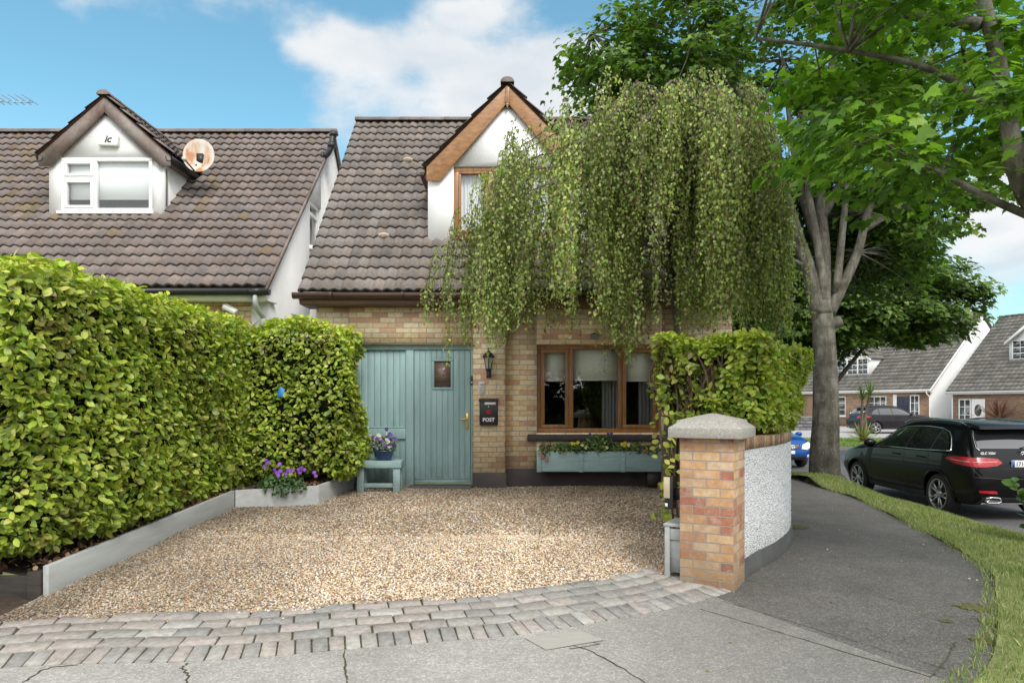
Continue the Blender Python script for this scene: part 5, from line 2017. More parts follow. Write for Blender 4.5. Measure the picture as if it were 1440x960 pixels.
# ================================================================== gate pillar and curved boundary wall
PHI = R(29)
pu = Vector((-math.cos(PHI), math.sin(PHI), 0))       # along the drive face
pv = Vector((math.sin(PHI), math.cos(PHI), 0))        # along the street face
pc0 = Vector((1.797, 5.78, 0))
pcen = pc0 + pu * .215 + pv * .215
PM = Matrix.Translation(pcen) @ Matrix.Rotation(-PHI, 4, 'Z')
pil = thing('gate_pillar', 'square brick gate pillar with pale concrete pyramid cap', 'pillar', pcen)
pil.rotation_euler = (0, 0, -PHI)
bpy.context.view_layer.update()


def local(o, parent):
    """mesh written in the parent's own axes"""
    o.parent = parent
    o.matrix_parent_inverse = Matrix.Identity(4)
    return o


h = .2225
local(MB().box(-h, h, -h, h, -.15, 1.2375).build('brick_shaft', M_brick2, None, uv=True, bevel=.006), pil)
M_cap = pm('cap_concrete', (.37, .35, .315), .92, .28, 80, .6, 70, dirt=(.16, .15, .125), dirt_amt=.4)
cp = MB()
H = .30


def sq(r, z):
    return [(-r, -r, z), (r, -r, z), (r, r, z), (-r, r, z)]


rings = [sq(H, 1.239), sq(H, 1.322), sq(H - .055, 1.362), sq(H - .062, 1.385), sq(.03, 1.44)]
cp.add(sum(rings, []), [(3, 2, 1, 0)] + [(4 * k + i, 4 * k + (i + 1) % 4, 4 * k + 4 + (i + 1) % 4, 4 * k + 4 + i) for k in range(4) for i in range(4)] + [(16, 17, 18, 19)])
local(cp.build('pillar_cap', M_cap, None, bevel=.004), pil)

bw_ = thing('boundary_wall', 'curved white pebbledash garden wall with brick on edge coping', 'wall', (3, 8, 0))
wpts = [pc0 + pv * .44 + pu * .02, pc0 + pv * .9 + Vector((.02, 0, 0)), Vector((2.62, 7.05, 0)), Vector((3.02, 7.75, 0)), Vector((3.28, 8.45, 0)), Vector((3.42, 9.3, 0)), Vector((3.47, 10.5, 0)), Vector((3.47, 13, 0)), Vector((3.47, 16.5, 0))]
wp = smooth_path(wpts, 8)


def strip(name, off0, off1, z0, z1, mat, uvm=False, cuts=None, attr=False, bevel=0):
    vv, ff = [], []
    for i, p in enumerate(wp):
        d = (wp[min(i + 1, len(wp) - 1)] - wp[max(i - 1, 0)]).normalized()
        s_ = Vector((d.y, -d.x, 0))
        for o_, z in ((off0, z0), (off1, z0), (off1, z1), (off0, z1)):
            q = p + s_ * o_
            vv.append((q.x, q.y, z))
    for i in range(len(wp) - 1):
        for k in range(4):
            a, b = i * 4 + k, i * 4 + (k + 1) % 4
            ff.append((a, b, b + 4, a + 4))
    ff.append((3, 2, 1, 0))
    e = (len(wp) - 1) * 4
    ff.append((e, e + 1, e + 2, e + 3))
    return MB().add(vv, ff).build(name, mat, bw_)


# pebbledash: coarse lumps
m, nt, b, out = new_mat('pebbledash')
co = coords(nt)
v1 = N(nt, 'ShaderNodeTexVoronoi', i_Scale=75.0, feature='SMOOTH_F1', i_Smoothness=.4)
L(nt, co, v1.inputs['Vector'])
n1 = N(nt, 'ShaderNodeTexNoise', i_Scale=22.0, i_Detail=6.0, i_Roughness=.7)
L(nt, co, n1.inputs['Vector'])
ad = N(nt, 'ShaderNodeMath', operation='MULTIPLY_ADD', i_1=-1.0)
L(nt, v1.outputs['Distance'], ad.inputs[0])
L(nt, n1.outputs[0], ad.inputs[2])
bp = N(nt, 'ShaderNodeBump', i_Strength=1.0, i_Distance=.022)
L(nt, ad.outputs[0], bp.inputs['Height'])
L(nt, bp.outputs[0], b.inputs['Normal'])
r = ramp(nt, [(.0, (.86, .87, .88)), (.5, (.83, .84, .85)), (.85, (.66, .68, .70))])
L(nt, v1.outputs['Distance'], r.inputs[0])
L(nt, r.outputs[0], b.inputs['Base Color'])
b.inputs['Roughness'].default_value = .85
M_dash = m
grime(M_dash, .1, .5, (.26, .27, .22), .6, 5.0)
# roughcast: a fine grid pushed in and out
Lp = [0.0]
for a, b2 in zip(wp, wp[1:]):
    Lp.append(Lp[-1] + (b2 - a).length)
seen = 4.2
nu, nv = 340, 96
us = np.linspace(0, seen, nu)
wx_ = np.interp(us, Lp, [p.x for p in wp])
wy_ = np.interp(us, Lp, [p.y for p in wp])
tx, ty = np.gradient(wx_), np.gradient(wy_)
tl_ = np.hypot(tx, ty)
nxx, nyy = ty / tl_, -tx / tl_
zs_ = np.linspace(.0, 1.114, nv)
rough = np.abs(rng.normal(0, 1, (nu, nv))) * .0042 + rng.normal(0, 1, (nu, nv)) * .001
cv = np.stack([wx_[:, None] + nxx[:, None] * rough, wy_[:, None] + nyy[:, None] * rough, np.repeat(zs_[None], nu, 0)], -1).reshape(-1, 3)
ii, jj = np.meshgrid(np.arange(nu - 1), np.arange(nv - 1), indexing='ij')
cf = np.stack([ii * nv + jj, (ii + 1) * nv + jj, (ii + 1) * nv + jj + 1, ii * nv + jj + 1], -1).reshape(-1, 4)
np_mesh('pebbledash_face', cv, cf, M_dash, bw_, smooth=True)
strip('pebbledash_panel', -.215, -.004, .0, 1.115, M_dash)
strip('wall_plinth', -.22, .022, -.2, .165, pm('dark_plinth', (.05, .05, .05), .85, .3, 5, .3, 40, dirt=(.1, .1, .08), dirt_amt=.3))
# coping: bricks on edge
mb = MB()
Ls = [0.0]
for a, b2 in zip(wp, wp[1:]):
    Ls.append(Ls[-1] + (b2 - a).length)
s = 0.0
cpal = [(.33, .20, .12), (.40, .27, .15), (.27, .15, .10), (.36, .25, .15), (.24, .16, .11)]
while s < Ls[-1] - .08:
    i = max(k for k in range(len(Ls) - 1) if Ls[k] <= s)
    d = (wp[i + 1] - wp[i]).normalized()
    p = wp[i] + d * (s - Ls[i])
    ang = math.atan2(d.y, d.x)
    M_ = Matrix.Translation((p.x, p.y, 1.117)) @ Matrix.Rotation(ang, 4, 'Z')
    k = random.choice(cpal)
    f_ = random.uniform(.8, 1.15)
    mb.box(0, .066, -.012, .225, 0, .102 + random.uniform(-.002, .002), M=M_, col=tuple(v * f_ for v in k))
    s += .075
mb.build('brick_coping', attr_mat('coping_brick', .9, .4, 60, .3, 22), bw_, attr=True)
strip('coping_mortar', -.21, -.002, 1.1155, 1.205, pm('mortar', (.25, .22, .19), .95, .2, 20, .3, 60))
# flip side: make the coping sit on the wall, offset 0 is the street face

# hedge behind the wall
th_ = R(-30)
rh_boxes = [
    ((2.62, 8.06, 1.73), (.48, 1.50, .44), (12, 12, 12), th_, 18000,
     lambda p: ((p[:, 0] > -.2) | (p[:, 1] < -.2) | (p[:, 2] > .55)) & ~((p[:, 1] < -.72) & (p[:, 2] < .58) & (p[:, 0] < .22 + .3 * p[:, 2]) & (p[:, 0] > -.84) & (rng.uniform(0, 1, len(p)) < .78)), (.2, .48, .10)),
]
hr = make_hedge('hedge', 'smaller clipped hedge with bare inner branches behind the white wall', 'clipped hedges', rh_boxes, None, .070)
mb = MB()
ax = Vector((math.sin(-th_), math.cos(-th_), 0))
axs = Vector((math.cos(th_), math.sin(th_), 0))
axl = Vector((-math.sin(th_), math.cos(th_), 0))
hc = Vector((2.57, 8.06, 0))
for k in range(34):
    u = random.uniform(-.52, .30)
    b0 = hc + axs * (u * .6 - .05) - axl * (1.25 + random.uniform(-.12, .05)) + Vector((0, 0, .75))
    lean = random.uniform(-.22, .22)
    p1 = b0 + axs * (lean * .3) + Vector((0, 0, .5)) - axl * random.uniform(0, .12)
    p2 = b0 + axs * (lean + random.uniform(-.1, .1)) + Vector((0, 0, 1.0)) - axl * random.uniform(-.05, .18)
    p3 = p2 + axs * random.uniform(-.15, .15) + Vector((0, 0, .3))
    r0 = random.uniform(.010, .026)
    mb.tube(smooth_path([b0, p1, p2, p3], 4), list(np.linspace(r0, r0 * .35, 13)), 6)
    for j in range(3):
        a = p1.lerp(p2, random.uniform(0, 1))
        e = a + axs * random.uniform(-.3, .3) + Vector((0, 0, random.uniform(-.05, .3))) - axl * random.uniform(-.05, .15)
        mb.tube([a, (a + e) / 2 + Vector((0, 0, .03)), e], [r0 * .45, r0 * .35, .003], 5)
mb.build('branches', M_twig, hr)
# straggling growth hanging down beside the pillar
n = 110
u = rng.uniform(0, 1, n)
pos = np.stack([1.52 + rng.normal(0, .05, n) + .05 * np.sin(u * 7), 7.05 + rng.normal(0, .12, n), .35 + 1.75 * u], 1)
scatter('foliage', T_ovate(), pos, frames(rnd_unit(n) + np.array([-.3, -1, .4]), rnd_unit(n) + np.array([0, 0, -.4])), rng.uniform(.05, .095, n), pick(HC, n, None, .2) * 1.05, M_hedge, hr)
mb = MB()
for k in range(5):
    x = 1.5 + .05 * k
    mb.tube(smooth_path([(x + .1, 7.2, .2), (x + .02, 7.1, .8), (x - .05 + .04 * k, 7.0, 1.5), (x + random.uniform(-.1, .1), 7.0, 2.0)], 4), .011, 6)
mb.build('stems', M_twig, hr)

# black garden light and small grey planter tucked behind the pillar
gl_ = thing('garden_light', 'black box light with cream lens fixed behind the brick pillar', 'light', (1.43, 6.2, .6))
local_M = Matrix.Translation((1.325, 6.14, 0)) @ Matrix.Rotation(-PHI, 4, 'Z')
MB().box(-.0, .075, -.03, .07, .62, .90, M=local_M).build('housing', M_blackp, gl_, bevel=.006)
MB().box(-.006, .048, -.036, -.031, .715, .895, M=local_M).build('lens', pm('cream_lens', (.45, .40, .26), .35, .1, 8, 0, coat=.4), gl_, bevel=.002)
MB().box(.006, .028, -.034, -.031, .64, .67, M=local_M).build('sensor', M_wtext, gl_)
MB().box(.075, .2, .0, .05, .7, .8, M=local_M).build('mounting_arm', M_blackp, gl_)
gp_ = thing('planter', 'small grey timber planter tucked behind the brick pillar', 'planter', (1.5, 6.15, .05))
mb = MB()
mb.box(-.0, .045, -.03, .01, .04, .47, M=local_M)
mb.box(.30, .345, -.03, .01, .04, .47, M=local_M)
mb.box(.046, .299, -.02, .0, .36, .455, M=local_M)
mb.box(-.01, .35, -.035, .32, .472, .497, M=local_M)
mb.build('frame', M_greywood, gp_, bevel=.004)
MB().box(.03, .32, -.008, .3, .08, .359, M=local_M).build('box_panel', M_greywood, gp_)

# ================================================================== trees
def bark_mat(name):
    m, nt, b, out = new_mat(name)
    co = coords(nt, 'Object', (1, 1, .35))
    n1 = N(nt, 'ShaderNodeTexNoise', i_Scale=7.0, i_Detail=9.0, i_Roughness=.7)
    L(nt, co, n1.inputs['Vector'])
    r = ramp(nt, [(.3, (.042, .037, .029)), (.5, (.105, .097, .078)), (.7, (.195, .188, .158))])
    L(nt, n1.outputs[0], r.inputs[0])
    co2 = coords(nt, 'Object', (1, 1, 2.6))
    n2 = N(nt, 'ShaderNodeTexNoise', i_Scale=1.6, i_Detail=7.0, i_Roughness=.65)
    L(nt, co2, n2.inputs['Vector'])
    r2 = ramp(nt, [(.33, (.6, .57, .54)), (.5, (1, 1, 1)), (.75, (1.25, 1.25, 1.23))])
    L(nt, n2.outputs[0], r2.inputs[0])
    col = mixc(nt, r.outputs[0], r2.outputs[0], 1.0, 'MULTIPLY')
    sx = nt.nodes.new('ShaderNodeSeparateXYZ')
    L(nt, coords(nt, 'Object'), sx.inputs[0])
    mr = N(nt, 'ShaderNodeMapRange', i_1=.0, i_2=3.6, i_3=.55, i_4=1.3)
    L(nt, sx.outputs[2], mr.inputs[0])
    col = mixc(nt, col, mr.outputs[0], 1.0, 'MULTIPLY')
    vo = N(nt, 'ShaderNodeTexVoronoi', i_Scale=11.0)
    L(nt, coords(nt, 'Object'), vo.inputs['Vector'])
    lt = N(nt, 'ShaderNodeMath', operation='LESS_THAN', i_1=.13)
    L(nt, vo.outputs['Distance'], lt.inputs[0])
    lm = N(nt, 'ShaderNodeMath', operation='MULTIPLY', i_1=.4)
    L(nt, lt.outputs[0], lm.inputs[0])
    col = mixc(nt, col, (.33, .33, .28), lm.outputs[0])
    L(nt, col, b.inputs['Base Color'])
    b.inputs['Roughness'].default_value = .93
    b.inputs['Specular IOR Level'].default_value = .2
    ad = N(nt, 'ShaderNodeMath', operation='ADD')
    L(nt, n1.outputs[0], ad.inputs[0])
    L(nt, n2.outputs[0], ad.inputs[1])
    bp = N(nt, 'ShaderNodeBump', i_Strength=.8, i_Distance=.03)
    L(nt, ad.outputs[0], bp.inputs['Height'])
    L(nt, bp.outputs[0], b.inputs['Normal'])
    return m


M_bark = bark_mat('smooth_grey_bark')
M_bark2 = pm('brown_bark', (.10, .08, .062), .92, .35, 4, .7, 25, stretch=(1, 1, .5), bdist=.02)
M_birchb = pm('birch_bark', (.12, .10, .08), .9, .5, 5, .4, 20, dirt=(.04, .035, .03), dirt_amt=.5, stretch=(1, 1, 2))
M_birch = leaf_mat('birch_leaf', .40, .42)
M_maple = leaf_mat('maple_leaf', .42, .42)
M_maple2 = leaf_mat('maple_leaf_near', .50, .38)

# ---- weeping birch in the front garden
bt = thing('weeping_birch', 'weeping birch with long curtains of small leaves over the front window', 'tree', (1.75, 8.75, .2), 'garden and street trees')
mb = MB()
BX, BY = 2.12, 8.75
mb.tube(smooth_path([(BX - .1, BY + .7, .1), (BX - .05, BY + .7, 1.2), (BX + .06, BY + .65, 2.4), (BX - .08, BY + .5, 3.6), (BX - .02, BY + .3, 4.7), (BX + .05, BY, 5.35)], 5), list(np.linspace(.06, .014, 26)), 10)


def ztop(x, y):
    dx = x - 1.85
    k = .12 if dx < 0 else .36
    return 5.66 - k * dx * dx - .5 * (y - BY) ** 2 - (.30 if dx < 0 else .2) * abs(dx) + .13 * math.sin(4.1 * x + 1.0) * math.sin(3 * y)


tips = []
limbs = []
for k in range(46):
    a = random.uniform(0, 2 * PI)
    rx = (2.95 if math.cos(a) < 0 else 1.35) * random.uniform(.3, .98)
    ry = 1.35 * random.uniform(.2, 1.0)
    ex, ey = BX + rx * math.cos(a), BY + ry * math.sin(a)
    ez = ztop(ex, ey) - random.uniform(.0, .5)
    z0 = max(1.6, min(5.2, ez - random.uniform(.5, 1.4)))
    pk = Vector(((BX * .35 + ex * .65), (BY * .35 + ey * .65), ez + random.uniform(.05, .25)))
    path = smooth_path([(BX, BY + .5, z0), (BX * .7 + ex * .3, BY * .7 + ey * .3, (z0 + ez) / 2 + .3), pk, (ex, ey, ez - .12)], 5)
    r0 = random.uniform(.018, .035)
    mb.tube(path, list(np.linspace(r0, .005, len(path))), 6)
    limbs.append(path)
mb.build('trunk', M_birchb, bt)
sm = MB()
LP, LN, LT = [], [], []


def strand(p, length, wob=.05):
    """one hanging twig with its leaves"""
    out = Vector((p.x - BX, p.y - BY, 0))
    out = out.normalized() if out.length > .05 else Vector((random.uniform(-1, 1), random.uniform(-1, 1), 0)).normalized()
    kick = random.uniform(.04, .22)
    n = max(3, int(length / .12))
    ph, am = random.uniform(0, 6), random.uniform(.2, 1) * wob
    pts = []
    for i in range(n + 1):
        t = i / n
        e = 1 - math.exp(-t * length * 3)
        q = p + out * kick * e + Vector((am * math.sin(ph + t * length * 3.2), am * math.cos(ph * 1.7 + t * length * 2.6), -length * (t ** 1.08) + .05 * math.sin(min(t * length * 9, PI))))
        pts.append(q)
    sm.tube(pts, list(np.linspace(.0035, .0018, n + 1)), 3, cap=False)
    cnt = int(length / .0185)
    for i in range(cnt):
        t = (i + random.random()) / cnt
        f = t * n
        k = min(int(f), n - 1)
        q = pts[k].lerp(pts[k + 1], f - k)
        a = random.uniform(0, 2 * PI)
        off = Vector((math.cos(a), math.sin(a), 0)) * random.uniform(.012, .05)
        LP.append(q + off + Vector((0, 0, -random.uniform(0, .03))))
        LN.append((math.cos(a) + random.gauss(0, .4), math.sin(a) + random.gauss(0, .4) - .35, .35 + random.gauss(0, .4)))
        LT.append((math.cos(a) * .45 + random.gauss(0, .25), math.sin(a) * .45 + random.gauss(0, .25), -1))


tress = []
while len(tress) < 54:
    a = random.uniform(0, 2 * PI)
    rr = math.sqrt(random.random())
    tress.append((BX + (2.9 if math.cos(a) < 0 else 1.05) * rr * math.cos(a), BY - .1 + 1.3 * rr * math.sin(a)))
cnt = 0
while cnt < 900:
    a = random.uniform(0, 2 * PI)
    rr = math.sqrt(random.random())
    x = BX + (2.95 if math.cos(a) < 0 else 1.05 * random.uniform(.8, 1.15)) * rr * math.cos(a)
    y = BY + 1.3 * rr * math.sin(a)
    if random.random() < .8:
        kx, ky = random.choice(tress)
        x, y = kx + random.gauss(0, .065), ky + random.gauss(0, .065)
    if x < .30 and random.random() < .02 + .5 * (x < -.32):
        continue
    zt_ = ztop(x, y)
    u = random.random()
    z = zt_ - (u ** 1.5) * 2.1 - random.uniform(0, .12) + .16 * math.sin(5.3 * x + 3.1 * y) + .1 * math.sin(11 * x + 2)
    bot = 2.36 + .25 * math.sin(3.1 * x) + .12 * math.sin(8.7 * x + 2 * y) + random.uniform(-.12, .5) + max(0, -.1 - x) * .10
    ln_ = min(z - bot, random.uniform(.8, 2.7))
    if ln_ < .25:
        continue
    if random.random() < .25:
        z += random.uniform(0, .18)
    strand(Vector((x, y, z)), ln_)
    cnt += 1
for path in limbs:
    for q in path[6:]:
        for r_ in range(2):
            z = q.z
            ln_ = min(z - 2.45 - random.uniform(0, .4), random.uniform(.3, 1.4))
            if ln_ > .2:
                strand(q.copy(), ln_, .07)
# a few stray sprays on the left, over the dormer
for px, py, ln_ in ((775, 150, .35), (800, 135, .5), (822, 132, .5), (745, 175, .6), (720, 195, .8), (705, 210, .9), (690, 240, .9), (730, 185, .5), (655, 300, .6), (640, 320, .8), (620, 345, .9), (610, 370, .7), (665, 290, 1.0), (648, 330, 1.0), (700, 260, 1.3), (605, 400, .35), (680, 260, 1.3), (690, 330, 1.1)):
    p = Vector(at(px, py, 8.6))
    strand(p, ln_, .06)
    strand(p + Vector((random.uniform(-.08, .08), .1, random.uniform(-.05, .05))), ln_ * .9, .06)
sm.build('hanging_twigs', M_twig, bt, fixn=False)
n = len(LP)
LPa = np.array([v[:] for v in LP])
cols = pick([(.18, .235, .06), (.14, .195, .05), (.22, .28, .075), (.28, .35, .08), (.23, .21, .09), (.18, .14, .07), (.36, .42, .10)], n, [5, 4, 3.5, 1.6, 2.2, 1.2, .7], .22)
cols *= (1 + .30 * np.sin(LPa[:, 0] * 6.3 + 2 * np.sin(LPa[:, 1] * 4)) * np.sin(LPa[:, 1] * 5.1 + LPa[:, 0] * 2) + bumpy(LPa, .14, 2.2))[:, None]
cols = np.clip(cols * 1.36 * np.array([1.02, 1.02, 1.0]), .01, .6)
scatter('crown', T_small(), LPa, frames(np.array(LN), np.array(LT)), rng.uniform(.028, .052, n), cols, M_birch, bt)
print('birch leaves', n)


def spray(c, out, n, rx, rz, size, droop=.35):
    """a layered spray of leaves round c, tilted to face up and outwards"""
    d = rng.normal(0, 1, (n, 3))
    d /= np.linalg.norm(d, axis=1, keepdims=True)
    r = rng.uniform(0, 1, (n, 1)) ** .5
    p = d * r * np.array([rx, rx, rz])
    p[:, 2] -= droop * (p[:, 0] ** 2 + p[:, 1] ** 2) / rx
    rad = p.copy()
    rad[:, 2] = 0
    rad /= np.linalg.norm(rad, axis=1, keepdims=True) + 1e-6
    o_ = np.array(out) / (np.linalg.norm(out) + 1e-6)
    nr = np.array([0, 0, 1.0]) + rad * .35 + o_ * .35 + rng.normal(0, .33, (n, 3))
    tp = rad * .9 + o_ * .4 + np.array([0, 0, -.35]) + rng.normal(0, .4, (n, 3))
    return p + np.array(c), nr, tp


def maple(name, label, trunk_paths, centers, leaf, per, rx, rz, cols, wts, barkm, leafm, base, group, joints, tmpl=None, shade=None, twr=.02):
    t = thing(name, label, 'tree', base, group)
    mb = MB()
    for path, r0, r1, nn in trunk_paths:
        P = smooth_path(path, 5)
        rr = [r0 + (r1 - r0) * (k / (len(P) - 1)) for k in range(len(P))]
        mb.tube(P, rr, nn)
    jn = [Vector(j) for j in joints]
    P_, N_, T_, C_ = [], [], [], []
    for c in centers:
        cv_ = Vector(c)
        j = min(jn, key=lambda q: (q - cv_).length + .3 * max(0, q.z - cv_.z))
        sp_l = (cv_ - j).length
        mid = (j + cv_) / 2 + Vector((random.uniform(-.07, .07), random.uniform(-.07, .07), random.uniform(0, .10))) * sp_l
        mb.tube(smooth_path([j, mid, cv_], 4), list(np.linspace(twr * random.uniform(.7, 1.3), .005, 9)), 5, cap=False)
        k = int(per * random.uniform(.7, 1.3))
        p, nr, tp = spray(c, (cv_ - j)[:], k, rx * random.uniform(.75, 1.25), rz, leaf)
        cc = pick(cols, k, wts, .2) * random.uniform(.8, 1.2)
        P_.append(p), N_.append(nr), T_.append(tp), C_.append(cc)
    mb.build('trunk', barkm, t)
    p, nr, tp, cc = map(np.concatenate, (P_, N_, T_, C_))
    n = len(p)
    scatter('crown', tmpl or T_maple(), p, frames(nr, tp), rng.uniform(.5, 1.15, n) * leaf, np.clip(cc, .005, .6), leafm, t,
            aspect=np.stack([rng.uniform(.8, 1.12, n), np.ones(n), rng.uniform(.2, 3.0, n)], 1))
    print(name, n)
    return t


def in_ellipsoids(n, ells, shell=.45):
    out = []
    while len(out) < n:
        c, r = random.choice(ells)
        d = Vector((random.gauss(0, 1), random.gauss(0, 1), random.gauss(0, 1))).normalized()
        q = shell + (1 - shell) * random.random() ** .6
        out.append((c[0] + d.x * r[0] * q, c[1] + d.y * r[1] * q, c[2] + d.z * r[2] * q))
    return out


MC = [(.07, .135, .022), (.105, .19, .03), (.045, .09, .017), (.15, .26, .035), (.2, .24, .045)]
# ---- street maple with forked trunk
TX, TY = 6.16, 14.0
tr = [
    ([(TX + .02, TY, -.12), (TX, TY, .14)], .50, .315, 14),
    ([(TX, TY, .05), (TX - .01, TY, .55), (TX + .02, TY, 1.3), (TX, TY, 2.4), (TX - .04, TY, 3.2), (TX - .06, TY, 3.55)], .305, .17, 14),
    ([(TX - .05, TY, 3.3), (TX - .06, TY, 3.65), (TX - .05, TY, 4.05)], .205, .03, 12),
    ([(TX + .05, TY, 3.05), (TX + .30, TY - .04, 3.16)], .13, .10, 8),
    ([(TX - .10, TY, 3.2), (TX - .36, TY, 4.3), (TX - .75, TY + .1, 5.4), (TX - 1.05, TY + .2, 6.6), (TX - 1.6, TY + .3, 8.2), (TX - 2.2, TY, 9.6)], .155, .05, 10),
    ([(TX + .0, TY + .05, 3.3), (TX + .02, TY + .1, 4.6), (TX - .05, TY + .1, 5.8), (TX + .1, TY, 7.5), (TX + .2, TY, 9.6)], .15, .05, 10),
    ([(TX + .08, TY, 3.3), (TX + .28, TY - .05, 3.75), (TX + .62, TY - .05, 4.5), (TX + .85, TY, 5.3), (TX + 1.3, TY, 6.6), (TX + 1.9, TY, 8)], .12, .04, 10),
    ([(TX - .45, TY, 4.6), (TX - .95, TY - .2, 5.9), (TX - 1.5, TY - .5, 7), (TX - 2.8, TY - .6, 8.3)], .11, .04, 8),
    ([(TX + .0, TY + .1, 4.4), (TX - .35, TY + .3, 5.8), (TX - .5, TY + .4, 7), (TX - .6, TY + .6, 8.6)], .10, .04, 8),
    ([(TX + .0, TY + .1, 5.2), (TX + .45, TY - .1, 6.3), (TX + .7, TY - .2, 7.6)], .09, .03, 8),
    ([(TX - .9, TY + .1, 5.9), (TX - 2.0, TY + .2, 7), (TX - 3.4, TY + .1, 8), (TX - 4.6, TY, 8.8)], .08, .03, 8),
    ([(TX + .7, TY, 4.9), (TX + 1.5, TY - .2, 5.4), (TX + 2.2, TY - .3, 5.7)], .07, .03, 8),
    ([(TX - .02, TY - .05, 3.4), (TX - .18, TY - .1, 4.6), (TX - .42, TY - .15, 5.9), (TX - .5, TY - .2, 7.2)], .10, .04, 8),
    ([(TX + .2, TY - .05, 3.7), (TX + .30, TY - .1, 4.9), (TX + .38, TY - .15, 6.0), (TX + .36, TY - .2, 7.3)], .085, .035, 8),
    ([(TX - .2, TY + .1, 3.9), (TX - .62, TY + .2, 5.2), (TX - .8, TY + .3, 6.6), (TX - 1.1, TY + .3, 7.8)], .09, .035, 8),
    ([(TX - .3, TY, 4.2), (TX - .9, TY - .1, 4.4), (TX - 1.4, TY, 4.35)], .05, .02, 6),
]
joints = [q for path, *_ in tr[4:] for q in path[2:]]
ce = in_ellipsoids(185, [((TX - .8, TY + .3, 8.2), (4.2, 3.0, 2.6))], .35)
ce += in_ellipsoids(60, [((TX - 3.4, TY + .5, 8.6), (2.0, 1.8, 1.5))], .2)
ce += in_ellipsoids(34, [((TX + 1.9, TY, 5.6), (1.3, 1.5, .9)), ((TX - 1.5, TY + .4, 4.6), (.7, 1.2, .9))], .2)
ce += in_ellipsoids(60, [((TX + .1, TY + 2.2, 5.6), (2.8, .9, 1.9))], .1)
ce += in_ellipsoids(75, [((TX + 1.7, TY + 1.6, 5.2), (1.7, 1.1, 1.5))], .1)
ce = [c for c in ce if not (abs(c[0] - TX) < 1.1 and c[1] < TY + .9 and c[2] < 6.2)]
maple('street_maple', 'forked grey barked maple standing on the grass verge', tr, ce, .135, 95, .62, .22, MC, [4, 4, 2.4, 1.8, .4], M_bark, M_maple, (TX, TY, 0), 'garden and street trees', joints)

# ---- nearer maple whose boughs hang over the footpath
NX, NY = 4.75, 5.6
tr = [
    ([(NX, NY, -.3), (NX + .02, NY, 1.0), (NX - .05, NY, 2.1), (NX - .45, NY - .03, 2.75), (NX - .82, NY - .1, 3.25), (NX - .95, NY - .15, 3.75), (NX - 1.15, NY - .2, 4.5), (NX - 1.5, NY - .2, 5.6)], .115, .04, 12),
    ([(NX - .62, NY - .05, 2.95), (NX - .95, NY + .0, 3.12), (NX - 1.25, NY + .2, 3.4), (NX - 1.7, NY + .4, 3.75), (NX - 2.3, NY + .5, 4.0)], .036, .014, 8),
    ([(NX - 1.02, NY - .15, 3.75), (NX - 1.5, NY - .1, 4.1), (NX - 2.1, NY, 4.3), (NX - 2.8, NY + .1, 4.45)], .03, .012, 8),
    ([(NX - .9, NY - .1, 3.3), (NX - .6, NY - .3, 3.9), (NX - .1, NY - .4, 4.5), (NX + .3, NY - .4, 5.2)], .06, .02, 8),
    ([(NX - 1.2, NY - .2, 4.4), (NX - 1.6, NY + .5, 4.9), (NX - 2.0, NY + 1.0, 5.3)], .05, .02, 8),
    ([(NX, NY, 2.0), (NX + .5, NY, 3.2), (NX + .8, NY + .1, 4.6), (NX + .9, NY, 6)], .10, .04, 8),
]
joints = [q for path, *_ in tr for q in path[2:]] + [(NX - 1.2, NY, 4.3), (NX - 1.8, NY + .3, 3.9), (NX - 2.2, NY + .3, 4.3)]
joints = [j for j in joints if j[2] > 2.8]
ce = []
while len(ce) < 135:
    y = random.uniform(4.6, 7.6)
    x = random.uniform(1.5, 5.9)
    pxx = 720 + x / y * 1000
    lo = np.interp(pxx, [1000, 1060, 1150, 1230, 1300, 1370, 1450, 1700], [4.9, 3.75, 3.25, 3.1, 3.2, 3.55, 3.25, 3.1]) + .12 * (y - 5.2)
    if pxx < 1125:
        continue
    z = lo + .14 + random.random() ** 1.6 * 2.2
    if x < 1.9 + .12 * (z - 3) ** 2 * .3 and random.random() < .6:
        continue
    ce.append((x, y, z))
maple('overhanging_maple', 'maple leaning in from the right with large bright leaves over the footpath', tr, ce, .112, 76, .44, .13,
      [(.12, .24, .025), (.17, .31, .035), (.07, .15, .02), (.23, .38, .05)], [4, 4, 2.5, 2], M_bark, M_maple2, (NX, NY, 0), 'garden and street trees', joints, twr=.012)

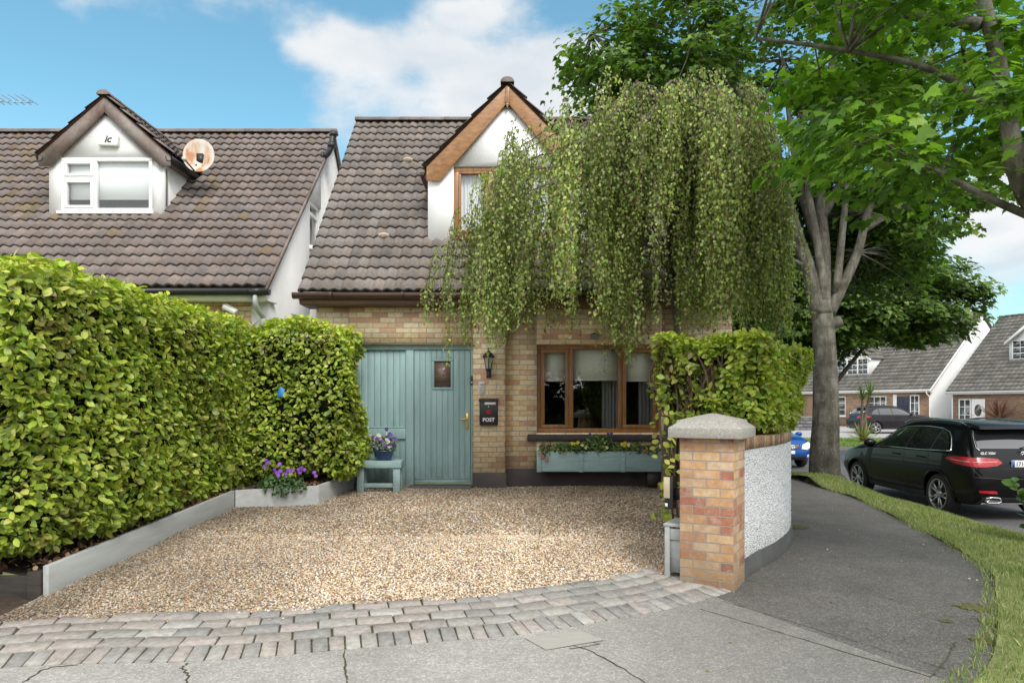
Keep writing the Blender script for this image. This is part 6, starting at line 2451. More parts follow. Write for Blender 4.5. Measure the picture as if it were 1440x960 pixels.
# ---- trees further down the road
for (x, y, z0, ells, nm, lab, n, lf) in (
    (11.6, 26, -.4, [((12.5, 26, 6.5), (4.0, 3.4, 3.1)), ((14.3, 25.6, 5.3), (2.3, 2.2, 1.6)), ((11.0, 25, 4.5), (1.9, 2.0, 1.4))], 'roadside_tree', 'round dark green tree across the junction behind the forked maple', 300, .21),
    (7.6, 25, -.4, [((7.6, 25, 5.3), (2.6, 2.4, 3.4))], 'roadside_tree', 'dark leafy tree half hidden behind the weeping birch', 130, .21),
    (4.9, 20, -.3, [((5.0, 20, 4.4), (2.3, 1.8, 2.9))], 'roadside_tree', 'dark tree beyond the house gable, behind the clipped hedge', 240, .18),
):
    trp = [([(x, y, z0), (x + .05, y, z0 + 1.5), (x, y, z0 + 3), (x + .2, y, z0 + 5.5), (x + .3, y, z0 + 7.5)], .24, .05, 10),
           ([(x, y, z0 + 2.4), (x + 1.2, y - .2, z0 + 4), (x + 2.4, y - .3, z0 + 5.2)], .1, .03, 8),
           ([(x, y, z0 + 2.6), (x - 1.2, y - .2, z0 + 4.2), (x - 2.0, y + .2, z0 + 5.4)], .1, .03, 8)]
    maple(nm, lab, trp, in_ellipsoids(n, ells, .4), lf, 105, .72, .34, [(.09, .155, .03), (.125, .205, .04), (.065, .115, .024), (.19, .26, .055)], [4, 4, 3, 1], M_bark2, M_maple, (x, y, z0),
          'garden and street trees', [q for p in trp for q in p[0][2:]])

# unseen trees added behind the camera to fill the front window reflections
for (x, y, rr_) in ((-7.5, -21, 4.2), (.5, -24, 4.6), (8.5, -21, 4.0)):
    trp = [([(x, y, -.3), (x, y, 2), (x + .2, y, 5)], .22, .08, 8)]
    maple('reflection_tree', 'added round green tree, unseen behind the camera, only mirrored in the front windows', trp, in_ellipsoids(170, [((x, y, 4.2), (rr_ + .8, 2.0, 3.6)), ((x, y + .8, .9), (rr_ + 1.6, 1.2, 1.3))], .1), .5, 70, 1.3, .9,
          [(.06, .12, .025), (.09, .16, .03), (.04, .08, .018)], [4, 4, 3], M_bark2, M_maple, (x, y, 0), 'added trees mirrored in the windows', [q for p in trp for q in p[0][1:]])

# shrub poking in at the right edge
sh = thing('shrub', 'young leafy shrub with pointed leaves at the right edge of the verge', 'shrub', (5.95, 8.0, -.1))
mb = MB()
Ps, Ns, Ts = [], [], []
for k in range(26):
    a = random.uniform(0, 2 * PI)
    p = Vector((5.98 + .1 * math.cos(a), 8.0 + .1 * math.sin(a), -.12))
    e = p + Vector((random.uniform(-.26, .35), random.uniform(-.3, .3), random.uniform(.35, .95)))
    mb.tube([p, (p + e) / 2 + Vector((0, 0, .08)), e], [.008, .006, .003], 5)
    for j in range(13):
        t = .25 + .75 * j / 12
        q = p.lerp(e, t) + Vector((0, 0, .08 * math.sin(t * PI)))
        b_ = random.uniform(0, 2 * PI)
        dd = Vector((math.cos(b_), math.sin(b_), .3))
        Ps.append(q), Ns.append((-dd.x * .3, -dd.y * .3 - .2, 1)), Ts.append(dd)
n = len(Ps)
mb.build('stems', M_twig, sh)
scatter('foliage', T_ovate(), np.array([v[:] for v in Ps]), frames(np.array(Ns) + rng.normal(0, .3, (n, 3)), np.array([v[:] for v in Ts])), rng.uniform(.08, .16, n), pick([(.07, .14, .03), (.1, .19, .04), (.16, .26, .06)], n), M_hedge, sh)
# ================================================================== cars
def catmull(P, t):
    """P (k,...) control rows, t in [0,k-1]; monotone-ish cubic"""
    k = len(P)
    i = np.clip(np.floor(t).astype(int), 0, k - 2)
    f = (t - i)
    i0, i1, i2, i3 = np.clip(i - 1, 0, k - 1), i, i + 1, np.clip(i + 2, 0, k - 1)
    sh = (-1,) + (1,) * (P.ndim - 1)
    f = f.reshape(sh)
    a, b, c, d = P[i0], P[i1], P[i2], P[i3]
    ten = .4
    m1, m2 = (c - a) * ten, (d - b) * ten
    f2, f3 = f * f, f * f * f
    return (2 * f3 - 3 * f2 + 1) * b + (f3 - 2 * f2 + f) * m1 + (-2 * f3 + 3 * f2) * c + (f3 - f2) * m2


def car_paint(name, base, metal=.0):
    m, nt, b, out = new_mat(name)
    co = coords(nt)
    n1 = N(nt, 'ShaderNodeTexNoise', i_Scale=2.5, i_Detail=6.0)
    L(nt, co, n1.inputs['Vector'])
    r = ramp(nt, [(.3, tuple(c * .85 for c in base)), (.7, tuple(c * 1.15 for c in base))])
    L(nt, n1.outputs[0], r.inputs[0])
    L(nt, r.outputs[0], b.inputs['Base Color'])
    b.inputs['Metallic'].default_value = metal
    b.inputs['Roughness'].default_value = .35
    b.inputs['Coat Weight'].default_value = .28
    b.inputs['Coat Roughness'].default_value = .025
    b.inputs['Specular IOR Level'].default_value = .12
    return m


M_carglass = car_paint('car_glass', (.014, .017, .018))
M_carglass.node_tree.nodes['Principled BSDF'].inputs['Coat Weight'].default_value = 1.0
M_carglass.node_tree.nodes['Principled BSDF'].inputs['Specular IOR Level'].default_value = 1.0
M_carglass.node_tree.nodes['Principled BSDF'].inputs['Roughness'].default_value = .03
M_tyre = pm('tyre_rubber', (.018, .018, .018), .85, .2, 20, .2, 60)
M_alloy = pm('alloy', (.42, .42, .43), .42, .08, 10, .02, 40, metal=.9)
M_red = pm('red_lamp', (.33, .006, .010), .25, .3, 14, 0, coat=.25)
M_lamp = pm('headlamp', (.7, .72, .75), .1, .15, 25, .1, 30, coat=1)
M_plate = pm('plate_white', (.78, .78, .76), .4, .03, 5, 0)
M_eu = pm('plate_blue', (.02, .10, .45), .4, .03, 5, 0)
M_trim = pm('black_trim', (.02, .02, .021), .6, .15, 10, .05, 60)

SUV = [  # x, zb, ws, zs, wm, zm, wsh, zsh, wt, zte, ztc
    (0.0, 0.44, 0.7, 0.5, 0.78, 0.6, 0.77, 0.76, 0.7, 0.84, 0.86),
    (0.03, 0.38, 0.78, 0.46, 0.86, 0.62, 0.855, 0.84, 0.78, 0.95, 0.97),
    (0.09, 0.32, 0.82, 0.42, 0.905, 0.65, 0.905, 0.95, 0.81, 1.07, 1.09),
    (0.17, 0.28, 0.84, 0.4, 0.925, 0.67, 0.92, 1.03, 0.79, 1.15, 1.17),
    (0.27, 0.26, 0.85, 0.38, 0.935, 0.68, 0.925, 1.07, 0.74, 1.23, 1.26),
    (0.42, 0.25, 0.86, 0.36, 0.94, 0.68, 0.93, 1.09, 0.66, 1.37, 1.41),
    (0.55, 0.25, 0.865, 0.35, 0.945, 0.68, 0.93, 1.095, 0.6, 1.5, 1.55),
    (0.7, 0.25, 0.87, 0.34, 0.945, 0.68, 0.93, 1.1, 0.575, 1.56, 1.605),
    (1.1, 0.25, 0.875, 0.34, 0.945, 0.68, 0.93, 1.1, 0.575, 1.6, 1.65),
    (1.7, 0.25, 0.875, 0.33, 0.945, 0.67, 0.93, 1.095, 0.58, 1.615, 1.665),
    (2.3, 0.25, 0.875, 0.33, 0.945, 0.66, 0.93, 1.085, 0.575, 1.585, 1.64),
    (2.7, 0.25, 0.875, 0.33, 0.945, 0.66, 0.93, 1.075, 0.565, 1.5, 1.56),
    (3.05, 0.25, 0.875, 0.33, 0.945, 0.66, 0.93, 1.065, 0.62, 1.32, 1.37),
    (3.32, 0.25, 0.87, 0.33, 0.945, 0.66, 0.93, 1.045, 0.7, 1.18, 1.22),
    (3.5, 0.25, 0.87, 0.33, 0.945, 0.65, 0.925, 1.025, 0.75, 1.12, 1.165),
    (3.9, 0.25, 0.86, 0.34, 0.94, 0.64, 0.92, 0.985, 0.74, 1.08, 1.13),
    (4.25, 0.25, 0.84, 0.35, 0.925, 0.62, 0.895, 0.925, 0.7, 1.02, 1.07),
    (4.48, 0.26, 0.79, 0.38, 0.88, 0.6, 0.845, 0.84, 0.63, 0.94, 0.975),
    (4.6, 0.29, 0.72, 0.42, 0.79, 0.58, 0.76, 0.75, 0.56, 0.82, 0.84),
    (4.66, 0.36, 0.62, 0.46, 0.67, 0.58, 0.65, 0.66, 0.48, 0.72, 0.73)]


def car_body(sect, wb_r, wb_f, arch_r, nx=150, seg=6):
    S = np.array(sect)
    t = np.linspace(0, len(S) - 1, nx)
    D = catmull(S, t)
    rows = []
    for d in D:
        x, zb, ws, zs, wm, zm, wsh, zsh, wt, zte, ztc = d
        P = np.array([(0, zb), (ws * .55, zb), (ws * .93, zb + .01), (ws, zs), (wm, zm), (wsh, zsh - .035), (wsh - .018, zsh), (wsh * .6 + wt * .4 - .0, zsh * .58 + zte * .42), (wt + .035, zte - .07), (wt, zte - .015), (wt * .86, zte + (ztc - zte) * .45), (wt * .45, ztc - (ztc - zte) * .18), (0, ztc)])
        q = catmull(P, np.linspace(0, len(P) - 1, (len(P) - 1) * seg + 1))
        rows.append(np.column_stack([np.full(len(q), x), q]))
    A = np.array(rows)
    m = A.shape[1]
    mir = A[:, 1:-1][:, ::-1].copy()
    mir[:, :, 1] *= -1
    ring = np.concatenate([A, mir], 1)
    k = ring.shape[1]
    v = ring.reshape(-1, 3)
    i, j = np.meshgrid(np.arange(nx - 1), np.arange(k), indexing='ij')
    j2 = (j + 1) % k
    f = np.stack([i * k + j, i * k + j2, (i + 1) * k + j2, (i + 1) * k + j], -1).reshape(-1, 4)
    faces = [list(q) for q in f]
    faces.append(list(range(k - 1, -1, -1)))
    faces.append([(nx - 1) * k + q for q in range(k)])
    me = bpy.data.meshes.new('body')
    me.from_pydata([tuple(p) for p in v], [], faces)
    bm = bmesh.new()
    bm.from_mesh(me)
    bmesh.ops.remove_doubles(bm, verts=bm.verts, dist=1e-5)
    bmesh.ops.recalc_face_normals(bm, faces=bm.faces)
    tree = BVHTree.FromBMesh(bm)
    bm.to_mesh(me)
    bm.free()
    # wheel arches
    o = bpy.data.objects.new('tmp', me)
    C.objects.link(o)
    cut = MB()
    for xx in (wb_r, wb_f):
        for s_ in (-1, 1):
            cut.lathe([(.001, 0), (arch_r, 0), (arch_r, .38), (.001, .38)], 40, Matrix.Translation((xx, s_ * .64, .36)) @ Matrix.Rotation(R(-90 * s_), 4, 'X'))
    co_ = cut.build('cut', M_trim)
    md = o.modifiers.new('b', 'BOOLEAN')
    md.object = co_
    md.operation = 'DIFFERENCE'
    md.solver = 'EXACT'
    dg = bpy.context.evaluated_depsgraph_get()
    dg.update()
    nm = bpy.data.meshes.new_from_object(o.evaluated_get(dg))
    bpy.data.objects.remove(o)
    bpy.data.objects.remove(co_)
    nm.polygons.foreach_set('use_smooth', np.ones(len(nm.polygons), bool))
    nm.set_sharp_from_angle(angle=R(38))
    return nm, tree


def project(tree, poly, axis, off, name, mat, parent, sub=3, start=3.0):
    """drape a flat polygon onto the body.  axis: 'L','R' (side, poly in x,z), 'B','F' (rear/front, poly in y,z)"""
    bm = bmesh.new()
    mk = {'L': lambda u, w_: (u, start, w_), 'R': lambda u, w_: (u, -start, w_), 'B': lambda u, w_: (-start, u, w_), 'F': lambda u, w_: (8, u, w_)}[axis]
    dr = {'L': (0, -1, 0), 'R': (0, 1, 0), 'B': (1, 0, 0), 'F': (-1, 0, 0)}[axis]
    vs_ = [bm.verts.new(mk(*p)) for p in poly]
    bm.faces.new(vs_)
    bmesh.ops.triangulate(bm, faces=bm.faces)
    for _ in range(sub):
        bmesh.ops.subdivide_edges(bm, edges=bm.edges, cuts=1, use_grid_fill=True)
    for v in bm.verts:
        h, nr, idx, dist = tree.ray_cast(v.co, Vector(dr))
        if h is not None:
            v.co = h - Vector(dr) * off + (nr if nr.dot(Vector(dr)) < 0 else -nr) * off
    bmesh.ops.recalc_face_normals(bm, faces=bm.faces)
    for f in bm.faces:
        if f.normal.dot(Vector(dr)) > 0:
            f.normal_flip()
        f.smooth = True
    # drop stray faces that missed the body
    bad = [f for f in bm.faces if max((a.co - b.co).length for a in f.verts for b in f.verts) > .6]
    bmesh.ops.delete(bm, geom=bad, context='FACES')
    me = bpy.data.meshes.new(name)
    bm.to_mesh(me)
    bm.free()
    me.materials.append(mat)
    return local(link(name, me), parent)


def proj_line(tree, pts, axis, rad, off=.0, n=5):
    start = 3.0
    mk = {'L': lambda u, w_: (u, start, w_), 'R': lambda u, w_: (u, -start, w_), 'B': lambda u, w_: (-start, u, w_), 'F': lambda u, w_: (8, u, w_)}[axis]
    dr = Vector({'L': (0, -1, 0), 'R': (0, 1, 0), 'B': (1, 0, 0), 'F': (-1, 0, 0)}[axis])
    out = []
    P = [Vector((a, b, 0)) for a, b in pts]
    for a, b in zip(P, P[1:]):
        for k in range(6):
            p = a.lerp(b, k / 6)
            h, nr, idx, d = tree.ray_cast(Vector(mk(p.x, p.y)), dr)
            if h is not None:
                out.append(h - dr * off)
    h, nr, idx, d = tree.ray_cast(Vector(mk(P[-1].x, P[-1].y)), dr)
    if h is not None:
        out.append(h - dr * off)
    return out


wheel_cache = {}


def wheel(parent, x, side, r, spokes=5, wid=.235, y=.80, alloy=None):
    """tyre + rim; side=+1 is the car's left"""
    key = (r, spokes, alloy)
    if key not in wheel_cache:
        t = MB()
        ri = r * .73
        t.lathe([(ri, -wid / 2 + .01), (ri + .012, -wid / 2), (r - .04, -wid / 2 - .004), (r - .008, -wid / 2 + .03), (r, -wid / 2 + .06), (r, wid / 2 - .06), (r - .008, wid / 2 - .03), (r - .04, wid / 2 + .004), (ri + .012, wid / 2), (ri, wid / 2 - .01)], 48, caps=False)
        tm = t.build('wheel', M_tyre, None, smooth=True).data
        m = MB()
        m.lathe([(ri + .004, wid / 2 - .004), (ri - .012, wid / 2 - .002), (ri - .02, wid / 2 - .03), (ri - .03, -.06), (ri - .002, -.07)], 48, caps=False)
        for k in range(spokes):
            a = 2 * PI * k / spokes + .3
            for da, w0, w1 in ((-.17, .024, .034), (.17, .024, .034)):
                a0, a1 = a + da * .3, a + da * 1.15
                p0 = Vector((.06 * math.cos(a0 + da), .06 * math.sin(a0 + da), wid / 2 - .035))
                p1 = Vector(((ri - .012) * math.cos(a1), (ri - .012) * math.sin(a1), wid / 2 - .018))
                m.bar(p0, p1, w0, .03, up=(0, 0, 1))
            m.bar((ri * .45 * math.cos(a), ri * .45 * math.sin(a), wid / 2 - .03), ((ri * .55) * math.cos(a), (ri * .55) * math.sin(a), wid / 2 - .028), .03, .02)
        m.lathe([(.075, wid / 2 - .05), (.075, wid / 2 - .03), (.05, wid / 2 - .014), (.001, wid / 2 - .012)], 20)
        rm_ = m.build('rim', alloy or M_alloy, None).data
        d = MB().lathe([(.001, -.02), (ri - .03, -.02), (ri - .03, -.03), (.001, -.03)], 30).lathe([(.001, .03), (ri * .62, .03), (ri * .62, .02), (.001, .02)], 30).build('brake_disc', M_trim, None).data
        for o in list(C.objects)[-3:]:
            bpy.data.objects.remove(o)
        wheel_cache[key] = (tm, rm_, d)
    tm, rm_, d = wheel_cache[key]
    o = link('wheel', tm)
    o.parent = parent
    o.matrix_basis = Matrix.Translation((x, side * y, r)) @ Matrix.Rotation(R(-90 * side), 4, 'X') @ Matrix.Rotation(random.uniform(0, 1), 4, 'Z')
    local(link('rim', rm_), o)
    local(link('brake_disc', d), o)
    return o


def place(t, loc, heading):
    t.location = loc
    t.rotation_euler = (0, 0, heading)


def make_suv(label, paint, loc, heading, sect=SUV, plate=None, detail=True, badge=None, trim=None, group='parked cars', scale=1):
    t = thing('parked_car', label, 'car', loc, group)
    place(t, loc, heading)
    t.scale = (scale,) * 3
    AR, AF = .94, 3.81
    nm, tree = car_body(sect, AR, AF, .405)
    nm.materials.clear()
    nm.materials.append(paint)
    body = local(link('body', nm), t)
    # lower cladding
    for sd in ('L', 'R'):
        s_ = 1 if sd == 'L' else -1
        project(tree, [(1.40, .27), (3.34, .27), (3.36, .37), (1.36, .37)], sd, .006, 'sill_trim', M_trim, t)
        wins = [('window', [(1.97, 1.125), (3.10, 1.115), (3.06, 1.15), (2.80, 1.335), (2.58, 1.43), (2.34, 1.485), (1.99, 1.505)]),
                ('window', [(1.20, 1.13), (1.93, 1.126), (1.94, 1.506), (1.42, 1.505), (1.20, 1.485)]),
                ('window', [(.68, 1.155), (1.14, 1.132), (1.14, 1.478), (1.00, 1.435), (.84, 1.34), (.71, 1.22)])]
        for nme, poly in wins:
            project(tree, poly, sd, .004, nme, M_carglass, t, sub=4)
        tr_ = MB()
        out = [(3.16, 1.095), (2.5, 1.105), (1.5, 1.112), (.60, 1.138), (.67, 1.235), (.80, 1.35), (.98, 1.455), (1.2, 1.507), (1.6, 1.53), (2.0, 1.528), (2.36, 1.505), (2.62, 1.445), (2.86, 1.335), (3.09, 1.155), (3.16, 1.095)]
        if detail:
            ln_ = proj_line(tree, out, sd, .009, .006)
            tr_.tube(ln_, .011, 6)
            tr_.build('window_trim', trim or M_chrome, None, fixn=False)
            local(C.objects[-1], t)
        for nme, poly in (('pillar_trim', [(1.935, 1.126), (1.965, 1.126), (1.985, 1.505), (1.945, 1.506)]), ('pillar_trim', [(1.145, 1.132), (1.195, 1.132), (1.195, 1.484), (1.145, 1.477)])):
            project(tree, poly, sd, .003, nme, M_trim, t)
        # shut lines
        dl = MB()
        for pts in ([(1.95, 1.10), (1.96, .8), (1.96, .40)], [(3.12, 1.07), (3.22, .8), (3.24, .5), (3.2, .40)], [(1.17, 1.11), (1.2, .85), (1.34, .70), (1.40, .45), (1.40, .4)], [(1.40, .40), (3.2, .40)]):
            dl.tube(proj_line(tree, pts, sd, .004, .0), .0045, 5)
        local(dl.build('shut_lines', M_trim, None, fixn=False), t)
        for xx in (2.12, 1.30):
            ln_ = proj_line(tree, [(xx, .985), (xx + .2, .988)], sd, .01, .03)
            local(MB().tube([ln_[0] + Vector((0, -.035 * s_, 0))] + ln_ + [ln_[-1] + Vector((0, -.035 * s_, 0))], .013, 6).build('door_handle', paint, None, smooth=True), t)
        # mirror
        mm = MB()
        bm_ = bmesh.new()
        bmesh.ops.create_uvsphere(bm_, u_segments=16, v_segments=10, radius=1)
        sv_ = [Matrix.Translation((3.00, s_ * 1.05, 1.155)) @ Matrix.Diagonal((.075, .125, .085, 1)) @ v.co for v in bm_.verts]
        mm.add(sv_, [[v.index for v in f.verts] for f in bm_.faces])
        bm_.free()
        mm.bar((3.04, s_ * .86, 1.10), (3.02, s_ * 1.0, 1.13), .05, .035)
        local(mm.build('wing_mirror', paint, None, smooth=True), t)
        # roof rail
        rp = [(.62, 1.53), (.8, 1.615), (1.2, 1.65), (1.8, 1.668), (2.3, 1.64), (2.6, 1.57)]
        rr = MB().tube(smooth_path([(x, s_ * (.553 if 0.7 < x < 2.5 else .54), z + .005) for x, z in rp], 5), .016, 6)
        local(rr.build('roof_rail', M_chrome if detail else M_trim, None, smooth=True), t)
        # arch lips
        for xx in (AR, AF):
            a_ = MB()
            pts = []
            for k in range(25):
                a = R(-8 + 196 * k / 24)
                xq, zq = xx + .42 * math.cos(a), .36 + .42 * math.sin(a)
                h_, nr, i_, d_ = tree.ray_cast(Vector((xq, 3 * s_, zq)), Vector((0, -s_, 0)))
                if h_ is not None and zq > .27:
                    pts.append(h_)
            a_.tube(pts, .022, 6)
            local(a_.build('arch_trim', paint, None, smooth=True), t)
            wheel(t, xx, s_, .36)
        # tail lamps: side and rear faces
        project(tree, [(.04, .915), (.42, .94), (.66, 1.01), (.60, 1.045), (.38, 1.065), (.10, 1.06)], sd, .006, 'tail_lamp', M_red, t)
        project(tree, [(s_ * .40, .975), (s_ * .50, .925), (s_ * .70, .905), (s_ * .89, .91), (s_ * .91, 1.05), (s_ * .7, 1.062), (s_ * .46, 1.04)], 'B', .006, 'tail_lamp', M_red, t)
        if detail:
            ll = MB().tube(proj_line(tree, [(s_ * .48, .995), (s_ * .70, .99), (s_ * .86, .985)], 'B', .004, .012), .007, 5)
            ll.tube(proj_line(tree, [(.10, .99), (.3, .995), (.52, 1.01)], sd, .004, .012), .006, 5)
            local(ll.build('lamp_strip', pm('pale_lamp', (.75, .35, .36), .2, coat=1), None, fixn=False), t)
        project(tree, [(s_ * .50, .47), (s_ * .78, .49), (s_ * .80, .53), (s_ * .52, .52)], 'B', .006, 'reflector', M_red, t)
        # headlamp
        project(tree, [(s_ * .42, .77), (s_ * .72, .77), (s_ * .80, .83), (s_ * .74, .89), (s_ * .45, .83)], 'F', .006, 'headlamp', M_lamp, t)
        # exhaust trim
        ex = MB()
        e = [(-.13, -.02), (-.10, .035), (.02, .045), (.12, .035), (.14, -.01), (.08, -.045), (-.08, -.045)]
        P3 = [Vector((.005, s_ * (.56) + u * s_, .37 + w_)) for u, w_ in e]
        ex.tube(P3 + [P3[0]], .012, 6)
        ex.prism(e, lambda u, w_, d: (d, s_ * .56 + u * s_ * .9, .37 + w_ * .85), .03, .05)
        local(ex.build('exhaust_trim', M_chrome, None, fixn=False), t)
    # rear screen
    project(tree, [(-.68, 1.195), (.68, 1.195), (.61, 1.38), (.545, 1.505), (-.545, 1.505), (-.61, 1.38)], 'B', .005, 'rear_window', M_carglass, t, sub=4)
    project(tree, [(-.62, 1.20), (.62, 1.20), (.56, 1.36), (.50, 1.52), (-.50, 1.52), (-.56, 1.36)], 'F', .005, 'windscreen', M_carglass, t, sub=4)
    # spoiler over the rear screen
    spv = MB()
    spv.prism([(.33, 1.515), (.38, 1.565), (.60, 1.612), (.85, 1.628), (.85, 1.58), (.55, 1.53)], lambda u, w_, d: (u, d, w_), -.56, .56)
    local(spv.build('spoiler', paint, None, bevel=.012), t)
    rt = MB()
    for s_ in (-1, 1):
        rt.tube(proj_line(tree, [(s_ * .555, 1.505), (s_ * .625, 1.38), (s_ * .695, 1.22), (s_ * .68, 1.175)], 'B', .01, .012), .008, 6)
    local(rt.build('rear_window_trim', trim or M_chrome, None, fixn=False), t)
    local(MB().tube([Vector(p) for p in ((.14, .03, 1.21), (.165, -.25, 1.27), (.17, -.42, 1.26))], .012, 6).build('wiper', M_trim, None), t)
    project(tree, [(-.78, .30), (.78, .30), (.74, .42), (-.74, .42)], 'B', .006, 'rear_skirt', M_trim, t)
    local(MB().tube(proj_line(tree, [(-.70, .30), (.70, .30)], 'B', .01, .012), .013, 6).build('skirt_trim', M_chrome, None, fixn=False), t)
    sm_ = MB().tube(proj_line(tree, [(-.86, .74), (-.4, .715), (.4, .715), (.86, .74)], 'B', .006, .0), .007, 6)
    sm_.tube(proj_line(tree, [(-.45, .88), (.0, .885), (.45, .88)], 'B', .006, .0), .006, 6)
    local(sm_.build('tailgate_line', M_trim, None, fixn=False), t)
    if plate:
        h_, nr, i_, d_ = tree.ray_cast(Vector((-3, 0, .965)), Vector((1, 0, 0)))
        xp = h_.x - .03
        pl = local(MB().box(xp, xp + .02, -.26, .26, .91, 1.02).build('number_plate', M_plate, None, bevel=.003), t)
        Mx = Matrix(((0, 0, -1, xp - .001), (-1, 0, 0, 0.02), (0, 1, 0, .963), (0, 0, 0, 1)))
        local(MB().box(xp - .002, xp - .0005, .215, .258, .913, 1.017).build('plate_band', M_eu, None), pl)
        for o in (text_mesh(plate, .088, Matrix.Translation((0, .20 - .02, 0)) @ Mx, M_ink, 'plate_number', None, depth=.001, bold=.002, align='LEFT'),):
            local(o, pl)
    if badge:
        h_, nr, i_, d_ = tree.ray_cast(Vector((-3, .55, 1.125)), Vector((1, 0, 0)))
        Mx = Matrix(((.25, 0, -1, h_.x - .006), (-1, 0, 0, .58), (0, 1, 0, 1.035), (0, 0, 0, 1)))
        Mx = Matrix(((0, 0, -1, h_.x - .012), (-1, 0, 0, .70), (0, 1, 0, 1.125), (0, 0, 0, 1)))
        local(text_mesh(badge, .058, Mx, M_wtext, 'model_lettering', None, depth=.002, bold=.0015, align='LEFT'), t)
        em = MB().lathe([(.040, .0), (.046, .006), (.040, .01), (.036, .006), (.040, .0)], 24, Matrix.Translation((h_.x - .02, 0, 1.12)) @ Matrix.Rotation(R(-90), 4, 'Y'))
        for k in range(3):
            a = R(90 + 120 * k)
            em.tube([(h_.x - .026, 0, 1.12), (h_.x - .026, .038 * math.cos(a), 1.12 + .038 * math.sin(a))], [.007, .002], 5)
        local(em.build('emblem', M_chrome, None), t)
    return t, tree


P_black = car_paint('black_paint', (.003, .003, .0035))
make_suv('glossy black estate style SUV parked at the kerb with its rear toward the camera', P_black, (8.43, 11.62, -.42), R(90.5), plate='171-D-25', badge='GLC 250d')
P_plum = car_paint('dark_plum_paint', (.019, .016, .020), .2)
make_suv('dark plum SUV side on in the far driveway behind the palms', P_plum, (20.7, 43.2, -.24), R(2), detail=False, plate=None)
# blue saloon facing us
P_blue = car_paint('blue_paint', (.012, .075, .30), .3)
SAL = [(x * .93, zb, ws * .95, zs, wm * .95, zm * .92, wsh * .95, zsh * .86, wt * .98, .40 + (zte - .40) * .82, .40 + (ztc - .40) * .82) for x, zb, ws, zs, wm, zm, wsh, zsh, wt, zte, ztc in SUV]


def make_saloon(label, paint, loc, heading):
    t = thing('parked_car', label, 'car', loc, 'parked cars')
    place(t, loc, heading)
    AR, AF = .86, 3.53
    nm, tree = car_body(SAL, AR, AF, .37)
    nm.materials.clear()
    nm.materials.append(paint)
    local(link('body', nm), t)
    project(tree, [(-.60, 1.01), (.60, 1.01), (.52, 1.18), (.45, 1.33), (-.45, 1.33), (-.52, 1.18)], 'F', .005, 'windscreen', M_carglass, t, sub=4)
    project(tree, [(-.58, 1.0), (.58, 1.0), (.50, 1.30), (-.50, 1.30)], 'B', .005, 'rear_window', M_carglass, t, sub=4)
    project(tree, [(-.36, .60), (.36, .60), (.44, .74), (-.44, .74)], 'F', .008, 'grille', M_trim, t)
    gb = MB()
    for z in (.62, .65, .68, .71):
        gb.tube(proj_line(tree, [(-.38, z), (.38, z)], 'F', .005, .012), .006, 5)
    local(gb.build('grille_bars', M_chrome, None, fixn=False), t)
    project(tree, [(-.62, .30), (.62, .30), (.56, .40), (-.56, .40)], 'F', .008, 'lower_grille', M_trim, t)
    h_, nr, i_, d_ = tree.ray_cast(Vector((8, 0, .50)), Vector((-1, 0, 0)))
    local(MB().box(h_.x, h_.x + .02, -.26, .26, .45, .55).build('number_plate', M_plate, None, bevel=.003), t)
    for s_ in (-1, 1):
        sd = 'L' if s_ > 0 else 'R'
        project(tree, [(s_ * .44, .60), (s_ * .62, .58), (s_ * .80, .66), (s_ * .82, .76), (s_ * .74, .80), (s_ * .50, .73)], 'F', .008, 'headlamp', M_lamp, t)
        project(tree, [(3.95, .60), (4.22, .60), (4.24, .70), (4.05, .77), (3.82, .76)], sd, .008, 'headlamp', M_lamp, t)
        project(tree, [(1.85, .96), (2.92, .96), (2.6, 1.20), (2.2, 1.28), (1.88, 1.30)], sd, .005, 'window', M_carglass, t, sub=4)
        project(tree, [(.85, .97), (1.78, .96), (1.80, 1.30), (1.35, 1.30), (1.05, 1.22)], sd, .005, 'window', M_carglass, t, sub=4)
        project(tree, [(s_ * .46, .80), (s_ * .8, .78), (s_ * .82, .88), (s_ * .5, .88)], 'B', .006, 'tail_lamp', M_red, t)
        project(tree, [(s_ * .62, .36), (s_ * .74, .36), (s_ * .74, .44), (s_ * .64, .44)], 'F', .008, 'fog_lamp', M_lamp, t)
        mm = MB()
        bm_ = bmesh.new()
        bmesh.ops.create_uvsphere(bm_, u_segments=14, v_segments=8, radius=1)
        mm.add([Matrix.Translation((2.78, s_ * 1.0, .98)) @ Matrix.Diagonal((.07, .115, .075, 1)) @ v.co for v in bm_.verts], [[v.index for v in f.verts] for f in bm_.faces])
        bm_.free()
        mm.bar((2.8, s_ * .8, .95), (2.8, s_ * .95, .97), .05, .03)
        local(mm.build('wing_mirror', paint, None, smooth=True), t)
        for xx in (AR, AF):
            wheel(t, xx, s_, .33, y=.76, wid=.21)
    return t


make_saloon('bright blue car facing the camera, partly hidden behind the white wall', P_blue, (8.2, 25.6, -.42), R(-90))

# ================================================================== houses across the road
M_farwhite = pm('far_white_wall', (.72, .72, .70), .9, .05, 1, .1, 20)
M_navy = pm('navy_door', (.012, .016, .04), .4, .1, 5, .02, 30)
M_farglass = glass_mat('far_glass', (.35, .4, .42), 1.5, .12)


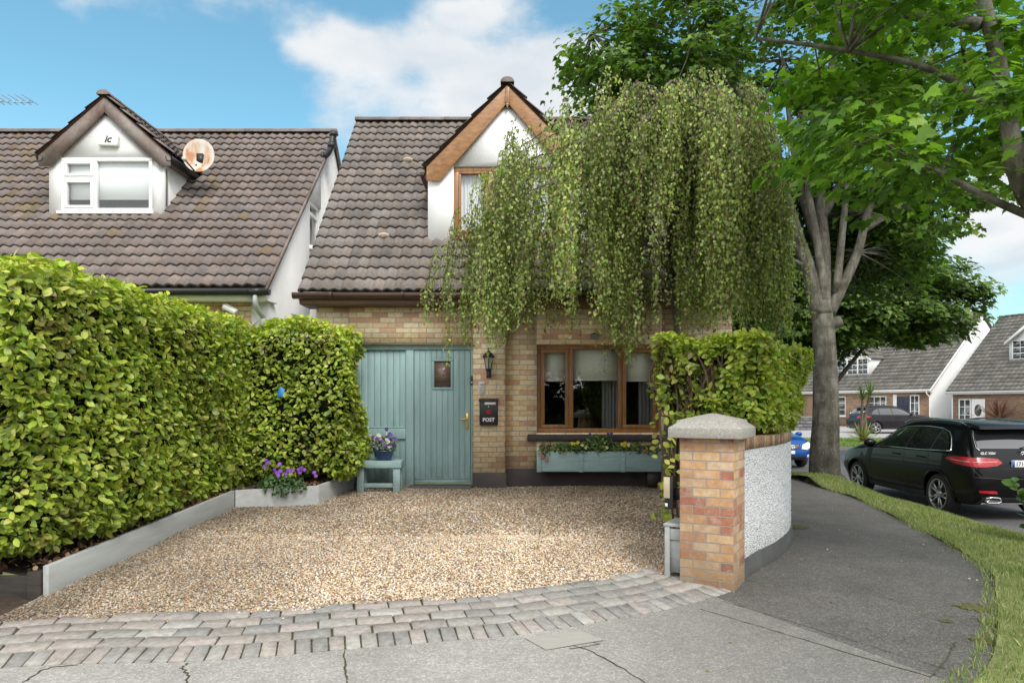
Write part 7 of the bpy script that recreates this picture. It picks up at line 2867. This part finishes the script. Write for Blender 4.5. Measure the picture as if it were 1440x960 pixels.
def far_house(label, loc, rz, wid, dep, ez, rz_, items, dormer_at=None, bricks=True, alarm=False):
    """local axes: facade along +x at y=0 facing -y"""
    t = thing('house', label, 'house', loc, 'houses across the road')
    t.rotation_euler = (0, 0, rz)
    P = lambda o: local(o, t)
    half = dep / 2
    P(MB().box(.1, wid - .1, 0, .3, -.8, ez - .12).build('front_wall', M_brick3, None, uv=True))
    for x0 in (0, wid - .25):
        P(MB().prism([(.02, -.8), (dep, -.8), (dep, ez - .1), (half, rz_ - .15), (.02, ez - .1)], lambda u, w_, d: (d, u, w_), x0 - .002 if x0 == 0 else x0 + .002, x0 + .25).build('gable_wall', M_farwhite, None))
    sl_ = Vector((0, half + .35, rz_ - ez))
    P(tiles('roof', (-.15, -.35, ez), (1, 0, 0), sl_, wid + .3, sl_.length, 21, .30, M_tile3, None, amp=.035, sub=4, shade=.22))
    nn = Vector((0, -sl_.z, sl_.y)).normalized()
    a = Vector((-.14, -.34, ez)) - nn * .01
    b_ = a + Vector((wid + .28, 0, 0))
    P(MB().add([a, b_, b_ + sl_, a + sl_], [(0, 1, 2, 3)]).add([a + sl_, b_ + sl_, (b_.x, dep + .35, ez), (a.x, dep + .35, ez)], [(0, 1, 2, 3)]).build('roof_deck', M_tile3, None, attr=True))
    P(ridge_tiles('ridge', (-.15, half, rz_ + .01), (wid + .15, half, rz_ + .01), .13, M_tile3, None))
    mb = MB()
    mb.box(-.15, wid + .15, -.33, -.29, ez - .2, ez - .01)
    mb.box(-.15, wid + .15, -.29, .02, ez - .2, ez - .17)
    P(mb.build('fascia', M_whitewood, None))
    g_ = [(a_ * 1.2, b2 * 1.2) for a_, b2 in gp]
    mb = MB().prism(g_, lambda u, w_, d: (d, -.40 + u, ez - .06 + w_), -.2, wid + .2)
    mb.tube(smooth_path([(wid - .05, -.4, ez - .1), (wid - .05, -.38, ez - .3), (wid - .05, -.08, ez - .55), (wid - .05, -.08, ez - .8), (wid - .05, -.08, -.5)], 4), .045, 8)
    P(mb.build('gutter', M_whitewood, None))
    for x0, s_ in ((-.17, 1), (wid + .15, 1)):
        P(MB().prism([(-.35, ez - .02), (half, rz_ + .02), (half, rz_ - .22), (-.35, ez - .26)], lambda u, w_, d: (d, u, w_), x0, x0 + .03).build('barge_board', M_whitewood, None))
    for it in items:
        k, x0, x1, z0, z1 = it[:5]
        if k == 'w':
            f = MB()
            fw = .07
            y0, y1 = -.03, -.002
            f.box(x0, x1, y0, y1, z1 - fw, z1)
            f.box(x0, x1, y0, y1, z0, z0 + fw)
            f.box(x0, x0 + fw, y0, y1, z0 + fw, z1 - fw)
            f.box(x1 - fw, x1, y0, y1, z0 + fw, z1 - fw)
            nx_, nz_ = it[5], it[6]
            for i in range(1, nx_):
                x = x0 + (x1 - x0) * i / nx_
                f.box(x - .025, x + .025, y0 + .004, y1, z0 + fw, z1 - fw)
            for i in range(1, nz_):
                z = z0 + (z1 - z0) * i / nz_
                f.box(x0 + fw, x1 - fw, y0 + .007, y1, z - .02, z + .02)
            f.box(x0 - .06, x1 + .06, -.1, -.002, z0 - .06, z0 - .002)
            w_ = P(f.build('window', M_whitewood, None))
            g = MB().box(x0 + .03, x1 - .03, -.012, -.004, z0 + .03, z1 - .03).build('pane', M_carglass, None)
            local(g, w_)
        elif k == 'd':
            d = P(MB().box(x0, x1, -.05, -.002, z0, z1).build('door', it[5], None, bevel=.01))
            mb = MB()
            for (a, b2, c, e) in it[6]:
                mb.box(x0 + (x1 - x0) * a, x0 + (x1 - x0) * b2, -.062, -.051, z0 + (z1 - z0) * c, z0 + (z1 - z0) * e)
            if it[6]:
                local(mb.build('door_panels', it[7], None, bevel=.006), d)
            local(MB().lathe([(.001, .03), (.03, .03), (.03, 0)], 10, Matrix.Translation((x0 + .1, -.065, (z0 + z1) / 2)) @ Matrix.Rotation(R(90), 4, 'X')).build('door_knob', M_brass, None), d)
        elif k == 'p':
            P(MB().box(x0, x1, -.02 - it[6], -.002, z0, z1).build(it[7], it[5], None, bevel=.005))
        elif k == 'o':
            cx, cz = (x0 + x1) / 2, (z0 + z1) / 2
            P(MB().prism([((x1 - x0) / 2 * math.cos(R(20 * q)), (z1 - z0) / 2 * math.sin(R(20 * q))) for q in range(18)], lambda u, w_, d: (cx + u, d, cz + w_), -.07, -.055).build('oval_pane', M_carglass, None))
    if dormer_at:
        dx, dwid, dz0, dzw, dap = dormer_at
        yf_ = (dz0 - ez) / (rz_ - ez) * (half + .35) - .35
        cx = dx + dwid / 2
        D = MB()
        D.prism([(dx, dz0 - .15), (dx + dwid, dz0 - .15), (dx + dwid, dzw), (cx, dap - .1), (dx, dzw)], lambda u, w_, d: (u, d, w_), yf_, yf_ + 2.6)
        dm = P(D.build('dormer', M_farwhite, None))
        tn = (dap - dzw) / (dwid / 2)
        for sgn in (-1, 1):
            e = Vector((cx + sgn * (dwid / 2 + .15), yf_ - .2, dap - (dwid / 2 + .15) * tn + .04))
            ap_ = Vector((cx, yf_ - .2, dap + .04))
            if sgn < 0:
                o = tiles('dormer_roof', (e.x, yf_ + 2.6, e.z), (0, -1, 0), ap_ - e, 2.8, (ap_ - e).length, 5, .3, M_tile3, None, amp=.03, sub=4)
            else:
                o = tiles('dormer_roof', (e.x, yf_ - .2, e.z), (0, 1, 0), ap_ - e, 2.8, (ap_ - e).length, 5, .3, M_tile3, None, amp=.03, sub=4)
            local(o, dm)
        bb = MB()
        for sgn in (-1, 1):
            e = dwid / 2 + .17
            bb.prism([(cx, dap + .03), (cx + sgn * e, dap + .03 - e * tn), (cx + sgn * e, dap - .17 - e * tn), (cx, dap - .2)], lambda u, w_, d: (u, d, w_), yf_ - .24 + (.002 if sgn > 0 else 0), yf_ - .2)
        local(bb.build('barge_board', M_whitewood, None), dm)
        f = MB()
        x0, x1, z0, z1 = dx + .2, dx + dwid - .2, dz0 + .12, dzw - .05
        f.box(x0, x1, yf_ - .05, yf_ - .002, z0, z1)
        w_ = P(f.build('window', M_whitewood, None, bevel=.006))
        g = MB()
        for c0, c1 in ((0, .33), (.33, .67), (.67, 1)):
            for r0, r1 in ((0, .3), (.3, .62), (.62, 1)):
                for h0, h1 in ((0, .5), (.5, 1)):
                    xa, xb = x0 + (x1 - x0) * (c0 + (c1 - c0) * h0), x0 + (x1 - x0) * (c0 + (c1 - c0) * h1)
                    g.box(xa + (.07 if h0 == 0 else .018), xb - (.07 if h1 == 1 else .018), yf_ - .058, yf_ - .0505, z0 + (z1 - z0) * r0 + .03, z0 + (z1 - z0) * r1 - .03)
        local(g.build('pane', M_carglass, None), w_)
        if alarm:
            aw = Matrix.Translation(Vector(loc)) @ Matrix.Rotation(rz, 4, 'Z')
            q = aw @ Vector((cx, yf_ - .06, dzw + .45))
            ab = thing('alarm_box', 'dark alarm box on the far right dormer gable', 'alarm box', q)
            ab.rotation_euler = (0, 0, rz)
            local(MB().box(-.16, .16, -.03, .055, -.12, .12).build('bell_box', M_blackp, None, bevel=.02), ab)
            local(MB().box(-.12, .12, -.034, -.031, -.06, .02).build('box_panel', pm('red_panel', (.16, .03, .03), .5), None), ab)
    return t


al_ = R(66)
rzf = -al_            # facade turned to face left and towards us
dirx = Vector((math.cos(rzf), math.sin(rzf), 0))
c1 = Vector((28.3, 48.0, 0))         # right front corner of the first house
W1 = 13.5
zfl = -.05
hl1 = c1 - dirx * W1
M_grid = None
items1 = [
    ('d', W1 - 2.55, W1 - 1.6, -.1, 2.05, M_navy, [(.12, .46, .1, .42), (.54, .88, .1, .42), (.12, .46, .5, .92), (.54, .88, .5, .92)], M_navy),
    ('p', W1 - 2.85, W1 - 2.56, -.1, 2.2, M_farwhite, .03, 'door_surround'),
    ('w', W1 - 1.55, W1 - .85, -.1, 2.15, 2, 4),
    ('w', W1 - 4.9, W1 - 3.4, .6, 2.1, 3, 3),
    ('w', W1 - 8.2, W1 - 6.9, .6, 2.1, 2, 3),
    ('p', W1 - 10.6, W1 - 8.4, -.1, 2.15, pm('tan_boarding', (.25, .15, .09), .7, .15, 4, .1, 30, stretch=(8, 1, 1)), .02, 'garage_door'),
    ('w', W1 - 12.4, W1 - 11.2, .2, 2.1, 2, 3),
]
far_house('far tiled house with navy front door and broad white gable', hl1, rzf, W1, 10.5, 2.53, 7.95, items1, dormer_at=(W1 - 8.6, 3.2, 3.7, 5.0, 6.3))
c2 = c1 + dirx * 1.3 + Vector((.1, .0, 0))
W2 = 13.0
items2 = [
    ('d', 1.35, 2.2, -.2, 1.85, M_farwhite, [(.2, .8, .06, .3)], M_farwhite),
    ('o', 1.55, 2.0, .75, 1.5),
    ('w', .5, 1.3, -.2, 1.85, 2, 4),
    ('w', 5.2, 6.6, .5, 1.8, 3, 3),
    ('d', 8.2, 10.4, -.2, 1.85, M_farwhite, [(.05, .48, .06, .95), (.52, .95, .06, .95)], M_farwhite),
]
far_house('far house at the right edge with grey tiled roof and white dormer', c2, rzf, W2, 10.5, 2.35, 7.5, items2, dormer_at=(2.6, 3.4, 4.25, 5.55, 6.9), alarm=True)
c0 = hl1 - dirx * 1.6 + Vector((0, 0, .1))
far_house('far pale house mostly hidden behind the forked maple trunk', c0 - dirx * 12, rzf, 12, 10.5, 2.7, 8.0, [('w', 8, 9.5, .6, 2.1, 3, 3), ('w', 4, 5.5, .6, 2.1, 3, 3), ('d', 10.2, 11.1, -.1, 2.05, M_navy, [(.15, .85, .1, .9)], M_navy)])
lw = thing('garden_wall', 'low dark grey block wall across the road behind the forked maple', 'wall', (19.5, 47, -.2))
mb = MB()
for r_ in range(4):
    x = 17.2 - .22 * (r_ % 2)
    while x < 21.2:
        k = random.uniform(.8, 1.2)
        mb.box(x + .006, x + .434, 46.9, 47.1, -.25 + r_ * .22, -.04 + r_ * .22, col=(.15 * k, .15 * k, .155 * k))
        x += .44
mb.build('blocks', attr_mat('grey_block', .9, .3, 40), lw, attr=True)
MB().box(17.0, 21.5, 46.86, 47.14, .632, .70).build('coping', M_kerb, lw, bevel=.01)


def cordyline(label, base, h, n, ll, cols, stems):
    t = thing('palm', label, 'palm', base, 'cabbage palms across the road')
    b0 = Vector(base)
    mb = MB()
    heads = []
    for dx, hh in stems:
        p = smooth_path([b0, b0 + Vector((dx * .4, 0, hh * .5)), b0 + Vector((dx, 0, hh))], 5)
        mb.tube(p, list(np.linspace(.09, .06, len(p))), 8)
        heads.append(p[-1])
    mb.build('trunk', M_bark2, t)
    P_, N_, T_ = [], [], []
    for hd in heads:
        k = n // len(heads)
        d = rnd_unit(k)
        d[:, 2] = np.abs(d[:, 2]) * 1.1 - .25
        P_.append(np.array(hd[:]) + d * .06)
        T_.append(d)
        N_.append(np.array([0, 0, 1.]) + rng.normal(0, .3, (k, 3)))
    p, nr, tp = map(np.concatenate, (P_, N_, T_))
    m_ = len(p)
    rot = frames(-np.cross(np.cross(tp, np.array([0, 0, 1.])), tp) + rng.normal(0, .1, (m_, 3)), tp)
    scatter('crown', T_blade(), p, rot, rng.uniform(.75, 1.1, m_) * ll, pick(cols, m_), M_grass, t, aspect=np.tile(np.array([.55, 1, -.9]), (m_, 1)))
    return t


cordyline('red leaved cabbage palm in front of the far right house', (29.2, 42.6, -.3), 2, 150, 1.35, [(.12, .045, .05), (.17, .07, .07), (.2, .13, .08)], [(0, .95)])
cordyline('green cabbage palm with two slim stems on the far lawn', (16.9, 34.4, -.3), 2.5, 120, .75, [(.06, .12, .03), (.1, .17, .04), (.14, .15, .05)], [(.05, 2.1), (.42, 2.3)])
cordyline('low spiky yellow green palm at the foot of the slim stemmed palm', (16.9, 34.2, -.3), .3, 110, .95, [(.25, .27, .1), (.17, .22, .06), (.33, .3, .15)], [(.0, .16)])
# sapling leaves on the slim palm read as a small broadleaf crown
